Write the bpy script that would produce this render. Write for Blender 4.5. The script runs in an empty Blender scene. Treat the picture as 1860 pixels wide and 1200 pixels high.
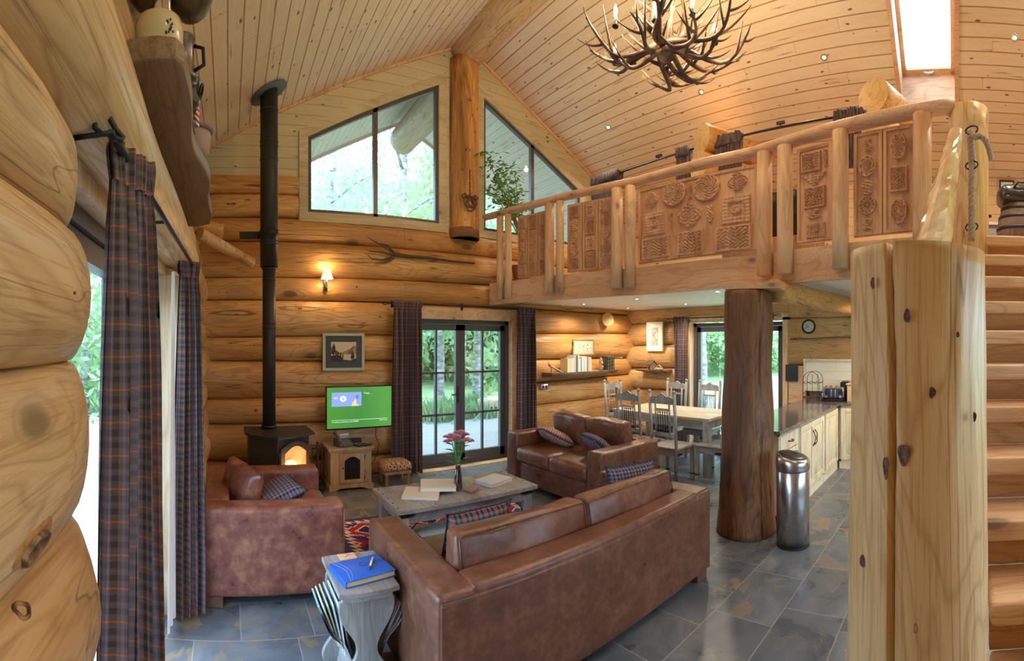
import bpy, math, random
from mathutils import Vector, Matrix, noise as mnoise
random.seed(7)
PI = math.pi
C = bpy.context.scene.collection
sc = bpy.context.scene

# ---------------------------------------------------------------- camera
# the photograph is a cylindrical panorama: verticals stay straight, level lines bow
cam = bpy.data.cameras.new('camera'); camo = bpy.data.objects.new('camera', cam); C.objects.link(camo)
cam.type = 'PANO'; cam.panorama_type = 'CENTRAL_CYLINDRICAL'
cam.central_cylindrical_radius = 1.0
cam.central_cylindrical_range_u_min = -1.10408; cam.central_cylindrical_range_u_max = 1.10408
cam.central_cylindrical_range_v_min = -0.6807; cam.central_cylindrical_range_v_max = 0.7439
cam.clip_start = 0.02; cam.clip_end = 300
camo.location = (0, 0, 1.7); camo.rotation_euler = (PI/2, 0, -0.6125)
sc.camera = camo
# ---------------------------------------------------------------- world, light, exposure
sc.view_settings.view_transform = 'Standard'; sc.view_settings.look = 'None'
sc.view_settings.gamma = 1.0; sc.view_settings.exposure = 0.75; sc.view_settings.use_curve_mapping = False
w = bpy.data.worlds.new('sky'); sc.world = w; w.use_nodes = True
bg = w.node_tree.nodes['Background']; bg.inputs[0].default_value = (0.50, 0.73, 1.0, 1); bg.inputs[1].default_value = 6.8
sun = bpy.data.lights.new('sun', 'SUN'); sun.energy = 2.0; sun.angle = 0.6; sun.color = (1, .97, .92)
suno = bpy.data.objects.new('sun', sun); C.objects.link(suno); suno.rotation_euler = (math.radians(-22), math.radians(-22), 0)

# ---------------------------------------------------------------- pixel -> place (photo 1860x1200)
FO, HO, XO, ZO = 842.33, 626.6, 414.05, 1.7
def at(x, y, Y=None, X=None, z=None, r=None):
    t = (x-XO)/FO; s, c = math.sin(t), math.cos(t); k = (HO-y)/FO
    if Y is not None: r = Y/c
    elif X is not None: r = X/s
    elif z is not None: r = (z-ZO)/k
    return Vector((r*s, r*c, ZO+r*k))
def N3(x, y=0.0, z=0.0): return mnoise.noise(Vector((x, y, z)))

# ---------------------------------------------------------------- mesh helper
def bbs(name, mat, parent, *bx, bevel=0):
    for q in bx: MB().bb(*q).build(name, mat, parent, bevel=bevel)
SPLIT = {'cord_tie', 'buckle', 'end_rail', 'long_rail', 'hinge', 'apron', 'side_rail', 'inner_upright', 'inner_board', 'insert', 'leg', 'knot', 'border', 'hook', 'clasp', 'top_rail', 'twig', 'drawer_front', 'bottle_rest', 'door_panel', 'roof', 'marking', 'strand'}
class MB:
    def __init__(s): s.v = []; s.f = []; s.uv = {}; s.fl = set(); s.M = Matrix()
    def add(s, vs, fs, uvs=None, flat=False):
        b = len(s.v); s.v += [s.M @ Vector(p) for p in vs]
        for i, f in enumerate(fs):
            if flat: s.fl.add(len(s.f))
            if uvs: s.uv[len(s.f)] = uvs[i]
            s.f.append([b+k for k in f])
        return s
    def box(s, c, d, rz=0, flat=True):
        x, y, z = d[0]/2, d[1]/2, d[2]/2; R = Matrix.Rotation(rz, 3, 'Z'); c = Vector(c)
        vs = [c + R @ Vector((i*x, j*y, k*z)) for k in (-1, 1) for j in (-1, 1) for i in (-1, 1)]
        return s.add(vs, [(0,2,3,1), (4,5,7,6), (0,1,5,4), (2,6,7,3), (0,4,6,2), (1,3,7,5)], flat=flat)
    def bb(s, x0, x1, y0, y1, z0, z1): return s.box(((x0+x1)/2, (y0+y1)/2, (z0+z1)/2), (abs(x1-x0), abs(y1-y0), abs(z1-z0)))
    def rbox(s, c, d, r=.02, puff=0, n=3, m=4, nz=0):
        h = [k/2 for k in d]; r = min(r, min(h)*.98); c = Vector(c)
        def co(hh):
            a = [-hh + r*(1-math.cos(PI/2*i/n)) for i in range(n)] + [-hh+r+(2*hh-2*r)*i/m for i in range(m)]
            return a + [-q for q in reversed(a[:n])] if False else a + [hh-r] + [hh-r*(1-math.cos(PI/2*i/n)) for i in range(n-1, -1, -1)]
        idx = {}; vs = []; fs = []
        A = [co(k) for k in h]
        def V(p):
            k = tuple(round(q, 6) for q in p)
            if k not in idx:
                q = Vector([max(-h[i]+r, min(h[i]-r, p[i])) for i in range(3)]); e = Vector(p)-q
                o = q + (e.normalized()*r if e.length > 1e-9 else e)
                if puff:
                    u = [abs(o[i]/h[i]) for i in range(3)]
                    for i in range(3):
                        j, l = (i+1) % 3, (i+2) % 3
                        if u[i] > .6: o[i] += math.copysign(puff*max(0, (1-u[j]**2))*max(0, (1-u[l]**2)), o[i])
                if nz: o += Vector((N3(o.x*6+c.x*3, o.y*6, o.z*6), N3(o.x*6, o.y*6+9, o.z*6), N3(o.x*6, o.y*6, o.z*6+5)))*nz
                idx[k] = len(vs); vs.append(o+c)
            return idx[k]
        for ax in range(3):
            j, l = (ax+1) % 3, (ax+2) % 3
            for sg in (-1, 1):
                for a in range(len(A[j])-1):
                    for b in range(len(A[l])-1):
                        q = []
                        for (da, db) in ((0,0), (1,0), (1,1), (0,1)):
                            p = [0, 0, 0]; p[ax] = sg*h[ax]; p[j] = A[j][a+da]; p[l] = A[l][b+db]; q.append(V(p))
                        fs.append(q if sg > 0 else q[::-1])
        return s.add(vs, fs)
    def tube(s, pts, rad, n=8, cap=True, uvl=None, nz=0, ell=None):
        pts = [Vector(p) for p in pts]
        if not hasattr(rad, '__len__'): rad = [rad]*len(pts)
        vs = []; fs = []; L = len(pts); up = None
        for i, p in enumerate(pts):
            t = (pts[min(i+1, L-1)]-pts[max(i-1, 0)]).normalized()
            if up is None:
                up = Vector((0, 0, 1)) if abs(t.z) < .9 else Vector((1, 0, 0))
            a = t.cross(up).normalized(); up = a.cross(t).normalized()
            for k in range(n):
                q = 2*PI*k/n; rr = rad[i]
                if nz: rr *= 1+nz*N3(math.cos(q)*1.2+p.x*1.3, math.sin(q)*1.2+p.y*1.3, p.z*1.3+i*.03)
                vs.append(p+(a*math.cos(q)+up*math.sin(q)*(ell or 1))*rr)
        for i in range(L-1):
            for k in range(n):
                fs.append((i*n+k, i*n+(k+1) % n, (i+1)*n+(k+1) % n, (i+1)*n+k))
        s.add(vs, fs)
        if cap:
            b = len(s.v)-len(vs)
            for f in ([b+k for k in range(n)][::-1], [b+(L-1)*n+k for k in range(n)]):
                s.fl.add(len(s.f)); s.f.append(f)
        return s
    def cyl(s, p0, p1, r, n=16): return s.tube([p0, p1], r, n)
    def lathe(s, prof, c=(0, 0, 0), n=20):
        vs = []; fs = []; L = len(prof)
        for r, z in prof:
            for k in range(n): vs.append((c[0]+r*math.cos(2*PI*k/n), c[1]+r*math.sin(2*PI*k/n), c[2]+z))
        for i in range(L-1):
            for k in range(n): fs.append((i*n+k, i*n+(k+1) % n, (i+1)*n+(k+1) % n, (i+1)*n+k))
        fs.append([k for k in range(n)][::-1]); fs.append([(L-1)*n+k for k in range(n)])
        return s.add(vs, fs)
    def ball(s, c, r, n=10, sq=(1, 1, 1)):
        vs = []; fs = []; m = n//2+1
        for i in range(m+1):
            a = PI*i/m
            for k in range(n): vs.append((c[0]+r*sq[0]*math.sin(a)*math.cos(2*PI*k/n), c[1]+r*sq[1]*math.sin(a)*math.sin(2*PI*k/n), c[2]+r*sq[2]*math.cos(a)))
        for i in range(m):
            for k in range(n): fs.append((i*n+k, (i+1)*n+k, (i+1)*n+(k+1) % n, i*n+(k+1) % n))
        return s.add(vs, fs)
    def grid(s, fn, nu, nv, uvf=None, flat=False):
        vs = [fn(i/nu, j/nv) for j in range(nv+1) for i in range(nu+1)]; fs = []; uvs = []
        for j in range(nv):
            for i in range(nu):
                fs.append((j*(nu+1)+i, j*(nu+1)+i+1, (j+1)*(nu+1)+i+1, (j+1)*(nu+1)+i))
                g = uvf or (lambda a, b: (a, b))
                uvs.append([g(i/nu, j/nv), g((i+1)/nu, j/nv), g((i+1)/nu, (j+1)/nv), g(i/nu, (j+1)/nv)])
        return s.add(vs, fs, uvs, flat)
    def prism(s, poly, d, flat=True):
        d = Vector(d); n = len(poly); vs = [Vector(p) for p in poly]+[Vector(p)+d for p in poly]
        return s.add(vs, [list(range(n))[::-1], list(range(n, 2*n))]+[(i, (i+1) % n, n+(i+1) % n, n+i) for i in range(n)], flat=flat)
    def pieces(s):
        par = list(range(len(s.v)))
        def f(a):
            while par[a] != a: par[a] = par[par[a]]; a = par[a]
            return a
        for q in s.f:
            for k in q[1:]: par[f(k)] = f(q[0])
        out = {}
        for i, q in enumerate(s.f): out.setdefault(f(q[0]), []).append(i)
        if len(out) < 2: return [s]
        res = []
        for L in out.values():
            m = MB(); mp = {}
            for i in L:
                if i in s.fl: m.fl.add(len(m.f))
                if i in s.uv: m.uv[len(m.f)] = s.uv[i]
                m.f.append([mp.setdefault(k, len(mp)) for k in s.f[i]])
            m.v = [None]*len(mp)
            for k, j in mp.items(): m.v[j] = s.v[k]
            res.append(m)
        return res
    def build(s, name, mat, parent=None, label=None, cat=None, group=None, kind=None, smooth=True, loc=None, rz=0, bevel=0, sub=0):
        if parent and name in SPLIT:
            P = s.pieces()
            if len(P) > 1: return [q._build(name, mat, parent, label, cat, group, kind, smooth, loc, rz, bevel, sub) for q in P][0]
        return s._build(name, mat, parent, label, cat, group, kind, smooth, loc, rz, bevel, sub)
    def _build(s, name, mat, parent=None, label=None, cat=None, group=None, kind=None, smooth=True, loc=None, rz=0, bevel=0, sub=0):
        me = bpy.data.meshes.new(name); me.from_pydata([tuple(p) for p in s.v], [], s.f)
        if s.uv:
            ul = me.uv_layers.new(name='UVMap')
            for p in me.polygons:
                u = s.uv.get(p.index)
                if u:
                    for k, li in enumerate(p.loop_indices): ul.data[li].uv = u[k]
        me.validate(); me.update()
        if smooth:
            for p in me.polygons: p.use_smooth = p.index not in s.fl
        for m_ in (mat if isinstance(mat, (list, tuple)) else [mat]): me.materials.append(m_)
        o = bpy.data.objects.new(name, me); C.objects.link(o)
        if parent: o.parent = parent
        if loc: o.location = loc
        if rz: o.rotation_euler.z = rz
        if bevel:
            b = o.modifiers.new('bevel', 'BEVEL'); b.width = bevel; b.segments = 2; b.limit_method = 'ANGLE'; b.angle_limit = .7
        if sub: o.modifiers.new('sub', 'SUBSURF').levels = sub; o.modifiers['sub'].render_levels = sub
        return tag(o, label, cat, group, kind)
def tag(o, label=None, cat=None, group=None, kind=None):
    if label: o['label'] = label
    if cat: o['category'] = cat
    if group: o['group'] = group
    if kind: o['kind'] = kind
    return o
def thing(name, label, cat, loc=(0, 0, 0), rz=0, group=None, kind=None):
    o = bpy.data.objects.new(name, None); C.objects.link(o); o.location = loc; o.rotation_euler = (0, 0, rz); o.empty_display_size = .1
    return tag(o, label, cat, group, kind)
def copy_tree(o, parent=None):
    c = o.copy(); C.objects.link(c); c.parent = parent
    for ch in [k for k in o.children]: copy_tree(ch, c)
    return c
def text(s, size, mat, loc, rot, parent, name='lettering', ext=.0006, align='LEFT'):
    cu = bpy.data.curves.new(name, 'FONT'); cu.body = s; cu.size = size; cu.extrude = ext; cu.align_x = align
    t = bpy.data.objects.new('tmp', cu); C.objects.link(t)
    dg = bpy.context.evaluated_depsgraph_get(); me = bpy.data.meshes.new_from_object(t.evaluated_get(dg))
    bpy.data.objects.remove(t)
    o = bpy.data.objects.new(name, me); me.materials.append(mat); C.objects.link(o); o.parent = parent
    o.location = loc; o.rotation_euler = rot
    return o

# ---------------------------------------------------------------- materials
class NT:
    def __init__(s, name, rough=.6, metal=0, spec=.5):
        s.m = bpy.data.materials.new(name); s.m.use_nodes = True; s.t = s.m.node_tree; s.b = s.t.nodes['Principled BSDF']
        s.b.inputs['Roughness'].default_value = rough; s.b.inputs['Metallic'].default_value = metal; s.b.inputs['Specular IOR Level'].default_value = spec
    def n(s, ty, ins=None, **kw):
        q = s.t.nodes.new('ShaderNode'+ty)
        for k, v in kw.items(): setattr(q, k, v)
        for k, v in (ins or {}).items():
            if isinstance(v, bpy.types.NodeSocket): s.t.links.new(v, q.inputs[k])
            elif isinstance(v, bpy.types.Node): s.t.links.new(v.outputs[0], q.inputs[k])
            else: q.inputs[k].default_value = v
        return q
    def math(s, op, a, b=None, c=None):
        d = {0: a}
        if b is not None: d[1] = b
        if c is not None: d[2] = c
        return s.n('Math', d, operation=op).outputs[0]
    def ramp(s, f, st, interp='LINEAR'):
        q = s.n('ValToRGB', {0: f}); r = q.color_ramp; r.interpolation = interp
        while len(r.elements) < len(st): r.elements.new(.5)
        for e, (p, c) in zip(r.elements, st):
            e.position = p; e.color = (c[0], c[1], c[2], 1) if hasattr(c, '__len__') else (c, c, c, 1)
        return q.outputs[0]
    def mix(s, f, a, b, mode='MIX'):
        q = s.n('Mix', {}, data_type='RGBA', blend_type=mode)
        for i, v in ((0, f), (6, a), (7, b)):
            if isinstance(v, bpy.types.NodeSocket): s.t.links.new(v, q.inputs[i])
            else: q.inputs[i].default_value = (v[0], v[1], v[2], 1) if hasattr(v, '__len__') else v
        return q.outputs[2]
    def col(s, v): s.t.links.new(v, s.b.inputs['Base Color']) if isinstance(v, bpy.types.NodeSocket) else setattr(s.b.inputs['Base Color'], 'default_value', (*v, 1)); return s
    def bump(s, h, st=.3, d=.01):
        q = s.n('Bump', {'Height': h, 'Strength': st, 'Distance': d}); s.t.links.new(q.outputs[0], s.b.inputs['Normal']); return s
    def co(s, which='Object', scale=(1, 1, 1), loc=(0, 0, 0), rot=(0, 0, 0), var=False):
        c = s.n('TexCoord').outputs[which]
        if var:
            r = s.n('ObjectInfo').outputs['Random']; r = s.math('MULTIPLY', r, 37.0)
            c = s.n('VectorMath', {0: c, 1: s.n('CombineXYZ', {0: r, 1: r, 2: r})}, operation='ADD').outputs[0]
        return s.n('Mapping', {'Vector': c, 'Scale': scale, 'Location': loc, 'Rotation': rot}).outputs[0]
def plain(name, c, rough=.6, metal=0, spec=.5, emit=None, es=1, trans=0, ior=1.45, alpha=1):
    k = NT(name, rough, metal, spec).col(c)
    if emit: k.b.inputs['Emission Color'].default_value = (*emit, 1); k.b.inputs['Emission Strength'].default_value = es
    if trans: k.b.inputs['Transmission Weight'].default_value = trans; k.b.inputs['IOR'].default_value = ior
    if alpha < 1: k.b.inputs['Alpha'].default_value = alpha
    return k.m
def wood(name, lo, mid, hi, ax=0, scale=1, rings=26, knots=1., rough=.5, bump=.25, kn=(.09, .045, .02), stain=None, var=False, dens=1.0, crack=0.):
    k = NT(name, rough, 0, .35)
    st = [3.0*scale]*3; st[ax] = .55*scale; c = k.co('Object', tuple(st), var=var)
    # knots bend the grain round them
    ks = [1.9*scale*dens]*3; ks[ax] = 1.0*scale*dens; kc = k.co('Object', tuple(ks), loc=(.3, .7, .1), var=var)
    vo = k.n('TexVoronoi', {'Vector': kc, 'Scale': 1.0, 'Randomness': 1.0}); kd = vo.outputs['Distance']
    near = k.ramp(kd, [(0, 1), (.28, 0)])
    low = k.n('TexNoise', {'Vector': c, 'Scale': 1.0, 'Detail': 2.5, 'Roughness': .45, 'Distortion': .35}).outputs[0]
    f = k.math('MULTIPLY_ADD', low, float(rings), k.math('MULTIPLY', near, 2.2*knots))
    ring = k.math('PINGPONG', f, .5); ring = k.math('MULTIPLY', ring, 2.0)
    fs = [95.0*scale]*3; fs[ax] = 2.6*scale
    fine = k.n('TexNoise', {'Vector': k.co('Object', tuple(fs), var=var), 'Scale': 1.0, 'Detail': 3.0, 'Roughness': .6}).outputs[0]
    big = k.n('TexNoise', {'Vector': k.co('Object', tuple(q*.55 for q in st), loc=(5, 3, 1), var=var), 'Scale': 1.0, 'Detail': 3.0}).outputs[0]
    base = k.ramp(big, [(.30, lo), (.5, mid), (.72, hi)])
    dk = (lo[0]*.72, lo[1]*.56, lo[2]*.42)
    base = k.mix(k.ramp(ring, [(0, .42), (.36, 0)]), base, dk)
    base = k.mix(k.ramp(fine, [(.34, .50), (.50, 0)]), base, dk)
    if stain:
        sn = k.n('TexNoise', {'Vector': k.co('Object', tuple(q*.5 for q in st), loc=(9, 2, 4), var=var), 'Scale': 1.0, 'Detail': 6.0, 'Roughness': .62, 'Distortion': .6}).outputs[0]
        base = k.mix(k.ramp(sn, [(.53, 0), (.64, .9)]), base, stain)
    if knots: base = k.mix(k.ramp(kd, [(.035, 1), (.075, .75), (.1, .0)]), base, kn); base = k.mix(k.ramp(kd, [(.08, .45), (.26, 0)]), base, [q*.55 for q in mid])
    h = k.math('MULTIPLY_ADD', fine, .4, ring)
    if crack:
        cs = [6.0*scale]*3; cs[ax] = .16*scale
        cr = k.n('TexNoise', {'Vector': k.co('Object', tuple(cs), loc=(2, 8, 5), var=var), 'Scale': 1.0, 'Detail': 2.0}).outputs[0]
        cl = k.math('ABSOLUTE', k.math('SUBTRACT', cr, .5)); cm = k.ramp(cl, [(.0, crack), (.006, 0)])
        base = k.mix(cm, base, (.05, .028, .014))
    return k.col(base).bump(h, bump, .004).m
def boards(name, wd, c1, c2, c3, which='UV', along=0, rough=.5, seam=(.25, .13, .05), kscale=1.0, kn=(.13, .06, .03), gap=.035, knots=1, grey=None):
    """tongue and groove boards: 'along' is the coordinate that runs with the boards"""
    k = NT(name, rough, 0, .3); tc = k.n('TexCoord').outputs[which]; sp = k.n('SeparateXYZ', {0: tc})
    names = 'XYZ'
    if which == 'UV': a, b = sp.outputs[along], sp.outputs[1-along]
    else: a, b = sp.outputs[along[0]], sp.outputs[along[1]]
    q = k.math('DIVIDE', b, wd); idx = k.math('FLOOR', q); fr = k.math('FRACT', q)
    wn = k.n('TexWhiteNoise', {'W': idx}, noise_dimensions='1D').outputs[0]
    off = k.math('MULTIPLY', wn, 31.0)
    # joints along the board
    sg = k.math('DIVIDE', k.math('ADD', a, off), 2.9); sidx = k.math('FLOOR', sg); sfr = k.math('FRACT', sg)
    wn2 = k.n('TexWhiteNoise', {'Vector': k.n('CombineXYZ', {0: idx, 1: sidx}).outputs[0]}, noise_dimensions='2D').outputs[0]
    vec = k.n('CombineXYZ', {0: k.math('ADD', a, off), 1: k.math('MULTIPLY_ADD', wn2, 9.0, b), 2: 0.0}).outputs[0]
    gm = k.n('Mapping', {'Vector': vec, 'Scale': (.9, 9, 1)}).outputs[0]
    low = k.n('TexNoise', {'Vector': gm, 'Scale': 1.0, 'Detail': 3.0, 'Distortion': .4}).outputs[0]
    ring = k.math('MULTIPLY', k.math('PINGPONG', k.math('MULTIPLY', low, 9.0), .5), 2.0)
    base = k.mix(wn2, c1, c2); base = k.mix(k.ramp(low, [(.35, 0), (.7, 1)]), base, c3)
    base = k.mix(k.ramp(ring, [(0, .13), (.35, 0)]), base, [x*.55 for x in c1])
    if grey:
        sn = k.n('TexNoise', {'Vector': k.n('Mapping', {'Vector': vec, 'Scale': (.5, 4, 1)}).outputs[0], 'Scale': 1.0, 'Detail': 4.0}).outputs[0]
        base = k.mix(k.ramp(sn, [(.45, 0), (.7, .7)]), base, grey)
    if knots:
        wob = k.n('TexNoise', {'Vector': vec, 'Scale': 26.0, 'Detail': 2.0}); vec2 = k.n('VectorMath', {0: vec, 1: k.n('VectorMath', {0: wob.outputs[1], 3: .022}, operation='SCALE').outputs[0]}, operation='ADD').outputs[0]
        vn = k.n('TexVoronoi', {'Vector': k.n('Mapping', {'Vector': vec2, 'Scale': (3.4*kscale, 7.5*kscale, 1)}).outputs[0], 'Scale': 1.0, 'Randomness': 1.0}, voronoi_dimensions='2D'); sel = k.n('SeparateXYZ', {0: vn.outputs[1]})
        keep = k.math('GREATER_THAN', sel.outputs[0], .58); size = k.math('MULTIPLY_ADD', sel.outputs[1], .07, .045); dd = k.math('DIVIDE', vn.outputs[0], size)
        base = k.mix(k.math('MULTIPLY', keep, k.ramp(dd, [(.45, .92), (.8, .45), (1.0, 0)])), base, kn)
        tail = k.n('TexVoronoi', {'Vector': k.n('Mapping', {'Vector': vec2, 'Scale': (1.1*kscale, 15*kscale, 1), 'Location': (4, 2, 0)}).outputs[0], 'Scale': 1.0}, voronoi_dimensions='2D'); keep2 = k.math('GREATER_THAN', k.n('SeparateXYZ', {0: tail.outputs[1]}).outputs[0], .74)
        base = k.mix(k.math('MULTIPLY', keep2, k.ramp(tail.outputs[0], [(.03, .75), (.15, 0)])), base, [x*.6+y*.25 for x, y in zip(kn, c1)])
    e = k.math('MINIMUM', fr, k.math('SUBTRACT', 1.0, fr)); sm = k.ramp(e, [(0, 1), (gap*.5, .85), (gap, 0)])
    j = k.ramp(sfr, [(0, .6), (.0018, 0)])
    base = k.mix(sm, base, seam); base = k.mix(j, base, seam)
    return k.col(base).bump(k.math('SUBTRACT', k.math('MULTIPLY', ring, .15), sm), .6, .004).m
def plaid(name, base, stripes_u, stripes_v, pu, pv, rough=.9):
    """woven check: stripes are (centre, half width, colour) inside a repeat"""
    k = NT(name, rough, 0, .15); sp = k.n('SeparateXYZ', {0: k.n('TexCoord').outputs['UV']})
    def side(co, per, st):
        f = k.math('FRACT', k.math('DIVIDE', co, per)); out = None; c = tuple(base)+(1,)
        col = None
        for (m, h, cc) in st:
            msk = k.math('LESS_THAN', k.math('ABSOLUTE', k.math('SUBTRACT', f, m)), h)
            col = k.mix(msk, col if col is not None else base, cc)
        return col
    a = side(sp.outputs[0], pu, stripes_u); b = side(sp.outputs[1], pv, stripes_v)
    tw = k.n('TexWave', {'Vector': k.n('Mapping', {'Vector': k.n('TexCoord').outputs['UV'], 'Rotation': (0, 0, .785)}).outputs[0], 'Scale': 120.0}).outputs[1]
    c = k.mix(.5, a, b); lum = k.mix(k.ramp(tw, [(.3, 0), (.7, .25)]), c, (0.0, 0.0, 0.0))
    brt = k.n('HueSaturation', {'Saturation': 1.15, 'Value': 1.5, 'Color': lum}).outputs[0]
    return k.col(brt).bump(tw, .15, .001).m
M = {}
from mathutils.bvhtree import BVHTree
def scar(o, x, y, rx, rz_, mat, name='knot', dent=.012, n=20, rim=.004):
    """a branch knot lying on the log surface that shows at photo pixel x, y; a sub-mesh of the wall"""
    tr = BVHTree.FromPolygons([v.co[:] for v in o.data.vertices], [p.vertices[:] for p in o.data.polygons])
    w0 = o.matrix_world if not o.parent else o.parent.matrix_basis; inv = w0.inverted(); d = at(x, y, r=1)-Vector((0, 0, 1.7)); d.normalize()
    p, nn, _, dist = tr.ray_cast(inv @ Vector((0, 0, 1.7)), d)
    if p is None: return None
    if nn.dot(d) > 0: nn = -nn
    up = Vector((0, 0, 1)); a = up.cross(nn).normalized(); b = nn.cross(a).normalized(); vs = []; fs = []
    R = [1.0, .86, .66, .42, .2, 0]
    for j, f in enumerate(R):
        for k in range(n):
            q = 2*PI*k/n; ww = 1+.10*math.sin(3*q+x)+.06*math.sin(5*q+y); c = p+a*(rx*f*ww*math.cos(q))+b*(rz_*f*ww*math.sin(q))
            h, n2, _, _ = tr.ray_cast(c+nn*.12, -nn); h = h if h is not None else c
            vs.append(h+nn*(-.001 if j == 0 else rim if j < 3 else rim-dent*(.5 if j == 3 else 1)))
    for j in range(5):
        for k in range(n): fs.append((j*n+k, j*n+(k+1) % n, (j+1)*n+(k+1) % n, (j+1)*n+k))
    m = MB(); m.add(vs, fs); k_ = m.build(name, mat, o.parent or o); return k_
M['log'] = wood('log_wood', (.44, .20, .055), (.64, .335, .105), (.82, .50, .20), 0, 1.2, rings=13, rough=.40, bump=.45, crack=.8, stain=(.42, .21, .08), dens=.8)
M['logy'] = wood('log_wood_side', (.46, .255, .10), (.66, .42, .195), (.80, .57, .31), 1, 1.3, rings=16, rough=.38, bump=.4, crack=.7, dens=1.0)
M['logend'] = wood('log_cut_end', (.50, .29, .10), (.62, .40, .16), (.72, .50, .25), 0, 1.5, rings=6, knots=0, rough=.55, bump=.1)
M['logz'] = wood('log_wood_upright', (.54, .30, .12), (.70, .44, .20), (.80, .57, .33), 2, 1.0, rings=9, rough=.4, bump=.3, crack=.9, dens=.9)
M['bigpost'] = wood('peeled_log_upright', (.60, .34, .12), (.74, .465, .205), (.85, .60, .33), 2, 1.15, rings=13, rough=.40, bump=.35, crack=.6, dens=1.1)
M['ridgepost'] = wood('amber_log_upright', (.45, .19, .045), (.70, .34, .09), (.80, .46, .17), 2, 1.2, rings=7, rough=.4, bump=.3, crack=.6, stain=(.20, .075, .02), dens=1.6)
M['darkpost'] = wood('dark_heart_log', (.12, .052, .026), (.25, .115, .055), (.48, .27, .13), 2, 1.6, rings=10, rough=.5, bump=.8, crack=1, stain=(.05, .022, .012), dens=.7)
M['cedar'] = wood('cedar', (.62, .36, .20), (.74, .47, .29), (.82, .57, .38), 1, 1.6, rings=5, rough=.5, bump=.15, kn=(.16, .07, .05), dens=1.2)
M['cedarz'] = wood('cedar_upright', (.66, .40, .22), (.78, .53, .32), (.84, .61, .42), 2, 1.6, rings=5, rough=.5, bump=.15, kn=(.16, .07, .05), dens=1.3, var=True)
M['carve'] = wood('carved_cedar', (.56, .29, .15), (.70, .41, .23), (.78, .50, .31), 2, 1.5, rings=4, rough=.55, bump=.2, kn=(.2, .08, .06), dens=.8, var=True)
M['tread'] = wood('tread_fir', (.62, .36, .19), (.76, .50, .30), (.86, .63, .42), 1, 1.3, rings=9, rough=.4, bump=.15, var=True)
M['riser'] = wood('riser_fir', (.40, .20, .08), (.55, .30, .13), (.66, .40, .20), 1, 1.6, rings=12, rough=.5, bump=.15, var=True)
M['slab'] = wood('walnut_slab', (.20, .11, .06), (.30, .18, .10), (.42, .27, .16), 1, .9, rings=12, knots=0, rough=.5, bump=.15)
M['trimw'] = wood('pale_green_pine', (.52, .44, .26), (.64, .55, .34), (.72, .64, .42), 0, 1.4, rings=5, rough=.5, bump=.1, kn=(.2, .14, .07))
M['pinetrim'] = wood('pine_trim', (.66, .40, .20), (.78, .52, .30), (.84, .60, .38), 2, 1.5, rings=6, knots=0, rough=.5, bump=.1)
M['greyw'] = wood('grey_washed_wood', (.22, .20, .19), (.35, .335, .32), (.48, .46, .44), 1, 2.0, rings=7, rough=.55, bump=.2, kn=(.12, .1, .09), var=True)
M['greyz'] = wood('grey_washed_upright', (.24, .235, .23), (.37, .365, .35), (.50, .49, .46), 2, 2.2, rings=6, rough=.55, bump=.2, kn=(.14, .12, .1), var=True)
M['tabtop'] = wood('limed_table_top', (.42, .36, .26), (.60, .52, .38), (.70, .62, .48), 1, 1.8, rings=8, rough=.3, bump=.15, kn=(.16, .11, .07))
M['cabw'] = wood('weathered_oak', (.27, .20, .12), (.38, .29, .18), (.47, .37, .25), 2, 2.2, rings=7, rough=.55, bump=.2)
M['cream'] = wood('cream_rubbed_pine', (.74, .62, .38), (.85, .76, .54), (.88, .82, .64), 2, 1.8, rings=4, rough=.5, bump=.1, kn=(.5, .36, .16))
M['barrelw'] = wood('barrel_oak', (.10, .06, .045), (.17, .11, .08), (.24, .17, .12), 2, 2.0, rings=5, knots=0, rough=.5, bump=.3)
M['ceil'] = boards('ceiling_boards', .15, (.72, .57, .39), (.80, .65, .46), (.78, .66, .51), 'UV', 0, kn=(.15, .07, .04), seam=(.36, .20, .08), kscale=.9, gap=.06)
M['gable'] = boards('gable_boards', .14, (.62, .50, .28), (.70, .58, .35), (.60, .54, .36), 'Object', (0, 2), seam=(.42, .32, .16), grey=(.56, .53, .38), kscale=.8)
M['soffit'] = boards('soffit_boards', .13, (.50, .44, .38), (.58, .52, .45), (.46, .42, .38), 'UV', 0, seam=(.22, .17, .12), kscale=.7)
M['whiteboards'] = boards('pale_loft_boards', .12, (.84, .82, .80), (.88, .86, .84), (.84, .82, .81), 'Object', (1, 0), seam=(.45, .42, .38), kscale=.7, kn=(.5, .42, .34))
M['knee'] = boards('loft_wall_boards', .14, (.74, .50, .26), (.80, .56, .31), (.76, .55, .32), 'Object', (1, 2), seam=(.42, .24, .1), kscale=.7)
M['soffitlog'] = wood('weathered_grey_log', (.18, .14, .10), (.27, .22, .16), (.36, .31, .24), 1, 1.0, rings=8)
M['deck'] = boards('deck_boards', .12, (.34, .34, .35), (.40, .40, .41), (.33, .33, .35), 'Object', (0, 1), seam=(.25, .25, .27), knots=0, rough=.6)
M['tiles'] = boards('cream_boards', .13, (.84, .78, .62), (.88, .83, .68), (.86, .80, .66), 'Object', (1, 2), seam=(.6, .5, .34), knots=0, gap=.02)

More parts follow.
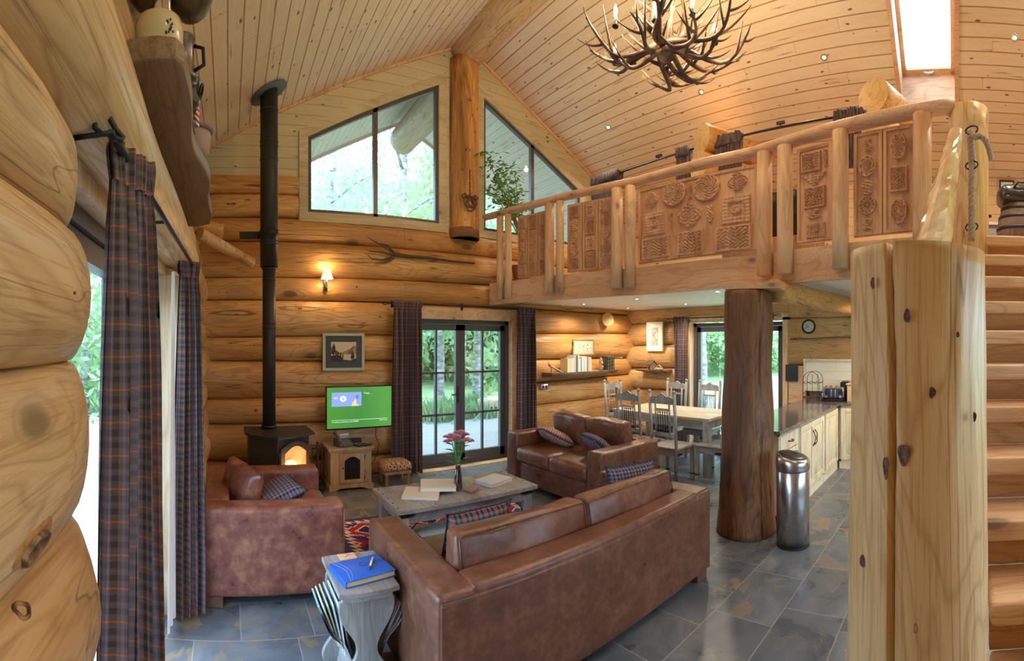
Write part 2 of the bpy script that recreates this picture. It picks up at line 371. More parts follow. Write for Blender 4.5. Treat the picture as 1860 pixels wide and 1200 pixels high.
def leather(name, var_a, var_b, var_c, ns=5.5, r0=.40, r1=.66):
    k = NT(name, .34, 0, .6); c = k.co('Object', (1, 1, 1))
    a = k.n('TexNoise', {'Vector': c, 'Scale': ns, 'Detail': 7.0, 'Roughness': .65}).outputs[0]
    b = k.n('TexNoise', {'Vector': c, 'Scale': 24.0, 'Detail': 4.0}).outputs[0]
    col = k.ramp(k.math('MULTIPLY_ADD', b, .25, k.math('MULTIPLY', a, .85)), [(r0, var_a), (.55, var_b), (r1, var_c)])
    k.col(col); k.t.links.new(k.ramp(a, [(.3, .26), (.7, .38)]), k.b.inputs['Roughness'])
    f = k.n('TexVoronoi', {'Vector': c, 'Scale': 260.0}).outputs[0]
    g = k.n('TexNoise', {'Vector': c, 'Scale': 9.0, 'Detail': 2.0}).outputs[0]
    return k.bump(k.math('MULTIPLY_ADD', g, 3.0, k.math('MULTIPLY', f, .25)), .35, .004).m
M['leather'] = leather('rust_brown_leather', (.13, .042, .035), (.24, .082, .058), (.38, .165, .095), 9.0, .38, .70)
M['tan'] = leather('aged_tan_leather', (.095, .038, .020), (.165, .062, .034), (.26, .112, .062), 6.0, .34, .76)
M['black'] = plain('black_iron', (.022, .021, .022), .5, .4)
M['stove'] = plain('stove_iron', (.035, .032, .030), .5, .3)
M['dframe'] = plain('charcoal_door_paint', (.085, .08, .082), .4)
M['chrome'] = plain('polished_steel', (.75, .75, .76), .12, 1)
M['gold'] = plain('antique_gold', (.38, .33, .20), .4, .4)
M['white'] = plain('white_card', (.85, .84, .80), .6)
M['offw'] = plain('ivory_paper', (.80, .74, .62), .7)
def glass(name, tint=(1, 1, 1), a=.08):
    k = NT(name); t = k.t; tr = k.n('BsdfTransparent', {0: (*tint, 1)}); gl = k.n('BsdfGlossy', {0: (1, 1, 1, 1), 'Roughness': .02})
    mx = k.n('MixShader', {0: a}); t.links.new(tr.outputs[0], mx.inputs[1]); t.links.new(gl.outputs[0], mx.inputs[2])
    t.links.new(mx.outputs[0], t.nodes['Material Output'].inputs[0]); return k.m
M['glass'] = glass('window_glass', (.97, .99, 1), .06)
M['vaseglass'] = glass('smoked_glass', (.55, .58, .62), .18)
def brushed():
    k = NT('brushed_steel', .24, 1); c = k.co('Object', (1, 1, 90))
    n = k.n('TexNoise', {'Vector': c, 'Scale': 4.0, 'Detail': 2.0}).outputs[0]
    k.col(k.ramp(n, [(.3, (.50, .48, .48)), (.7, (.60, .58, .58))]));     return k.m
M['steel'] = brushed()
def leafmat(name, a, b):
    k = NT(name, .7, 0, .2); c = k.n('TexNoise', {'Vector': k.co('Object'), 'Scale': 1.6, 'Detail': 3.0}).outputs[0]; col = k.ramp(c, [(.35, a), (.65, b)])
    d = k.n('BsdfDiffuse', {0: col}); tr = k.n('BsdfTranslucent', {0: col}); mx = k.n('MixShader', {0: .5}); k.t.links.new(d.outputs[0], mx.inputs[1]); k.t.links.new(tr.outputs[0], mx.inputs[2])
    k.t.links.new(mx.outputs[0], k.t.nodes['Material Output'].inputs[0]); return k.m
def granite():
    k = NT('brown_granite', .1, 0, .6); c = k.co('Object')
    n = k.n('TexNoise', {'Vector': c, 'Scale': 38.0, 'Detail': 6.0, 'Roughness': .7}).outputs[0]
    v = k.n('TexVoronoi', {'Vector': c, 'Scale': 60.0}).outputs[1]
    b = k.ramp(n, [(.38, (.03, .02, .016)), (.52, (.09, .065, .05)), (.66, (.26, .20, .16))])
    return k.col(k.mix(.12, b, v)).m
M['granite'] = granite()
def slate():
    k = NT('slate_tiles', .38, 0, .5); c = k.co('Object', (1, 1, 1), (.195, -.295, 0))
    br = k.n('TexBrick', {'Vector': c, 'Color1': (0, 0, 0, 1), 'Color2': (1, 1, 1, 1), 'Mortar': (.5, .5, .5, 1), 'Scale': 1.0, 'Mortar Size': .0028, 'Mortar Smooth': .1, 'Bias': 0.0, 'Brick Width': .60, 'Row Height': .395}, offset=.37, squash=.72, squash_frequency=3)
    rnd = br.outputs[0]; mo = br.outputs[1]
    sh = k.n('VectorMath', {0: c, 1: k.n('CombineXYZ', {0: k.math('MULTIPLY', rnd, 13.0), 1: k.math('MULTIPLY', rnd, 7.0), 2: 0.0})}, operation='ADD').outputs[0]
    a = k.n('TexNoise', {'Vector': sh, 'Scale': 2.2, 'Detail': 8.0, 'Roughness': .62, 'Distortion': .8}).outputs[0]
    p = k.n('TexNoise', {'Vector': sh, 'Scale': 3.4, 'Detail': 5.0, 'Roughness': .5, 'Distortion': 1.6}).outputs[0]
    base = k.ramp(a, [(.32, (.075, .09, .105)), (.5, (.14, .16, .18)), (.70, (.26, .27, .28))])
    base = k.mix(k.ramp(rnd, [(0, 0), (1, .45)]), base, (.10, .10, .12))
    base = k.mix(k.math('MULTIPLY', k.ramp(p, [(.55, 0), (.575, .85)]), k.ramp(rnd, [(.35, .25), (.6, 1)])), base, (.27, .21, .13))
    base = k.mix(mo, base, (.36, .35, .33))
    k.col(base); k.t.links.new(k.ramp(a, [(.3, .22), (.7, .45)]), k.b.inputs['Roughness'])
    h = k.math('SUBTRACT', k.math('MULTIPLY_ADD', k.ramp(p, [(.6, 0), (.63, 1)]), .35, a), k.math('MULTIPLY', mo, .8))
    return k.bump(h, .45, .004).m
M['slate'] = slate()
OR, NV, GR, BK, PU = (.62, .17, .05), (.05, .07, .16), (.16, .15, .12), (.015, .014, .02), (.22, .06, .10)
M['plaid'] = plaid('brown_navy_tartan', (.13, .095, .085), [(.10, .06, BK), (.25, .03, BK), (.38, .05, (.11, .10, .13)), (.55, .035, (.24, .08, .045)), (.74, .07, BK), (.9, .03, (.15, .17, .26)), (.62, .02, (.12, .17, .30)), (.46, .02, (.14, .18, .30))],
                   [(.12, .03, (.50, .16, .06)), (.42, .10, (.085, .055, .045)), (.60, .03, (.16, .11, .10)), (.80, .09, (.075, .05, .045))], .085, .085)
M['plaidc'] = plaid('small_check_tartan', (.12, .11, .13), [(.15, .10, BK), (.42, .05, (.10, .13, .24)), (.65, .08, BK), (.86, .05, (.36, .20, .14))],
                    [(.15, .10, BK), (.38, .05, (.45, .16, .10)), (.65, .08, BK), (.86, .05, (.10, .14, .28))], .055, .055)
M['plaidr'] = plaid('red_edged_tartan', (.16, .12, .12), [(.1, .08, BK), (.4, .06, (.62, .13, .07)), (.68, .08, BK), (.88, .05, (.12, .2, .3))], [(.1, .08, BK), (.4, .08, (.62, .13, .07)), (.68, .08, (.05, .07, .1)), (.88, .05, (.12, .2, .3))], .075, .075)
M['plaidw'] = plaid('tan_tartan', (.34, .24, .18), [(.12, .09, (.04, .035, .05)), (.42, .04, (.50, .22, .08)), (.65, .08, (.05, .045, .06)), (.86, .05, (.24, .24, .34))], [(.12, .09, (.04, .035, .05)), (.38, .05, (.56, .24, .09)), (.65, .07, (.06, .05, .06)), (.86, .05, (.30, .28, .36))], .06, .06)
M['flange'] = plain('blue_grey_plate', (.10, .12, .13), .45)
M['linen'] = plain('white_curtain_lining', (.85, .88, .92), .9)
# ================================================================ THE SETTING
def roofz(x): return 6.0-.52*abs(x-3.25)
MB().bb(-.6, 7.0, -2.6, 5.95, -.12, 0).build('floor', M['slate'], kind='structure')
MB().bb(-8, 12, 6.02, 9.9, -.16, -.03).bb(-8, -.62, -3, 6.02, -.16, -.03).build('floor', M['deck'], kind='structure')

def logwall(mb, ax, plane, s0, s1, sA, sB, seams, sg, bulge=.13, zlo=-1, zhi=99, rnd0=0, rnd1=0, seed=0, nv=12, back=.16, jit=0, ends=None):
    """half-round logs stacked; seams = [(z at sA, z at sB), ...]; sg is the way the room lies"""
    L = abs(s1-s0); n = max(4, int(L/.14)); rr = random.Random(seed)
    for i in range(len(seams)-1):
        zz = lambda q, s: q[0]+(q[1]-q[0])*(s-sA)/(sB-sA)
        if max(seams[i+1]) <= zlo+.02 or min(seams[i]) >= zhi-.02: continue
        j0, j1 = (rr.uniform(-jit, jit) if rnd0 else 0), (rr.uniform(-jit, jit) if rnd1 else 0)
        a0, a1 = s0+j0, s1+j1+(ends[i] if ends else 0); bl = bulge*rr.uniform(.85, 1.15); rows = []
        us = [k/n for k in range(n+1)]
        if rnd0: us = [0, .25*rnd0/L, .6*rnd0/L]+[u for u in us if u > rnd0/L]
        if rnd1: us = [u for u in us if u < 1-rnd1/L]+[1-.6*rnd1/L, 1-.25*rnd1/L, 1]
        for u in us:
            s = a0+(a1-a0)*u; za, zb = zz(seams[i], s), zz(seams[i+1], s); h = zb-za
            e = 1.0
            if rnd0: e = min(e, math.sqrt(max(0, min(1, .25+.75*u*L/rnd0))))
            if rnd1: e = min(e, math.sqrt(max(0, min(1, .25+.75*(1-u)*L/rnd1))))
            row = []
            for k in range(nv+1):
                f = PI*k/nv; zc = (za+zb)/2-h/2*math.cos(f)
                out = bl*(h/.38)**.5*(math.sin(f)**.72)*(e if k not in (0, nv) else 1)
                out += .022*N3(s*1.1+seed, zc*2.3, i*7.1)*math.sin(f)
                z = min(zhi, max(zlo, zc+.010*N3(s*1.4, i*3.3, seed)*(0 if k in (0, nv) and i == 0 else 1)))
                p = plane+sg*out
                row.append((s, p, z) if ax == 'x' else (p, s, z))
            b = plane-sg*back
            row.append((s, b, row[-1][2]) if ax == 'x' else (b, s, row[-1][2])); row.append((s, b, row[0][2]) if ax == 'x' else (b, s, row[0][2]))
            rows.append(row)
        m = len(rows[0]); vs = [p for r in rows for p in r]; fs = []
        for a in range(len(rows)-1):
            for k in range(m): fs.append((a*m+k, a*m+(k+1) % m, (a+1)*m+(k+1) % m, (a+1)*m+k))
        b0 = len(mb.f); mb.add(vs, fs)
        mb.add(rows[0], [list(range(m))], flat=True); mb.add(rows[-1], [list(range(m))], flat=True)
BS = [(0, 0), (.251, .26), (.712, .76), (1.022, 1.14), (1.504, 1.46), (1.801, 1.92), (2.269, 2.27), (2.551, 2.62), (3.006, 3.0), (3.309, 3.31), (3.605, 3.6), (3.846, 3.86)]
a = dict(ax='x', plane=5.87, sA=0, sB=6.85, seams=BS, sg=-1)
m = MB()
logwall(m, s0=-.45, s1=2.31, zhi=3.3, seed=1, **a)
logwall(m, s0=4.05, s1=6.9, zhi=2.33, seed=1, **a)
logwall(m, s0=2.31, s1=6.9, zlo=2.2, zhi=3.3, seed=1, **a)
logwall(m, s0=-.45, s1=.89, zlo=3.3, zhi=3.86, seed=1, **a)
wb_ = m.build('wall_back', M['log'], kind='structure')
LS = [(0, 0), (.28, .28), (.62, .62), (.95, .95), (1.30, 1.28), (1.66, 1.66), (1.97, 1.98), (2.2, 2.2), (2.56, 2.55), (2.88, 2.9), (3.28, 3.28), (3.6, 3.6), (4.0, 4.0), (4.25, 4.25)]
a = dict(ax='y', plane=-.40, sA=-2.5, sB=5.8, seams=LS, sg=1, jit=.03)
m = MB()
logwall(m, s0=-2.6, s1=1.06, zhi=2.2, rnd1=.16, seed=4, bulge=.145, ends=[-.10, -.12, -.08, -.02, 0, .02, 0, 0, 0, 0, 0, 0, 0], **a)
logwall(m, s0=2.96, s1=5.9, zhi=2.2, rnd0=.16, seed=5, bulge=.17, **a)
logwall(m, s0=-2.6, s1=5.9, zlo=2.2, zhi=2.56, seed=6, bulge=.15, **a)
a['plane'] = -.47
logwall(m, s0=-2.6, s1=5.9, zlo=2.56, zhi=4.14, seed=6, bulge=.15, **a)
wl_ = m.build('wall_left', M['logy'], kind='structure')
# the wall behind the photographer, with its own window
m = MB(); m.bb(-.6, 7.0, -2.75, -2.6, -.1, .9); m.bb(-.6, 1.2, -2.75, -2.6, .9, 2.3); m.bb(4.6, 7.0, -2.75, -2.6, .9, 2.3)
m.prism([(-.6, -2.6, 2.3), (7.0, -2.6, 2.3), (7.0, -2.6, roofz(7.0)+.1), (3.25, -2.6, 6.1), (-.6, -2.6, roofz(-.6)+.1)], (0, -.15, 0)); m.build('wall_front', M['gable'], kind='structure', smooth=False)
RS = [(0, 0), (.5, .42), (1.0, .86), (1.46, 1.26), (1.88, 1.68), (2.15, 2.1), (2.42, 2.42)]
a = dict(ax='y', plane=6.92, sA=0, sB=5.8, seams=RS, sg=-1)
m = MB()
logwall(m, s0=-2.6, s1=2.62, zhi=2.36, seed=8, bulge=.12, **a)
logwall(m, s0=4.42, s1=5.9, zhi=2.36, seed=9, bulge=.15, **a)
m.bb(6.8, 7.0, 2.6, 4.45, 2.2, 2.36)
m.build('wall_right', M['logy'], kind='structure')
MB().bb(6.86, 7.0, -2.6, 5.9, 2.5, 4.13).build('wall_right', M['knee'], kind='structure')
# gable wall above the logs, with two raked window openings
g = MB()
def gp(*pts): g.prism([(x, 5.92, z) for x, z in pts], (0, -.12, 0))
gp((-.45, 3.8), (.89, 3.8), (.89, roofz(.89)), (-.45, roofz(-.45)))
gp((.89, 3.25), (1.01, 3.25), (1.01, roofz(1.01)), (.89, roofz(.89)))
gp((1.01, 3.25), (2.83, 3.25), (2.83, 3.385), (1.01, 3.385))
gp((1.01, 4.345), (2.83, 5.315), (2.83, roofz(2.83)), (1.01, roofz(1.01)))
gp((2.83, 3.25), (3.56, 3.25), (3.56, roofz(3.56)), (3.25, 6.0), (2.83, roofz(2.83)))
gp((3.56, 3.25), (5.5, 3.25), (5.5, 3.385), (3.56, 3.385))
gp((3.56, 5.33), (5.5, 4.35), (5.5, roofz(5.5)), (3.56, roofz(3.56)))
gp((5.5, 3.25), (7.0, 3.25), (7.0, roofz(7.0)), (5.5, roofz(5.5)))
g.build('wall_back', M['gable'], kind='structure', smooth=False)
# ceiling: two boarded slopes, the right one with a skylight opening
SKY = (4.25, 5.76, .02, .67)
def slope(mb, x0, x1, y0, y1, sg, th=.26, open_=None):
    cs = math.hypot(1, .52)
    def patch(xa, xb, ya, yb):
        mb.grid(lambda u, v: (xa+(xb-xa)*u, ya+(yb-ya)*v, roofz(xa+(xb-xa)*u)), 1, 1, lambda u, v: (ya+(yb-ya)*v, (xa+(xb-xa)*u)*cs), flat=True)
        mb.grid(lambda u, v: (xa+(xb-xa)*u, ya+(yb-ya)*v, roofz(xa+(xb-xa)*u)+th), 1, 1, flat=True)
    if open_:
        a, b, c, d = open_
        patch(x0, a, y0, y1); patch(b, x1, y0, y1); patch(a, b, y0, c); patch(a, b, d, y1)
    else: patch(x0, x1, y0, y1)
m = MB(); slope(m, -.5, 3.25, -2.6, 5.92, -1); slope(m, 3.25, 7.02, -2.6, 5.92, 1, open_=SKY); m.build('ceiling', M['ceil'], kind='structure', smooth=False)
m = MB(); slope(m, -1.3, 3.25, 5.94, 8.3, -1, .12); slope(m, 3.25, 7.9, 5.94, 8.3, 1, .12)
for xa, xb in ((-1.3, 3.25), (3.25, 7.9)):
    m.prism([(xa, 8.3, roofz(xa)-.06), (xb, 8.3, roofz(xb)-.06), (xb, 8.3, roofz(xb)+.16), (xa, 8.3, roofz(xa)+.16)], (0, .04, 0))
m.build('ceiling', M['soffit'], kind='structure', smooth=False)
# slim trim where the ceiling meets the gable
m = MB()
m.prism([(-.25, 5.80, roofz(-.25)-.035), (3.02, 5.80, roofz(3.02)-.035), (3.02, 5.80, roofz(3.02)-.002), (-.25, 5.80, roofz(-.25)-.002)], (0, -.03, 0))
m.prism([(3.48, 5.80, roofz(3.48)-.035), (6.85, 5.80, roofz(6.85)-.035), (6.85, 5.80, roofz(6.85)-.002), (3.48, 5.80, roofz(3.48)-.002)], (0, -.03, 0))
m.build('trim_1', M['pinetrim'], kind='structure')
# loft platform
LP = [(3.67, 5.8), (4.23, 3.4), (4.26, 1.93), (3.86, .45), (3.88, .3), (3.88, -2.6), (6.95, -2.6), (6.95, 5.8)]
MB().prism([(x, y, 2.36) for x, y in LP], (0, 0, .04)).build('ceiling', M['whiteboards'], kind='structure', smooth=False)
MB().prism([(x, y, 2.401) for x, y in LP], (0, 0, .19)).build('floor', M['cedar'], kind='structure', smooth=False)

# ---------------------------------------------------------------- windows and doors
def window(n, x0, x1, z0, za, zb, mull):
    t = thing('window_%d' % n, None, None, kind='structure')
    def edge(mb, pts, wd, y0, y1):   # mitred frame round a polygon in the XZ plane
        c = Vector((sum(p[0] for p in pts)/4, sum(p[1] for p in pts)/4)); P = [Vector(p) for p in pts]; n_ = len(P)
        def off(d):
            out = []
            for i in range(n_):
                a, b, e = P[i-1], P[i], P[(i+1) % n_]
                d1, d2 = (b-a).normalized(), (e-b).normalized(); n1, n2 = Vector((-d1.y, d1.x)), Vector((-d2.y, d2.x))
                bi = (n1+n2).normalized(); out.append(b+bi*(d/max(.3, bi.dot(n1))))
            return out
        Q = off(wd)
        for i in range(n_):
            j = (i+1) % n_
            mb.prism([(P[i].x, y0, P[i].y), (P[j].x, y0, P[j].y), (Q[j].x, y0, Q[j].y), (Q[i].x, y0, Q[i].y)], (0, y1-y0, 0))
    pts = [(x0, z0), (x1, z0), (x1, zb), (x0, za)]
    m = MB(); edge(m, pts, -.115, 5.775, 5.80); m.build('surround', M['trimw'], t)
    m = MB(); edge(m, pts, .045, 5.81, 5.87)
    for q in mull:
        zt = za+(zb-za)*(q-x0)/(x1-x0); m.bb(q-.03, q+.03, 5.81, 5.87, z0, zt)
    m.build('frame', M['wframe'], t)
    MB().prism([(x, 5.84, z) for x, z in pts], (0, .006, 0)).build('pane', M['glass'], t)
M['wframe'] = plain('dark_bronze_frame', (.10, .075, .075), .35, .2)
window(1, 1.01, 2.83, 3.385, 4.345, 5.315, [1.915])
window(2, 3.56, 5.5, 3.385, 5.33, 4.35, [4.48])
def glazed_door(n, W, Hh, leaves, handle_side, lip=True, bars=True):
    """local: x across, y outward, z up"""
    t = thing('door_%d' % n, None, None, kind='structure'); m = MB()
    m.bb(0, .06, -.04, .08, 0, Hh); m.bb(W-.06, W, -.04, .08, 0, Hh); m.bb(0, W, -.04, .08, Hh-.06, Hh); m.bb(0, W, -.05, .1, 0, .04); m.build('frame', M['dframe'], t)
    lw = (W-.12)/leaves
    for i in range(leaves):
        a, b = .06+lw*i+.003, .06+lw*(i+1)-.003; m = MB()
        m.bb(a, a+.07, -.02, .04, .05, Hh-.065); m.bb(b-.07, b, -.02, .04, .05, Hh-.065); m.bb(a, b, -.02, .04, .05, .17); m.bb(a, b, -.02, .04, Hh-.15, Hh-.065)
        lf = m.build('leaf', M['dframe'], t)
        if bars:
            m = MB(); c = (a+b)/2; m.bb(c-.014, c+.014, -.012, .03, .17, Hh-.15)
            for z in (.17+(Hh-.32)*.315, .17+(Hh-.32)*.655): m.bb(a+.085, b-.085, -.012, .03, z-.014, z+.014)
            m.build('glazing_bar', M['dframe'], lf)
        MB().bb(a+.08, b-.08, .006, .012, .165, Hh-.145).build('pane', M['glass'], lf)
        if i == handle_side:
            x = b-.045 if handle_side == 0 else a+.045
            MB().rbox((x, -.028, 1.0), (.035, .016, .24), .007).tube([(x, -.035, 1.0), (x, -.07, 1.0), (x-.12, -.072, 1.0)], .009).build('handle', M['black'], lf)
    return t
d = glazed_door(1, 1.64, 2.06, 2, 0); d.location = (2.38, 5.86, 0)
d = glazed_door(2, 1.84, 2.14, 2, 0, bars=False); d.location = (-.50, 1.08, 0); d.rotation_euler.z = PI/2
d = glazed_door(3, 1.72, 2.08, 2, 1, bars=False); d.location = (6.93, 4.38, 0); d.rotation_euler.z = -PI/2
m = MB(); m.bb(2.28, 2.38, 5.76, 5.9, 0, 2.06); m.bb(4.02, 4.10, 5.72, 5.9, 0, 2.06); m.bb(2.28, 4.10, 5.72, 5.9, 2.06, 2.22); m.build('trim_2', M['cedar'], kind='structure')
m = MB(); m.bb(-.56, -.26, 2.90, 2.94, 0, 2.14); m.bb(-.58, -.46, 1.06, 1.09, 0, 2.14); m.bb(-.56, -.40, 1.06, 2.94, 2.14, 2.21); m.build('trim_3', M['pinetrim'], kind='structure')
m = MB(); m.bb(6.76, 7.0, 4.38, 4.46, 0, 2.14); m.bb(6.76, 7.0, 2.58, 2.66, 0, 2.14); m.bb(6.76, 7.0, 2.58, 4.46, 2.10, 2.2); m.build('trim_4', M['pinetrim'], kind='structure')
MB().bb(2.28, 4.1, 5.62, 5.76, 0, .012).build('trim_5', M['pinetrim'], kind='structure')
# skylight shaft and sash
t = thing('window_3', None, None, kind='structure')
x0, x1, y0, y1 = SKY; hh = .42; m = MB(); m2 = MB()
def shaft(mb, xa, xb, ya, yb, h0, h1):
    mb.prism([(xa, ya, roofz(xa)+h0), (xb, yb, roofz(xb)+h0), (xb, yb, roofz(xb)+h1), (xa, ya, roofz(xa)+h1)], (0, .001, 0) if ya == yb else (.001, 0, 0))
m.prism([(x0, y0, roofz(x0)), (x1, y0, roofz(x1)), (x1, y0, roofz(x1)+hh), (x0, y0, roofz(x0)+hh)], (0, -.02, 0))
m.prism([(x0, y1, roofz(x0)), (x1, y1, roofz(x1)), (x1, y1, roofz(x1)+hh), (x0, y1, roofz(x0)+hh)], (0, .02, 0))
m.prism([(x1, y0, roofz(x1)), (x1, y1, roofz(x1)), (x1, y1, roofz(x1)+hh), (x1, y0, roofz(x1)+hh)], (.02, 0, 0))
m.prism([(x0, y0, roofz(x0)), (x0, y1, roofz(x0)), (x0, y1, roofz(x0)+hh), (x0, y0, roofz(x0)+hh)], (-.02, 0, 0))
m.build('shaft', M['cedar'], t)
tr = MB()
for (a, b, c, d_) in ((x0-.05, x1+.05, y0-.05, y0), (x0-.05, x1+.05, y1, y1+.05), (x0-.05, x0, y0-.05, y1+.05), (x1, x1+.05, y0-.05, y1+.05)):
    tr.prism([(a, c, roofz(a)-.02), (b, c, roofz(b)-.02), (b, d_, roofz(b)-.02), (a, d_, roofz(a)-.02)], (0, 0, .04))
tr.build('surround', M['skytrim'] if 'skytrim' in M else M['cedar'], t)
fr = MB(); gz = hh-.03
for (a, b, c, d_) in ((x0, x1, y0, y0+.05), (x0, x1, y1-.05, y1), (x0, x0+.06, y0, y1), (x1-.07, x1, y0, y1)):
    fr.prism([(a, c, roofz(a)+gz-.03), (b, c, roofz(b)+gz-.03), (b, d_, roofz(b)+gz-.03), (a, d_, roofz(a)+gz-.03)], (0, 0, .06))
fr.build('frame', M['cedar'], t)
MB().prism([(x0, y0, roofz(x0)+gz), (x1, y0, roofz(x1)+gz), (x1, y1, roofz(x1)+gz), (x0, y1, roofz(x0)+gz)], (0, 0, .006)).build('pane', M['glass'], t)
MB().tube([(x1-.1, .28, roofz(x1)+gz-.05), (x1-.13, .34, roofz(x1)+gz-.08), (x1-.1, .40, roofz(x1)+gz-.05)], .01).build('catch', M['chrome'], t)

knm = NT('old_branch_knot', .6); kq_ = knm.n('TexNoise', {'Vector': knm.co('Object'), 'Scale': 45.0, 'Detail': 5.0}).outputs[0]; knm.col(knm.ramp(kq_, [(.36, (.035, .017, .01)), (.52, (.16, .075, .03)), (.66, (.36, .19, .08))])).bump(kq_, .6, .004)
paler = wood('knot_halo_wood', (.26, .115, .035), (.40, .20, .07), (.54, .30, .12), 0, 3.0, rings=10, knots=0, rough=.5, bump=.4)
for x, y, rx, rz_ in ((169, 570, .012, .026), (134, 532, .003, .003), (40, 1108, .020, .018)): scar(wl_, x, y, rx, rz_, knm.m)
scar(wl_, 62, 990, .075, .034, paler, 'burl'); scar(wl_, 58, 992, .055, .021, knm.m, dent=.02, rim=.012)
for x, y, rx, rz_ in ((425, 568, .30, .035), (548, 560, .34, .033), (640, 592, .20, .03)): scar(wb_, x, y, rx, rz_, paler, 'branch_scar', dent=.03, n=28)
for x, y, rx, rz_ in ((430, 571, .035, .012), (545, 560, .03, .012), (640, 590, .045, .008), (420, 370, .07, .014), (450, 363, .04, .010), (648, 521, .014, .014), (690, 575, .014, .014), (505, 735, .012, .012), (465, 745, .02, .02), (462, 627, .01, .01), (545, 626, .01, .01), (430, 303, .010, .010)): scar(wb_, x, y, rx, rz_, knm.m, dent=.006)
# ---------------------------------------------------------------- big timbers
def logtube(name, pts, rad, mat, label, cat, n=28, seg=None, nz=.05, group=None, parent=None, endmat=None):
    P = [Vector(p) for p in pts]
    if len(P) == 2:
        k = seg or max(6, int((P[1]-P[0]).length/.12)); P = [P[0].lerp(P[1], i/k) for i in range(k+1)]
        if hasattr(rad, '__len__') and len(rad) == 2: rad = [rad[0]+(rad[1]-rad[0])*i/k for i in range(k+1)]
    m = MB().tube(P, rad, n, nz=nz); nf = len(m.f)
    o = m.build(name, [mat, M['logend']] if endmat is None else [mat, endmat], parent, label, cat, group)
    for p in o.data.polygons[-2:]: p.material_index = 1
    return o
logtube('ridge_beam', [(3.27, -2.5, 5.93), (3.27, 5.78, 5.93)], .27, M['log_y2'] if 'log_y2' in M else M['logy'], 'huge round log running along the ridge of the ceiling', 'beam', seg=60)
logtube('ridge_beam', [(3.22, 5.95, 5.60), (3.22, 8.15, 5.55)], [.27, .25], M['soffitlog'] if 'soffitlog' in M else M['logy'], 'grey weathered round log under the roof overhang outside the gable window', 'beam')
p = thing('king_post', 'upright amber log between the two raked gable windows', 'post', (3.22, 5.78, 3.20))
o = logtube('post', [(0, 0, 0), (0, 0, 2.52)], [.222, .215], M['ridgepost'], None, None, parent=p, nz=.03)
for x, y, rx, rz_ in ((853, 181, .030, .022), (866, 198, .012, .02), (858, 210, .012, .014), (863, 240, .012, .022), (850, 272, .045, .024), (840, 307, .020, .022), (845, 398, .010, .010), (836, 215, .03, .09)): scar(o, x, y, rx, rz_, knm.m if rz_ < .05 else M['ridgepost'], dent=.006)
ch_ = wood('charred_base', (.22, .09, .035), (.30, .13, .055), (.38, .18, .08), 2, 3, knots=0)
MB().tube([(0, 0, 0), (0, 0, .10), (0, 0, .14)], [.2245, .2245, .2235], 28).build('dark_foot', ch_, p)
# iron knot plaque hanging on the post
kq = thing('iron_knot_plaque', 'rusty iron interlaced knot plaque hanging by a chain on the upright log', 'ornament', (3.19, 5.545, 3.66))
m = MB()
for a_ in range(3):
    m.tube([(.075*math.cos(q)+.035*math.cos(2*PI*a_/3+.5), -.01*(q % 2), .075*math.sin(q)+.035*math.sin(2*PI*a_/3+.5)) for q in [2*PI*i/18 for i in range(19)]], .009, 6)
for s_ in (-1, 1): m.tube([(s_*.03, 0, .06), (s_*.08, 0, .12), (s_*.13, 0, .09), (s_*.10, 0, .05), (s_*.06, 0, .06)], .010, 6)
m.build('knot', plain('rusty_iron', (.16, .08, .05), .7, .4), kq)
m = MB()
for i in range(14): m.tube([(.006*math.cos(q+i*1.57)*(1), .006*math.sin(q)*(i % 2), .12+i*.026+.015*math.sin(q)) for q in [2*PI*j/8 for j in range(9)]], .003, 5)
m.build('chain', M['black'], kq)

# dark column under the loft, light peeled column by the stair
pts = [(3.80+.14*(1-z/2.2), 1.87-.02*z, z) for z in [2.19*i/24 for i in range(25)]]
pts = [(3.84+.012*math.sin(z*1.3), 1.87-.01*z, z) for z in [2.19*i/48 for i in range(49)]]
rad = [.262-.042*min(1, i/48*1.3)+.016*max(0, 1-i/5)+.005*math.sin(i*.35) for i in range(49)]
c1 = thing('log_column', 'dark reddish heartwood log column standing behind the steel bin', 'column', (0, 0, 0))
m = MB().tube(pts, rad, 120, nz=.05)
for v in m.v:
    q = math.atan2(v.y-1.87, v.x-3.84); g = 0
    for c_, w_, d_ in ((-2.15, .020, .03), (-1.75, .012, .015), (-2.55, .016, .02), (-1.3, .02, .02), (2.9, .02, .02), (-2.9, .01, .012)):
        e = abs((q-c_-.05*math.sin(v.z*1.7+c_*3)+PI) % (2*PI)-PI); g = max(g, d_*max(0, 1-(e/w_)**2) if e < w_ else 0)
    g += .006*abs(N3(math.cos(q)*9, math.sin(q)*9, v.z*.6)); r = math.hypot(v.x-3.84, v.y-1.87); f = (r-g)/r; v.x = 3.84+(v.x-3.84)*f; v.y = 1.87+(v.y-1.87)*f
m.build('trunk', M['darkpost'], c1)
MB().box((3.98, 1.80, 2.225), (.6, .5, .055), rz=.2).build('bearing_plank', M['cedar'], c1)
def kang(x):  # the angle on the post that shows at photo column x
    th_ = (x-XO)/FO; c0 = Vector((1.435, .118)); d_ = Vector((math.sin(th_), math.cos(th_))); b_ = c0.dot(d_); s_ = b_-math.sqrt(max(0, b_*b_-(c0.dot(c0)-.2145**2))); q_ = d_*s_-c0
    return math.atan2(q_.y, q_.x), s_
